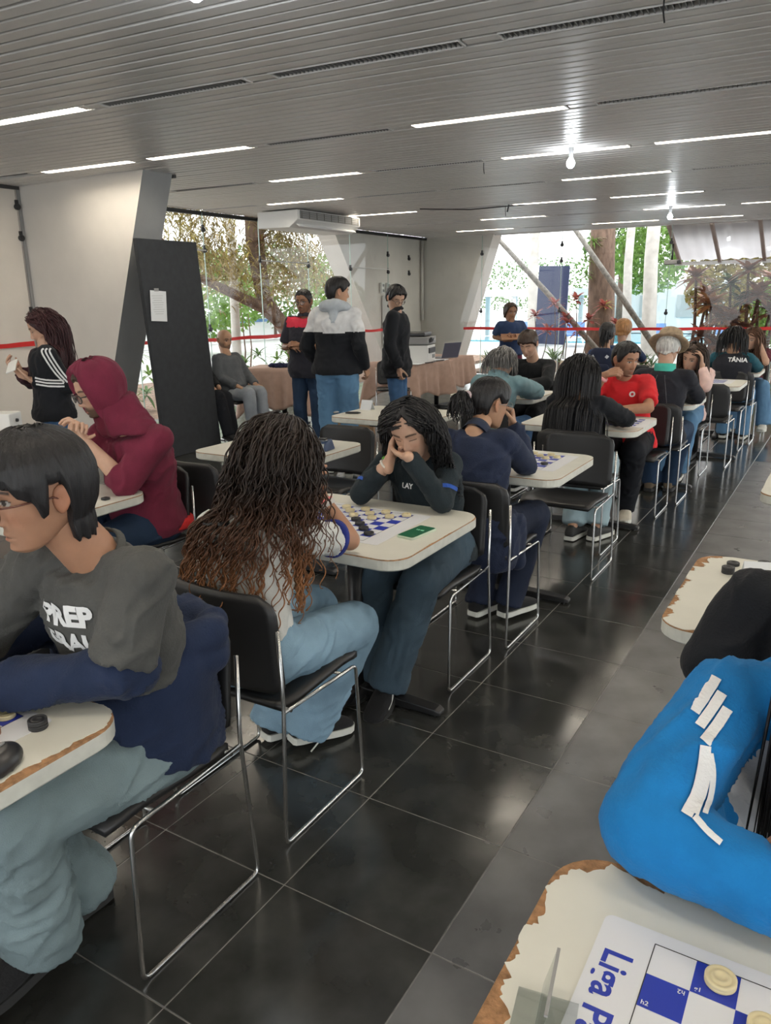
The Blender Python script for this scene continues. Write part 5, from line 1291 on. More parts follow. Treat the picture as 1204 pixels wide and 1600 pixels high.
# hooded back
J, f, r = standing(-4.12, 5.96, 1.82, -.45)
J.update(elR=(-3.86, 5.96, 1.18), wrR=(-3.90, 6.10, .98), elL=(-4.40, 5.88, 1.18), wrL=(-4.38, 6.05, 1.0))
hd = Head((-4.11, 6.00, 1.665), (.62, .78, -.10))
p = person('tall young man in a white and black hooded jacket standing with his back turned', J, -.45, SK['mid'],
    top=dict(name='hooded_jacket', m=[CL['black_cotton'], cloth('pale_grey_fleece', S('c9c9ca'))], sleeve=1., off=.035, sw=(.085, .076, .056), lo=-.10, wr=.010, wf=8, vox=.012, paint=lambda c: (c[:, 2] > 1.305+.25*np.abs(np.abs((c[:, 0]+4.12)*.9+(c[:, 1]-5.96)*.43)-.0)*.12)),
    legs=dict(name='jeans', m=DN['denim_blue'], r=(.108, .088, .08), wr=.012), shoes=dict(m=M['sole_white'], sole=M['sole_white']),
    head=dict(h=hd), hands=dict(R=((0, .5, -.8), (-1, 0, 0), {}), L=((0, .5, -.8), (1, 0, 0), {})), fat=1.12, vox=.013, seed=181, res=.8)
short_hair(p, M['hair_black'], [(0, .05), (.6, .05), (.9, .045), (1.2, .02), (1.4, -.01), (1.6, .03), (1.9, .01), (2.1, -.05), (PI, -.09)], .024, .010); hood_roll(p, CL['heather'], 'hood', w=.12, r=.042)
# man in black jacket
J, f, r = standing(-4.14, 7.08, 1.76, 1.25)
J.update(elR=(-4.10, 6.885, 1.14), wrR=(-4.02, 6.93, .91), elL=(-4.22, 7.265, 1.14), wrL=(-4.14, 7.28, .91))
hd = Head((-4.13, 7.075, 1.605), (.72, -.40, -.45))
def hang(c, o):
    ell(c, [(V(-4.14, 7.08, z), o['rr'], o['f'], w, d) for z, w, d in ((.80, .205, .15), (.95, .20, .15), (1.1, .19, .145))])
p = person('young man with glasses and a loose black jacket standing before the printer table', J, 1.25, SK['light'],
    top=dict(name='jacket', m=CL['black_cotton'], sleeve=1., off=.032, sw=(.084, .074, .06), lo=-.1, extra=hang, vox=.012, wr=.010, wf=8), legs=dict(name='jeans', m=DN['denim_mid'], r=(.092, .075, .07)), shoes=dict(m=M['shoe_black'], sole=M['sole_black']),
    head=dict(h=hd, eyes='closed', brow=(.03, .02, .015)), hands=dict(R=((0, 0, -1), (0, 1, 0), {}), L=((0, 0, -1), (0, -1, 0), {})), vox=.013, seed=191, res=.8)
short_hair(p, M['hair_black'], LINE_M, .024, .012, ridge=.007); add(p, glasses(hd, M['black_plastic'], None, .022, .002, .85)); collar(p, CL['black_cotton'], 'collar', .055, .078)
# woman by the far glass
J, f, r = standing(-4.10, 10.12, 1.53, PI/2+.8)
J.update(elR=(-4.28, 10.0, 1.07), wrR=(-4.08, 9.92, 1.03), elL=(-3.90, 10.18, 1.07), wrL=(-3.98, 9.98, 1.05))
hd = Head((-4.11, 10.12, 1.395), (.75, -.6, -.15))
p = person('woman in a navy blue t-shirt and wine trousers standing far back before the red tape', J, PI/2+.8, SK['brown'],
    top=dict(name='t_shirt', m=CL['navy_tee'], sleeve=.45, off=.02, sw=(.07, .064, .05), vox=.014, lo=-.05), legs=dict(name='trousers', m=CL['maroon_cloth'], r=(.095, .07, .06)), shoes=dict(m=M['shoe_black'], sole=M['sole_black']),
    head=dict(h=hd), hands=dict(R=((.8, -.2, .1), (0, .6, .6), {}), L=((-.2, -.9, .0), (0, .3, .8), {})), fem=1, vox=.014, seed=201, res=.6)
short_hair(p, M['hair_brown'], LINE_F, .016, .008); add(p, MB().lathe([(0, -.03), (.03, -.02), (.04, 0), (.03, .02), (0, .03)], hd.w((0, -.115, .05)), 14, (0, 1, .3)).build('hair_bun', M['hair_brown'], None, True))
tag(MB().box((-4.0, 9.90, 1.075), (.26, .19, .012), rot=Matrix.Rotation(.5, 3, 'Z') @ Matrix.Rotation(.35, 3, 'X')).build('folder', mat('tan_folder', (.35, .18, .10), .6), None, bevel=.002), 'brown folder held by the woman in navy far back', 'folder')

# ---------------- right edge: black hoodie, blue track jacket
hd = Head((.065, 2.02, 1.09), (.25, .9, -.35))
p = person('person in a black hoodie with the hood down, cut off by the right edge',
    dict(pel=(.13, 1.74, .53), nk=(.05, 1.87, .965), shL=(-.165, 1.80, .915), shR=(.20, 1.88, .94), elL=(-.195, 1.74, .78), wrL=(-.06, 2.05, .80), elR=(.28, 2.02, .81), wrR=(.1, 2.15, .80), knL=(.0, 2.18, .52), anL=(.0, 2.0, .09), knR=(.2, 2.18, .52), anR=(.22, 2.0, .09)), -.1, SK['mid'],
    top=dict(name='hoodie', m=CL['black_cotton'], sleeve=1., off=.036, sw=(.088, .082, .06), lo=-.1, wr=.012, wf=7, vox=.010), legs=dict(name='trousers', m=DN['black_trousers'], r=(.095, .08, .07)), shoes=dict(m=M['shoe_black'], sole=M['sole_black']),
    head=dict(h=hd, eyes='closed'), hands=dict(L=((.5, .8, 0), (0, 0, -1), {}), R=((-.5, .8, 0), (0, 0, -1), {})), fat=1.05, vox=.011, seed=211, res=.7)
add(p, hair_cap(hd, LINE_F, .02, .01, 'hair', M['hair_black'])); hood_roll(p, CL['black_cotton'], 'hood', w=.10, r=.034, drop=.005)
hd = Head((.105, 1.27, 1.22), (.05, -.88, -.45))
p = person('long-haired person in a bright blue jacket with white stripes, lower right',
    dict(pel=(.05, 1.43, .53), nk=(.02, 1.34, .975), shR=(-.135, 1.285, .935), shL=(.20, 1.36, .94), elR=(-.182, 1.035, .832), wrR=(.04, .995, .81), elL=(.28, 1.10, .82), wrL=(.075, 1.06, .87), knR=(.0, .98, .5), anR=(.0, 1.1, .09), knL=(.2, .98, .5), anL=(.2, 1.1, .09)), PI, SK['tan'],
    top=dict(name='track_jacket', m=[CL['blue_track'], CL['pale_tee']], sleeve=1., off=.030, sw=(.086, .080, .052), lo=-.1, wr=.013, wf=9, vox=.008, rest=(-.31, .5, .36, 1.05), paint=lambda c: ((np.abs(c[:, 0]-.02) < .085+np.clip(.86-c[:, 2], -.15, .1)*.5) & (c[:, 1] < 1.33) & (c[:, 2] < .90) & (c[:, 1] > 1.13))),
    legs=dict(name='trousers', m=DN['black_trousers']), shoes=dict(m=M['shoe_black'], sole=M['sole_black']),
    head=dict(h=hd, eyes='closed'), hands=dict(R=((1, -.1, 0), (0, 0, -1), {}), L=((-1, -.25, -.1), (0, -.2, -1), dict(curl=.6))), fem=1, vox=.010, seed=221, res=.8)
add(p, hair_cap(hd, LINE_F, .014, .005, 'hair_base', M['hair_black'])); long_hair(p, M['hair_black'], 640, .62, body=torso_shape(p, .17, .115, .0), r=.0028, seed=17, spread=.05, offs=(.006, .02), lvar=.15, lean=(0, -.12, 0))
J = p['J']; nv = V(.095, -.875, .475)
UP = [[(-.124, 1.194, 1.022), (-.135, 1.179, .996), (-.148, 1.162, .969)], [(-.114, 1.192, .997), (-.125, 1.177, .973), (-.138, 1.161, .947)], [(-.104, 1.19, .973), (-.115, 1.175, .949), (-.128, 1.159, .925)]]
LO = [[(-.122, 1.11, .947), (-.121, 1.1, .915), (-.124, 1.088, .883), (-.132, 1.074, .856)], [(-.118, 1.11, .942), (-.114, 1.103, .912), (-.116, 1.093, .883), (-.121, 1.081, .856)], [(-.114, 1.111, .936), (-.108, 1.106, .909), (-.107, 1.098, .882), (-.11, 1.087, .856)]]
for k in range(3):
    ribbon(p['top'], UP[k], .0155, nv, M['white_strip'], 'sleeve_stripe', n=24); ribbon(p['top'], LO[k], (.016, .0075, .0075)[k], nv, M['white_strip'], 'sleeve_stripe', n=24)
ribbon(p['top'], [(-.119, 1.05, .87), (-.10, 1.045, .858), (-.081, 1.042, .849)], .008, nv, M['white_strip'], 'sleeve_stripe', n=12)
# ================================================================== THINGS
ZT = .7502
W8 = ['one', 'two', 'three', 'four', 'five', 'six', 'seven', 'eight']
def draught(x, y, dark=False, z=ZT, r=.0195, h=.0105, label=None, stack=1, group=None):
    c = bpy.data.objects.new('draught', _dr[1 if dark else 0]); COL.objects.link(c)
    c.location = (x, y, z); c.rotation_euler = (0, 0, random.random()*6)
    return tag(c, label, 'draught', group)
_prof = [(0, 0), (.0185, 0), (.0195, .0012), (.0195, .0045), (.0188, .0052), (.0195, .006), (.0195, .0095), (.0185, .0105), (.0155, .0105), (.0148, .0094), (.0125, .0094), (.0118, .0105), (.007, .0105), (.0062, .0092), (0, .0092)]
_dr = [MB().lathe(_prof, n=28).mesh('draught', True), MB().lathe(_prof, n=28).mesh('draught', True)]
_dr[0].materials.append(M['cream']); _dr[1].materials.append(M['dark_piece'])
def board(x, y, rz, label, sq=.052, text='Liga Paulista', detail=True, curl=.0):
    """printed vinyl sheet; origin = grid centre, text margin on the -X side"""
    b = empty('draughts_board', (x, y, ZT), rz, label, 'board game')
    W_, D_ = sq*8+.095, sq*8+.045; n = 12
    mb = MB(); P = rrect(W_, D_, .012, 4, cx=-.024)
    mb.prism(P, .0002, .0011); mb.build('sheet', M['sheet'], b)
    z = .0014; ink = MB(); 
    for i in range(8):
        for k in range(8):
            if (i+k) % 2 == 0:
                x0, y0 = -sq*4+i*sq, -sq*4+k*sq; ink.add([(x0, y0, z), (x0+sq, y0, z), (x0+sq, y0+sq, z), (x0, y0+sq, z)], [(0, 1, 2, 3)])
    ink.build('blue_squares', M['blue_ink'], b)
    ln = MB(); h = sq*4
    for a in (-1, 1): ln.box((a*h, 0, z), (.0012, 2*h, .0004)); ln.box((0, a*h, z), (2*h, .0012, .0004))
    ln.build('border_line', M['black_ink'], b)
    if detail:
        me = text_mesh(text, .058, 0, .0012); me.materials.clear(); o = link('title_lettering', me, M['blue_ink'], b); o.location = (-h-.040, .050, z); o.rotation_euler = (0, 0, -PI/2); o.scale = (.90, .90, 1)
        for i in range(8):
            for k in range(8):
                if (i+k) % 2 == 0 and i < 5 and k > 3:
                    t = '%s%d' % ('hgfedcba'[i], 8-k)
                    for s in (0, 1):
                        me = text_mesh(t, .0095, 0, .0002); me.materials.clear(); o = link('square_name', me, M['white_ink'], b)
                        cx, cy = -sq*4+(i+.5)*sq, -sq*4+(k+.5)*sq; q = 1 if s else -1
                        o.location = (cx+q*.018, cy+q*.0195 if s else cy-.0195, z+.0003); o.rotation_euler = (0, 0, PI if s else 0)
    return b
def on(bx, by, rz, sq, i, k, dark, lab, grp=None):
    lab = '%s, file %s from aisle, far rank %s' % (lab, W8[i], W8[k])
    u, v = -sq*4+(i+.5)*sq, -sq*4+(k+.5)*sq; c, s = math.cos(rz), math.sin(rz)
    draught(bx+u*c-v*s+random.uniform(-.004, .004), by+u*s+v*c+random.uniform(-.004, .004), dark, ZT+.0016, label=lab, group=grp)
# lower right board: grid corner (left, far) at (-.134, .905)
SQ = .0535
bx, by = -.134+4*SQ, .906-4*SQ
board(bx, by, 0.0, 'white and blue draughts sheet with blue title lettering on the lower right table', SQ)
draught(-.049, .884, False, ZT+.0016, label='cream draught on the back row of the lower right board')
draught(.006, .838, False, ZT+.0016, label='cream draught cut by the right edge on the lower right board')
# centre board
bx2, by2, SQ2 = -1.645, 2.425, .0475
board(bx2, by2, PI, 'white and blue draughts sheet with curled corner between the two girls at the center', SQ2, detail=False)
for i, k, d in [(0, 0, 0), (2, 0, 0), (1, 1, 0), (4, 0, 0), (3, 1, 0), (2, 2, 0), (5, 1, 0), (4, 2, 0), (6, 0, 0), (3, 3, 1), (2, 4, 1), (1, 5, 1), (2, 6, 1), (4, 4, 1), (0, 6, 1), (5, 5, 1), (6, 6, 1)]:
    on(bx2, by2, PI, SQ2, i, k, d, ('black' if d else 'cream')+' draught on the center board', ('black' if d else 'cream')+' draughts on the center board')
# board before the navy coat
bx3, by3, SQ3 = -1.49, 3.86, .0475
board(bx3, by3, PI, 'draughts sheet in front of the girl in the navy coat', SQ3, detail=False)
for i, k, d in [(0, 1, 0), (1, 0, 0), (2, 1, 0), (3, 0, 0), (1, 2, 0), (0, 5, 1), (1, 6, 1), (3, 6, 1), (2, 5, 1)]:
    on(bx3, by3, PI, SQ3, i, k, d, ('black' if d else 'cream')+' draught before the navy coat', ('black' if d else 'cream')+' draughts before the navy coat')
# lower left board
bx1, by1, SQ1 = -1.62, .66, .0475
board(bx1, by1, PI, 'draughts sheet at the lower left edge before the boy with round glasses', SQ1, detail=False)
on(bx1, by1, PI, SQ1, 0, 0, 0, 'cream draught on the lower left sheet'); 
for k, z in enumerate((ZT, ZT+.0106)): draught(-1.362, .838, True, z, label='black draught, %s of the pair stacked on the lower left table' % ('lower' if k == 0 else 'upper'))
# other boards up the row
for (x, y, t, n_) in ((-1.33, 5.36, 'the man in red', 7), (-1.24, 6.80, 'the girl in pink', 6), (-1.20, 8.30, 'an empty seat', 4), (-1.15, 9.68, 'the vest wearer', 4), (-2.55, 6.62, 'the boy in black', 5)):
    board(x-.05, y, PI, 'small draughts sheet before '+t, .042, detail=False)
    for j in range(n_):
        draught(x-.05+random.choice((-3, -1, 1, 3))*.042*.9+random.uniform(-.02, .02), y+(-.13+.26*j/max(1, n_-1)), j % 2 == 0, ZT+.0016, label='%s draught on the sheet before %s, number %s from near side' % ('black' if j % 2 == 0 else 'cream', t, W8[j]), group='draughts before '+t)
# right middle table
for x, y, z, l in ((-.262, 2.50, ZT, 'black draught, lower of the front pair on the chipped right table'), (-.262, 2.50, ZT+.0106, 'black draught, upper of the front pair on the chipped right table'), (-.258, 2.585, ZT, 'black draught lying behind the front pair on the chipped right table'),
                   (-.190, 2.585, ZT, 'black draught beside the paper tent on the chipped right table'), (-.172, 2.635, ZT, 'black draught furthest back on the chipped right table')): draught(x, y, True, z, r=.02, label=l)
tc_ = empty('paper_tent', (-.17, 2.49, ZT), .3, 'white paper tent with dark print beside black draughts on the right table', 'sign')
MB().add([(-.05, -.03, 0), (.05, -.03, 0), (.05, 0, .055), (-.05, 0, .055), (.05, .03, 0), (-.05, .03, 0)], [(0, 1, 2, 3), (3, 2, 4, 5)]).build('card', M['paper'], tc_)
MB().add([(-.02, -.0215, .017), (.03, -.0215, .017), (.03, -.012, .034), (-.02, -.012, .034)], [(0, 1, 2, 3)]).build('print', M['black_ink'], tc_)
# clear plastic sign holder on the lower right table
sh_ = empty('sign_holder', (-.225, .722, ZT), .18, 'clear plastic sign holder standing at the bottom edge of the lower right table', 'sign')
MB().box((0, 0, .0015), (.075, .07, .003)).box((0, .0, .032), (.003, .10, .060), rot=Matrix.Rotation(.25, 3, 'Y')).build('clear_panel', M['clear_plastic'], sh_)
MB().box((.008, 0, .063), (.004, .10, .003)).build('panel_edge', M['grey_plastic'], sh_)
# black gadget on the lower left table
g = empty('game_clock', (-1.305, .705, ZT), .3, 'rounded black gadget on the lower left table by the picture edge', 'clock')
mb = MB(); ell(mb, [(V(0, 0, z), V(1, 0, 0), V(0, 1, 0), w, d) for z, w, d in ((0, .04, .058), (.012, .043, .062), (.026, .038, .055), (.036, .022, .035))]); link('casing', remesh(mb, .004, 3), M['black_plastic'], g)
MB().box((0, .02, .036), (.006, .02, .006)).build('wheel', M['grey_plastic'], g)
# phone beside the centre board
ph = empty('phone', (-1.325, 2.405, ZT), -.12, 'pale green phone with a lit green screen on the center table', 'phone')
MB().prism(rrect(.076, .158, .010, 4), 0, .009).build('phone_case', mat('mint_case', (.50, .58, .46), .35), ph, bevel=.0015)
MB().prism(rrect(.070, .150, .008, 4), .009, .0096).build('screen', mat('phone_screen', (.01, .03, .018), .08, emit=(.02, .10, .045, .5)), ph)
me = text_mesh('12:48', .016, 0, .0002); me.materials.clear(); o = link('screen_digits', me, mat('screen_digits', (.3, .6, .4), .3, emit=(.2, .5, .3, .5)), ph); o.location = (0, .02, .0099)
# blue game clock
ck = empty('game_clock', (-2.655, 3.60, ZT), .12, 'dark blue digital game clock on the empty table', 'clock')
bl = mat('blue_plastic', (.02, .045, .11), .35)
mb = MB(); mb.add([(-.10, -.055, 0), (.10, -.055, 0), (.10, .055, 0), (-.10, .055, 0), (-.085, -.03, .035), (.085, -.03, .05), (.085, .045, .062), (-.085, .045, .05)], [(3, 2, 1, 0), (4, 5, 6, 7), (0, 1, 5, 4), (1, 2, 6, 5), (2, 3, 7, 6), (3, 0, 4, 7)]); mb.build('casing', bl, ck, bevel=.008)
MB().add([(.005, -.0505, .012), (.075, -.0505, .012), (.075, -.037, .042), (.005, -.039, .038)], [(0, 1, 2, 3)]).build('display', mat('grey_display', (.35, .38, .38), .3), ck)
me = text_mesh('5:00', .02, 0, .0004); me.materials.clear(); o = link('display_digits', me, M['black_ink'], ck); o.location = (.04, -.0465, .026); o.rotation_euler = (1.15, 0, 0)
MB().box((-.045, 0, .056), (.05, .03, .010)).box((.045, 0, .064), (.05, .03, .010)).build('push_button', M['black_plastic'], ck, bevel=.003)
# pens, card and case on the table behind
for i, (x, y, a, m, l) in enumerate(((-3.25, 4.90, .4, 'black_plastic', 'black marker pen lying on the table behind the chin-resting girl'), (-3.38, 4.86, 1.2, 'grey_plastic', 'short dark pen cap on the table behind the chin-resting girl'))):
    d = V(math.cos(a), math.sin(a), 0)*(.06 if i == 0 else .025); c = V(x, y, ZT+.009)
    tag(MB().tube([c-d, c-d*.6, c+d*.55, c+d*.8, c+d], [.006, .009, .009, .006, .003], 8).build('pen', M[m], None, True), l, 'pen')
pc = MB().add([(-.05, 0, 0), (.05, 0, 0), (.05, .03, .075), (-.05, .03, .075), (-.05, .06, 0), (.05, .06, 0)], [(0, 1, 2, 3), (3, 2, 5, 4)]).build('table_card', M['paper'], None); pc.location = (-3.28, 5.12, ZT); tag(pc, 'small white folded card on the table behind the chin-resting girl', 'card')
tag(MB().prism(rrect(.06, .10, .012, 3), ZT, ZT+.012).build('eraser', M['black_plastic'], None), 'dark small case', 'case'); bpy.data.objects['eraser'].location = (-2.78, 5.10, 0); bpy.data.objects['eraser']['label'] = 'small black case at the right end of the table with the pens'
# wood block at the maroon man's table
tag(MB().box((-2.80, 2.20, ZT+.006), (.03, .03, .012)).build('draught', M['dark_piece'], None, bevel=.003), 'black draught on the table of the man in the maroon hood', 'draught')

# ---- charcoal display panel with a paper sheet
pn = empty('display_panel', (-6.11, 5.97, 0), 0, 'tall charcoal display panel leaning by the grey pier', 'panel')
mb = MB(); vs = [(-.05, -.335, .0), (.0, -.335, 0), (.0, .50, 0), (-.05, .50, 0), (-.05, -.47, 2.20), (.0, -.47, 2.20), (.0, .345, 2.20), (-.05, .345, 2.20)]
mb.add(vs, [(3, 2, 1, 0), (4, 5, 6, 7), (0, 1, 5, 4), (1, 2, 6, 5), (2, 3, 7, 6), (3, 0, 4, 7)]); mb.build('board', M['panel'], pn, bevel=.006)
for y in (-.25, .40): MB().box((-.14, y, .02), (.30, .05, .04)).build('foot', M['black_metal'], pn)
pp = empty('paper_notice', (-6.098, 5.70, 1.56), 0, 'white paper notice taped to the charcoal panel', 'paper')
MB().box((0, 0, 0), (.002, .21, .297), rot=Matrix.Rotation(-.06, 3, 'X')).build('paper', M['paper'], pp)
MB().box((.0015, -.012, .158), (.001, .06, .03)).build('tape_strip', M['grey_plastic'], pp)
tx = MB()
for k in range(9): tx.box((.0016, -.008+k*.001, .10-k*.022), (.0004, .15-(k % 3)*.02, .004))
_o = tx.build('print_lines', mat('faint_print', (.42, .43, .44), .7), pp); _o['kind'] = 'stuff'

# ---- ceiling hung air conditioner
ac = empty('air_conditioner', (-7.25, 9.93, 2.70), 0, 'white ceiling air conditioner with a dark front grille', 'air conditioner')
mb = MB(); vs = []
for y in (-.80, .80): vs += [(-.36, y, -.11), (.20, y, -.12), (.36, y, -.02), (.36, y, .11), (-.36, y, .11)]
mb.add(vs, [(4, 3, 2, 1, 0), (5, 6, 7, 8, 9), (0, 1, 6, 5), (1, 2, 7, 6), (2, 3, 8, 7), (3, 4, 9, 8), (4, 0, 5, 9)]); mb.build('casing', M['white_plastic'], ac, bevel=.01)
MB().box((.364, 0, .045), (.012, 1.50, .105)).build('grille_backing', M['grey_plastic'], ac)
g = MB()
for k in range(4): g.box((.374, 0, .005+k*.027), (.010, 1.48, .006))
for k in range(9): g.box((.372, -.72+k*.18, .045), (.012, .010, .10))
g.build('grille', mat('grille_grey', (.16, .155, .14), .5), ac)
MB().box((.285, 0, -.078), (.012, 1.45, .10), rot=Matrix.Rotation(-1.0, 3, 'Y')).build('louver', mat('pale_louver', (.8, .8, .8), .15), ac)

# ---- bare bulbs
for i, (x, y, z, l) in enumerate(((-2.25, 2.42, 2.70, 'bare white bulb on the ceiling at the top edge of the picture'), (-2.34, 7.05, 2.70, 'bare white bulb hanging from the slats over the red-shirted man'), (-2.60, 12.45, 2.68, 'bare white bulb near the far glass wall'), (-2.40, 17.0, 2.50, 'bare bulb outside under the translucent canopy'))):
    b = empty('light_bulb', (x, y, z), 0, l, 'bulb'); top = CEIL-z if i < 3 else .22
    MB().lathe([(0, .045), (.016, .045), (.019, .05), (.019, .085), (.024, .09), (.024, top-.004), (.03, top), (0, top)], n=14).build('socket', M['grey_plastic'], b, True)
    MB().lathe([(0, -.036), (.014, -.034), (.028, -.022), (.036, 0), (.033, .02), (.022, .038), (.015, .05), (0, .05)], n=18).build('glass_bulb', M['bulb'], b, True)
# ---- loose wires from the ceiling
for x, y, n_, l in ((-3.275, 7.3, .10, 'short black wire dangling from the ceiling right of the middle'), (-4.50, 10.8, .14, 'longer black wire dangling from the ceiling toward the far wall'), (-.91, 3.9, .09, 'short black wire dangling from the nearest grille at top right')):
    tag(MB().tube([(x, y, CEIL+.02), (x, y, CEIL-n_*.5), (x+.008, y, CEIL-n_)], .004, 6).build('dangling_wire', M['black_plastic'], None), l, 'wire')
tag(MB().tube([(-5.6, 10.3, CEIL-.012), (-4.9, 10.5, CEIL-.05), (-4.2, 10.75, CEIL-.012)], .008, 6).tube([(-4.4, 10.68, CEIL-.004), (-4.42, 10.68, CEIL-.10)], .012, 6).build('loose_cable', M['black_plastic'], None), 'dark loose cable hanging along the ceiling in the middle distance', 'cable')

# ---- tables under brown cloths
cl_brown = cloth('dusty_pink_cloth', S('a98e80'), var=.08)
def cloth_table(x, y, rz, w, d, drop, label, seed):
    t = empty('table', (x, y, 0), rz, 'table under the dusty brown cloth '+label, 'table')
    MB().box((0, 0, .735), (w-.02, d-.02, .03)).build('tabletop', M['laminate'], t, bevel=.004)
    MB().lathe([(0, .02), (.035, .02), (.035, .72), (0, .72)], n=14).build('post', M['black_metal'], t, True)
    for a in (0, PI/2): MB().box((0, 0, .022), (.7, .055, .03), rz=a).build('foot_bar', M['black_metal'], t, bevel=.004)
    mb = MB(); n = 120; base = []
    per = [(-w/2, -d/2), (w/2, -d/2), (w/2, d/2), (-w/2, d/2)]; L_ = 2*(w+d)
    for k in range(n):
        s = k/n*L_; i = 0; ls = [w, d, w, d]
        while s > ls[i]: s -= ls[i]; i += 1
        a, b = V(*per[i], 0), V(*per[(i+1) % 4], 0); p = a.lerp(b, s/ls[i]); nrm = V(b.y-a.y, a.x-b.x, 0).normalized()
        cn = min(s, ls[i]-s); base.append((p, nrm, math.exp(-(cn/.09)**2)))
    rows = 12; vs = [(0, 0, .7535)]; fs = []
    for r_ in range(rows+1):
        q = r_/rows
        for k, (p, nrm, cn) in enumerate(base):
            ph_ = k/n*2*PI; wv = math.sin(ph_*13+seed)*.6+math.sin(ph_*22+seed*2)*.4+noise.noise((k*.22, q*1.5, seed))*.6
            dr = drop*(1+.30*cn+.10*math.sin(ph_*5+seed)); out = .004+q**.8*(.035*wv+.03+.05*cn)
            c2 = p.normalized()*(cn*q*.07)
            vs.append(p+nrm*out+c2+V(0, 0, .7535-dr*q**1.0*(1 if q > 0 else 0)))
    for k in range(n): fs.append((0, 1+k, 1+(k+1) % n))
    for r_ in range(rows):
        for k in range(n): a = 1+r_*n+k; b = 1+r_*n+(k+1) % n; fs.append((a, a+n, b+n, b))
    mb.add(vs, fs); o = mb.build('tablecloth', cl_brown, None, True); o.location = (x, y, 0); o.rotation_euler = (0, 0, rz)
    s = o.modifiers.new('s', 'SOLIDIFY'); s.thickness = .002; s.offset = 1
    tag(o, 'dusty brown tablecloth draped over the table '+label, 'tablecloth'); return t
cloth_table(-5.30, 9.42, -.18, .80, .78, .42, 'with the printer', 1)
cloth_table(-5.38, 10.40, -.10, .82, .74, .40, 'behind the printer', 2)
cloth_table(-6.44, 8.06, .32, .86, .66, .48, 'by the left glass with clothes on it', 3)
pr = empty('printer', (-5.14, 9.37, .756), -PI/2+.25+PI, 'white and grey office printer on the cloth-covered table', 'printer')
MB().box((0, 0, .115), (.44, .40, .23)).build('printer_body', M['white_plastic'], pr, bevel=.012)
MB().box((0, 0, .29), (.45, .42, .10)).build('scanner_unit', M['grey_plastic'], pr, bevel=.012)
MB().box((.02, .02, .37), (.40, .34, .055)).build('paper_feeder', M['black_plastic'], pr, bevel=.015)
MB().box((0, -.205, .16), (.34, .02, .07)).build('output_tray', M['black_plastic'], pr, bevel=.004)
MB().box((.10, -.203, .075), (.12, .012, .05)).build('cassette_handle', M['grey_plastic'], pr, bevel=.004)
MB().box((-.12, -.225, .30), (.14, .03, .07), rot=Matrix.Rotation(.5, 3, 'X')).build('control_panel', M['black_plastic'], pr, bevel=.005)
lp = empty('laptop', (-5.12, 10.14, .756), -1.9, 'grey laptop standing open behind the printer', 'laptop')
MB().box((0, 0, .009), (.33, .23, .016)).build('keyboard_base', M['grey_plastic'], lp, bevel=.004)
MB().box((0, .15, .115), (.33, .010, .22), rot=Matrix.Rotation(-.30, 3, 'X')).build('lid', mat('laptop_lid', (.10, .10, .14), .35), lp, bevel=.004)
for i, (x, y, a) in enumerate(((-5.02, 9.09, .1), (-5.2, 9.68, 1.0), (-4.99, 9.72, .2))):
    tag(MB().box((x, y, .7565+.002*i), (.21, .297, .004), rz=a).build('paper_sheet', M['paper'], None), ['white papers at the near end of the printer table', 'white papers in the middle of the printer table', 'white papers at the far end of the printer table'][i], 'paper')
tag(MB().tube([(-4.90, 9.15, .764), (-4.87, 9.3, .763), (-4.90, 9.45, .766), (-4.86, 9.62, .768)], .008, 6).build('black_cable', M['black_plastic'], None), 'black cable lying on the printer table edge', 'cable')
mb = MB()
for k in range(5): caps(mb, V(-6.48+.06*k, 7.86+.03*k, .785), V(-6.42+.06*k, 7.98, .785), .028, .03)
_me = remesh(mb, .010, 3, 'folded_clothes'); wrinkle(_me, .01, 14, 1); tag(link('folded_clothes', _me, cloth('navy_garment', S('272a45'))), 'folded navy garment on the cloth-covered table by the left glass', 'clothing')
tag(MB().prism(rrect(.26, .10, .02, 3, -6.13, 7.98), .756, .775).build('papers_stack', M['paper'], None), 'white papers on the cloth-covered table by the left glass', 'paper')
# cardboard box on the floor behind the row
cb = empty('cardboard_box', (-5.12, 7.75, 0), .5, 'open brown cardboard box on the floor behind the standing men', 'box'); kraft = mat('kraft_cardboard', (.30, .19, .11), .85, var=.08)
mb = MB()
for c, s in (((0, -.16, .14), (.46, .008, .28)), ((0, .16, .14), (.46, .008, .28)), ((-.23, 0, .14), (.008, .32, .28)), ((.23, 0, .14), (.008, .32, .28)), ((0, 0, .006), (.45, .31, .008))): mb.box(c, s)
mb.build('box_walls', kraft, cb)
for s in (-1, 1): MB().box((0, s*.215, .315), (.45, .13, .006), rot=Matrix.Rotation(s*.6, 3, 'X')).build('flap', kraft, cb)
tag(MB().box((-6.02, 8.05, .06), (.3, .2, .12)).build('tmp_bag', M['black_plastic'], None), 'x', 'x'); bpy.data.objects.remove(bpy.data.objects['tmp_bag'], do_unlink=True)
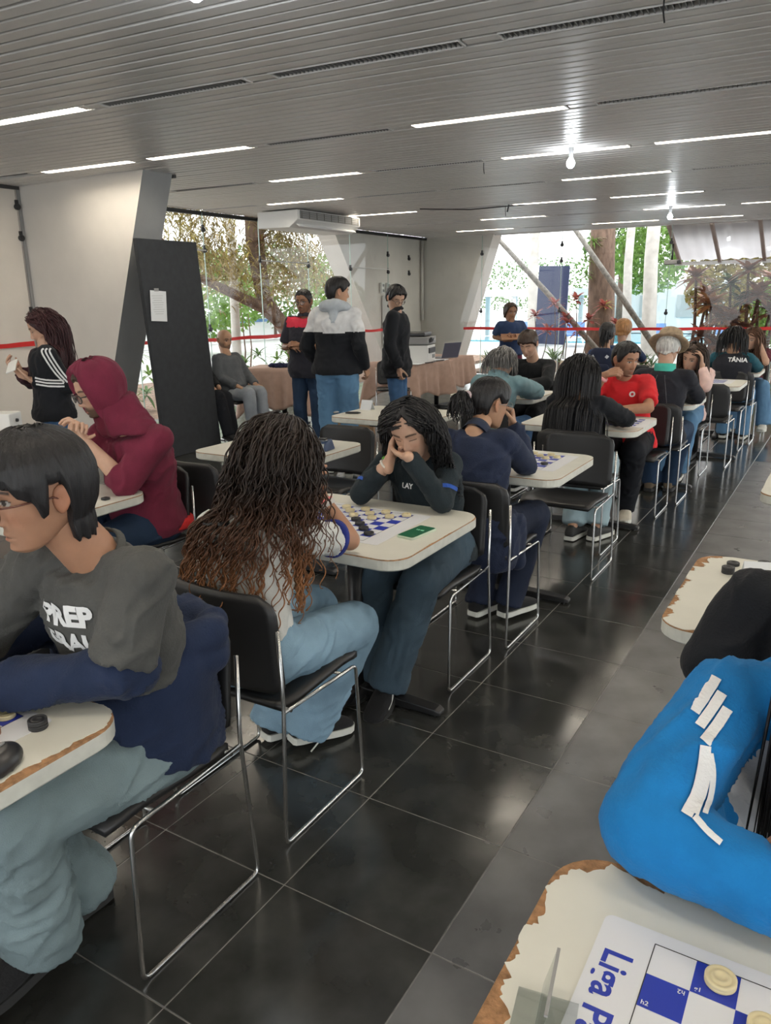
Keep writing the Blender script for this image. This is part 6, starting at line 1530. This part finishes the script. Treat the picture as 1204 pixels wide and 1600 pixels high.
# electric box with switches on the corner pier
eb = empty('electric_box', (-8.33, 13.9, 1.15), 0, 'pale grey electric cabinet on the far left corner wall', 'electric box')
MB().box((.06, 0, 0), (.14, .34, 1.0)).build('cabinet', M['white_plastic'], eb, bevel=.006)
MB().box((.134, .02, .02), (.008, .29, .93)).build('cabinet_door', mat('cabinet_door', (.58, .56, .54), .5), eb, bevel=.003)
MB().box((.142, -.09, .0), (.012, .02, .06)).build('latch', M['black_plastic'], eb); MB().box((.141, .02, .36), (.003, .10, .08)).build('warning_label', mat('faded_label', (.5, .3, .25), .6), eb)
for k, y in enumerate((13.72, 13.95)):
    s = empty('wall_switch', (-8.34, y, 1.80), 0, ['left of the two white switches above the electric cabinet', 'right of the two white switches above the electric cabinet'][k], 'switch')
    MB().box((.02, 0, 0), (.05, .12, .20)).build('switch_plate', M['white_plastic'], s, bevel=.006)
    for z in (-.05, .05): MB().box((.048, 0, z), (.012, .05, .05)).build('switch_key', M['grey_plastic'], s, bevel=.003)
# sound mixer on a small table at the left edge
mt = empty('side_table', (-4.86, 2.86, 0), .55, 'small wooden table at the left edge under the grey socket box', 'table'); wd = mat('light_wood', (.42, .27, .15), .5, var=.2, vscale=6, stretch=(1, 12, 1))
MB().box((0, 0, .775), (.60, .45, .025)).build('tabletop', wd, mt, bevel=.004)
for sx in (-1, 1):
    for sy in (-1, 1): MB().bar((sx*.27, sy*.19, 0), (sx*.26, sy*.18, .765), .035, .035).build('leg', wd, mt)
mx = empty('socket_box', (-4.72, 2.95, .7875), .50, 'pale grey box with rows of dark sockets at the left edge', 'electronics')
MB().box((0, 0, .07), (.24, .16, .14)).build('casing', M['white_plastic'], mx, bevel=.008)
for r_ in range(2):
    for k in range(4): MB().box((-.08+k*.035, -.081, .045+r_*.05), (.016, .006, .012)).build('socket', M['black_plastic'], mx)
MB().lathe([(0, 0), (.012, 0), (.010, .012), (0, .012)], (.123, 0, .09), 12, (1, 0, 0)).build('knob', M['black_plastic'], mx)
# camera on the far glass
cm = empty('security_camera', (-3.10, 15.30, 2.13), 0, 'dark security camera on a bracket at the far glass', 'camera')
MB().box((0, 0, .02), (.26, .10, .085)).build('camera_body', M['grey_plastic'], cm, bevel=.015); MB().lathe([(0, 0), (.03, 0), (.034, .03), (0, .03)], (.12, -.04, .02), 14, (.6, -.8, 0)).build('camera_lens', M['black_plastic'], cm); MB().tube([(0, 0, .05), (0, .0, .34)], .016, 8).build('bracket', M['black_plastic'], cm, True)
# ================================================================== OUTDOORS
pave = mat('pale_paving', (.52, .52, .50), .8, var=.06, vscale=1.5)
g = MB().box((-10, 30, -.12), (120, 90, .1)).build('ground', pave, None); g['kind'] = 'structure'
soil = mat('leaf_litter_soil', (.26, .17, .12), .95, var=.5, vscale=9, bump=.6, bscale=30)
_b = MB().box((-10.4, 12.5, -.05), (4.0, 16, .10)).build('garden_bed', soil, None); _b['kind'] = 'structure'
_b = MB().box((-1.5, 17.6, -.05), (12.0, 3.6, .10)).build('garden_bed', soil, None); _b['kind'] = 'structure'
wat = mat('pool_water', (.10, .42, .55), .06, var=.05)
_b = MB().box((-11, 34, -.05), (16, 12, .06)).build('pool', wat, None); tag(_b, 'turquoise pool water beyond the far garden', 'pool')
LF = {k: leafmat(k, c) for k, c in dict(olive=(.22, .185, .06), green=(.07, .15, .03), bright=(.14, .25, .05), brown=(.27, .125, .08), red=(.36, .09, .08), rust=(.30, .13, .05), yellow=(.42, .34, .10), dark=(.04, .075, .025), tan=(.31, .235, .11)).items()}
bark = mat('rough_bark', (.17, .11, .08), .95, var=.4, vscale=14, bump=.8, bscale=40, stretch=(1, 1, .35)); pale_bark = mat('pale_palm_bark', (.55, .52, .48), .9, var=.15, vscale=5); grey_bark = mat('grey_log_bark', (.26, .24, .21), .9, var=.4, vscale=18, bump=.5, bscale=50)
def leaf_geo(mb, base, d, L_, w, droop, seg=5, fold=.0):
    base, d = V(base), V(d).normalized(); s = d.cross(V(0, 0, 1)); s = s.normalized() if s.length > .01 else V(1, 0, 0); p = base.copy(); vs = []; dd = d.copy()
    for i in range(seg+1):
        t = i/seg; ww = w*(math.sin(min(1, t*1.15+.12)*PI)**.7)*(1-t*.25)+.001
        if i == seg: ww = .001
        vs += [p-s*ww/2, p+s*ww/2]; p = p+dd*(L_/seg); dd = (dd+V(0, 0, -droop/seg)).normalized()
    return mb.add(vs, [(2*i, 2*i+1, 2*i+3, 2*i+2) for i in range(seg)])
def rosette(mb, c, n, L_, w, droop, up=.6, spread=1.):
    for i in range(n):
        a = i*2.399+random.uniform(-.2, .2); e = (i/n)
        el = up*(1-e)*1.5-.25+random.uniform(-.15, .15)
        leaf_geo(mb, V(c)+V(0, 0, .06*(1-e)), (math.cos(a)*spread, math.sin(a)*spread, el), L_*random.uniform(.75, 1.1), w, droop)
def cane_plant(name, stems, leaf, label, cat='plant', L_=.38, w=.06, n=26, droop=.9, group=None, up=.7, stem_m=None, sr=.022):
    b = stems[0][0]; t = empty(name, b, 0, label, cat, group)
    for st in stems:
        P = [V(q)-V(b) for q in st]; MB().tube(P, [sr]*(len(P)-1)+[sr*.7], 8).build('stem', stem_m or bark, t, True)
        mb = MB(); rosette(mb, P[-1], n, L_, w, droop, up); o = mb.build('leaf_crown', leaf, t); o['kind'] = 'stuff'
    return t
def crown_cards(mb, c, r, n, s, rg):
    for _ in range(n):
        d = rg.normal(size=3); d /= np.linalg.norm(d); q = V(c)+V(d[0]*r[0], d[1]*r[1], d[2]*r[2])*(rg.uniform(.3, 1)**.5)
        a = V(*rg.normal(size=3)).normalized(); b = a.cross(V(*rg.normal(size=3))).normalized()
        mb.add([q-a*s, q+b*s*.45, q+a*s, q-b*s*.45], [(0, 1, 2, 3)])
def tree(name, trunk, tr, blobs, m, label, n=900, s=.13, seed=0, tb=None):
    b = trunk[0]; t = empty(name, b, 0, label, 'tree'); P = [V(q)-V(b) for q in trunk]
    MB().tube(P, tr, 10).build('trunk', tb or bark, t, True); rg = np.random.RandomState(seed); mb = MB()
    for c, r in blobs: crown_cards(mb, V(c)-V(b), r, n, s, rg)
    if blobs: o = mb.build('foliage', m, t); o['kind'] = 'stuff'
    return t
# leaning tree behind the left glass, with fine hanging foliage
lt = empty('leaning_tree', (-11, 14.4, 0), 0, 'leaning brown tree with drooping olive foliage behind the left glass', 'tree')
MB().tube([V(0, .1, 0), V(0, -.40, .92), V(0, -1.15, 1.62), V(0, -1.33, 2.7), V(.1, -1.5, 4.6)], [.20, .17, .16, .19, .14], 12).build('trunk', bark, lt, True)
MB().tube([V(0, -.55, 1.05), V(0, -1.2, 1.45), V(0, -2.1, 1.74), V(0, -3.2, 2.1), V(0, -4.2, 2.9)], [.13, .12, .10, .07, .04], 10).build('branch', bark, lt, True)
MB().tube([V(0, -1.3, 2.9), V(-.3, -.2, 3.4), V(-.2, .9, 3.8), V(0, 1.6, 3.6)], [.10, .08, .06, .03], 8).build('branch', bark, lt, True)
rg = np.random.RandomState(5)
for nm, m, cnt, box in (('drooping_foliage', LF['olive'], 4200, ((-1.2, 1.0), (-4.6, 1.9), (1.9, 4.4))), ('dry_foliage', LF['tan'], 3600, ((-1.0, .8), (-4.0, 1.6), (1.7, 4.0))), ('yellow_foliage', LF['yellow'], 2600, ((-1.6, .6), (-4.4, 1.9), (2.0, 4.2)))):
    mb = MB()
    cen = [(rg.uniform(*box[0]), rg.uniform(*box[1]), rg.uniform(*box[2])) for _ in range(34)]
    for _ in range(cnt):
        c = cen[rg.randint(len(cen))]; q = V(*c)+V(*(rg.normal(size=3)*np.array([.3, .36, .22])))
        leaf_geo(mb, q, (rg.normal()*.6, rg.normal()*.6, .1), rg.uniform(.25, .55), .034, 2.2, 4)
    o = mb.build(nm, m, lt); o['kind'] = 'stuff'
br = empty('bromeliad', (-10.8, 13.05, 2.72), 0, 'spiky bromeliad growing on the leaning tree trunk', 'plant'); mb = MB(); rosette(mb, (0, 0, 0), 40, .42, .04, .9, .8); mb.build('leaf_crown', LF['brown'], br)['kind'] = 'stuff'
mb = MB(); rosette(mb, (.05, 0, -.1), 16, .30, .03, 1.5, .3); mb.build('dry_leaves', LF['tan'], br)['kind'] = 'stuff'
for i, (x, y, r_, l) in enumerate(((-13.2, 14.75, .12, 'pale straight palm trunk behind the leaning tree'), (-15.6, 11.6, .14, 'pale palm trunk further left behind the leaning tree'))):
    tree('palm', [(x, y, 0), (x+.05, y, 2.5), (x, y, 6)], [r_, r_*.9, r_*.8], [((x, y, 6.2), (1.4, 1.4, .6))], LF['olive'], l, 300, .3, i, pale_bark)
# undergrowth behind the left glass
for i, (x, y, h, m, l) in enumerate(((-9.0, 7.15, .25, 'bright', 'bright green fern behind the glass between pier and panel'), (-9.3, 7.9, .3, 'green', 'green fern behind the glass right of the charcoal panel'), (-9.4, 10.6, .55, 'green', 'green bush at the foot of the left glass'), (-9.6, 12.2, .75, 'bright', 'leafy green plant under the leaning tree'), (-9.9, 13.2, .9, 'green', 'dark green shrub right of the leaning trunk'), (-9.0, 6.65, .3, 'bright', 'bright green plant close to the grey pier'), (-10.2, 9.3, .8, 'bright', 'light green shrub in the left garden'))):
    t = empty('fern', (x, y, 0), 0, l, 'plant'); mb = MB()
    for k in range(7): rosette(mb, (random.uniform(-.3, .3), random.uniform(-.4, .4), h*random.uniform(.3, 1.1)), 14, .40, .05, 1.2, .8)
    mb.build('fronds', LF[m], t)['kind'] = 'stuff'; MB().tube([(0, 0, 0), (.03, 0, h)], .02, 6).build('stem', bark, t)
for i in range(6):
    x, y = -9.2-random.random()*1.2, 8.4+i*.85; tag(MB().tube([(x, y, 0), (x+.05, y+.06, .7), (x-.02, y+.1, 1.35+random.random()*.3)], [.018, .014, .006], 6).build('sapling', bark, None), 'thin bare sapling in the left garden, %s from the grey pier' % ['first', 'second', 'third', 'fourth', 'fifth', 'sixth'][i], 'plant', 'bare saplings in the left garden')
for i, (c, r, m, l) in enumerate((((-18, 18.5, 1.8), (2.0, 2.2, 1.5), 'bright', 'sunlit green tree in the left distance'), ((-22, 27, 2.2), (2.6, 3.2, 1.8), 'green', 'large green tree far behind the leaning tree'), ((-16.5, 25.5, 2.0), (2.3, 2.3, 1.6), 'bright', 'light green tree far behind the standing men'))):
    tree('tree', [(c[0], c[1], 0), (c[0], c[1], c[2])], [.2, .14], [(c, r)], LF[m], l, 2600, .13, 20+i)
# parked cars / pale walls far left
wb = mat('white_render', (.72, .72, .72), .7)
t = empty('low_wall', (-22, 22, 0), 0, 'low white wall with a blue strip far left in the daylight', 'wall'); MB().box((0, 0, .45), (.3, 16, .9)).build('wall_face', wb, t); MB().box((.16, 0, .78), (.05, 16, .12)).build('blue_strip', mat('blue_paint', (.12, .25, .5), .6), t)
# white pergola beyond the pool
pg = empty('pergola', (-12.5, 30, 0), 0, 'white flat-roofed pergola beyond the pool', 'pergola')
MB().box((0, 0, 1.72), (6.4, 2.4, .26)).build('roof_slab', wb, pg)
for x in (-2.9, -1.1, .9, 2.9):
    for y in (-1, 1): MB().box((x, y, .8), (.16, .16, 1.6)).build('post', wb, pg)
t = empty('white_building', (-7.0, 36, 0), 0, 'low white building with dark windows behind the tree trunks', 'building'); MB().box((0, 0, 1.05), (6, 3, 2.1)).build('wall_face', wb, t)
_dg = mat('dim_glass', (.42, .44, .44), .4)
for k in range(4): MB().box((-2.3+k*1.5, -1.52, 1.1), (.7, .06, .9)).build('window', _dg, t)
for i, (c, r, m, l, n_) in enumerate((((-17, 46, 2.2), (7, 3, 1.6), 'green', 'green hedge line behind the pergola', 2600), ((-6.8, 30, 3.0), (1.4, 1.2, 1.5), 'bright', 'pale green tree crown right of the tied logs', 2200), ((-8.6, 33, 3.6), (1.6, 1.4, 1.2), 'green', 'green crown behind the thick dark trunk', 1600), ((-3.0, 24, 1.9), (1.5, .8, 1.3), 'olive', 'yellowish olive bush behind the red-leaved plants', 2600), ((-1.5, 22, 1.2), (.9, .8, 1.1), 'bright', 'light green bush at the far right', 1500))):
    tree('tree', [(c[0], c[1], 0), (c[0], c[1], c[2])], [.16, .12], [(c, r)], LF[m], l, n_, .12, 40+i)
for i, (x, y, r_, l) in enumerate(((-4.78, 21.5, .17, 'pale palm trunk left of the red-leaved plants'), (-6.5, 26, .13, 'thin pale palm trunk behind the dark tree'), (-9.3, 25, .17, 'pale palm trunk behind the standing woman'))):
    tree('palm', [(x, y, 0), (x-.1, y, 2.5), (x, y, 7)], [r_*1.15, r_, r_*.9], [((x, y, 7.2), (1.6, 1.6, .7))], LF['green'], l, 300, .3, 60+i, pale_bark)
# dark trunk with epiphytes, two inclined logs
tk = tree('old_tree', [(-5.15, 18.15, 0), (-5.15, 18.15, 1.2), (-5.2, 18.15, 2.4), (-5.22, 18.15, 4.2)], [.33, .30, .28, .25], [], None, 'thick dark tree trunk carrying hanging plants beyond the far glass', tb=bark)
mb = MB()
for c in ((-.32, -.3, 2.35), (-.28, -.33, 2.0), (-.15, -.36, 2.7)): rosette(mb, c, 34, .36, .03, 1.4, .7)
mb.build('hanging_plant', LF['bright'], tk)['kind'] = 'stuff'
mb = MB(); rosette(mb, (.2, -.3, 1.35), 26, .32, .035, 1.0, .7); mb.build('hanging_plant', LF['yellow'], tk)['kind'] = 'stuff'
for k, (a, b, l) in enumerate((((-7.5, 17.0, 3.1), (-4.45, 16.9, .05), 'long grey log slanting down left of the dark trunk'), ((-6.0, 17.36, 3.5), (-3.35, 17.2, .05), 'long grey log slanting down right of the dark trunk'))):
    tag(MB().tube([a, V(a).lerp(V(b), .5)+V(0, 0, .03), b], [.045, .06, .065], 10).build('inclined_log', grey_bark, None, True), l, 'log')
bb = empty('blue_banner', (-6.9, 19.8, 0), 0, 'tall dark blue banner board standing outside', 'banner'); MB().box((0, 0, 1.35), (.80, .05, 1.95), rot=Matrix.Rotation(.03, 3, 'Y')).build('board', mat('navy_banner', (.018, .032, .10), .6), bb, bevel=.004)
for s in (-1, 1): MB().box((s*.36, .0, .2), (.04, .04, .4)).build('leg', M['grey_plastic'], bb)
# red-leaved and brown-leaved plants
for i, (x, y, h, l) in enumerate(((-5.70, 16.6, 1.38, 'leftmost red-leaved cordyline'), (-5.20, 16.5, 1.48, 'red-leaved cordyline before the first log'), (-5.55, 16.9, 1.1, 'shorter red-leaved cordyline between the logs'), (-4.65, 16.6, 1.35, 'red-leaved cordyline at the dark trunk'), (-6.1, 16.5, 1.15, 'red-leaved cordyline at the blue banner'))):
    cane_plant('cordyline', [[(x, y, 0), (x+.03, y, h*.5), (x-.02, y, h)], [(x+.1, y, 0), (x+.2, y+.1, h*.4), (x+.24, y+.1, h*.72)]], LF['red'], l+' beyond the far glass', 'plant', .34, .075, 22, 1.1, up=.9, sr=.012)
for i, (x, y, h, m, l) in enumerate(((-2.95, 17.0, 1.88, 'brown', 'tallest brown-leaved dracaena under the canopy edge'), (-2.55, 16.5, 1.36, 'rust', 'rust-leaved dracaena in the middle of the group'), (-2.0, 17.0, 1.98, 'brown', 'dark brown-leaved dracaena right of the middle'), (-1.75, 16.7, 1.50, 'brown', 'brown-leaved dracaena low at the right'), (-1.35, 17.3, 2.05, 'rust', 'rust-leaved dracaena at the right edge'), (-2.35, 17.4, 1.75, 'dark', 'dark green dracaena behind the brown ones'), (-2.78, 17.5, 1.35, 'rust', 'half-height rust-leaved dracaena behind the tallest one'), (-2.15, 16.5, 1.05, 'brown', 'short brown-leaved dracaena above the vest wearer'), (-1.6, 17.6, 1.8, 'brown', 'tall brown-leaved dracaena behind the right end of the group'), (-1.15, 16.8, 1.3, 'rust', 'rust-leaved dracaena lowest at the right edge'), (-2.65, 16.4, .75, 'brown', 'low brown-leaved plant above the seated girl in pink'), (-1.9, 16.4, .7, 'dark', 'low dark plant behind the vest wearer'))):
    cane_plant('dracaena', [[(x-.03, y, 0), (x+.05, y, h*.5), (x, y, h)], [(x+.1, y, 0), (x+.14, y+.1, h*.45), (x+.22, y+.12, h*.8)]], LF[m], l, 'plant', .62, .115, 36, .8, up=.75, sr=.032)
for i, (x, y, h, m, l) in enumerate(((-5.45, 16.2, .30, 'bright', 'light green spiky plant at the foot of the far glass'), (-7.0, 16.2, .2, 'green', 'small green fern at the left foot of the far glass'), (-.9, 16.4, .5, 'bright', 'light green spiky plant at the right end of the far glass'), (-.6, 16.8, .9, 'bright', 'tall light green palm shrub at the right edge'), (-3.6, 16.3, .2, 'green', 'low green plant behind the man with the straw hat'), (-4.3, 16.3, .25, 'bright', 'low light green plant below the logs'))):
    t = empty('spiky_plant', (x, y, 0), 0, l, 'plant'); mb = MB()
    for k in range(3): rosette(mb, (random.uniform(-.15, .15), random.uniform(-.1, .1), h*random.uniform(.6, 1)), 26, .48, .03, .8, 1.0)
    mb.build('leaf_crown', LF[m], t)['kind'] = 'stuff'; MB().tube([(0, 0, 0), (0, 0, h)], .03, 6).build('stem', bark, t)
# translucent canopy on rafters
cp = empty('canopy', (0, 18, 2.6), 0, 'translucent ribbed canopy roof outside at the upper right', 'canopy')
mb = MB(); vs = []; fs = []; nx = 120
for j, (y, z) in enumerate(((-2.3, .30), (-.9, -.36))):
    for i in range(nx+1): x = -3.35+8.5*i/nx; vs.append((x, y, z+.018*math.sin(i*1.9)))
fs = [(i, i+1, nx+2+i, nx+1+i) for i in range(nx)]; mb.add(vs, fs)
cm_ = mat('translucent_sheet', (.62, .60, .60), .5, var=.12, vscale=2); _N = cm_.node_tree.nodes; _L = cm_.node_tree.links; tr = _N.new('ShaderNodeBsdfTranslucent'); tr.inputs['Color'].default_value = (.55, .53, .54, 1); mx_ = _N.new('ShaderNodeMixShader'); mx_.inputs['Fac'].default_value = .5
_L.new(_N['Principled BSDF'].outputs[0], mx_.inputs[1]); _L.new(tr.outputs[0], mx_.inputs[2]); _L.new(mx_.outputs[0], _N['Material Output'].inputs['Surface'])
mb.build('roof_sheet', cm_, cp, True)
for x in (-3.3, -2.55, -1.75, -.9, 0, 1, 2): MB().bar((x, -2.3, .24), (x, -.9, -.41), .06, .06).build('rafter', mat('pink_timber', (.42, .34, .31), .8) if x == -3.3 else bpy.data.materials['pink_timber'], cp)
MB().bar((-3.4, -.9, -.42), (5, -.9, -.42), .05, .07).build('edge_beam', M['white_plastic'], cp)
# blue loungers by the pool
lg = mat('lounger_blue', (.10, .22, .50), .6)
for i, (x, y) in enumerate(((-9.4, 26.3), (-10.4, 26.6), (-8.2, 26.0), (-5.3, 25.0), (-3.6, 27.2))):
    t = empty('sun_lounger', (x, y, 0), .3, 'small blue sun lounger by the far pool, '+['left of the middle pair', 'furthest left', 'third from left', 'fourth from left', 'furthest right'][i], 'lounger', 'blue loungers by the pool'); MB().box((0, 0, .32), (.6, 1.2, .05)).build('bed', lg, t); MB().box((0, .78, .50), (.6, .5, .05), rot=Matrix.Rotation(.8, 3, 'X')).build('backrest', lg, t)
    for sx in (-1, 1):
        for sy in (-.5, .5): MB().box((sx*.26, sy, .15), (.04, .04, .3)).build('leg', wb, t)
bpy.data.scenes.remove(TS)
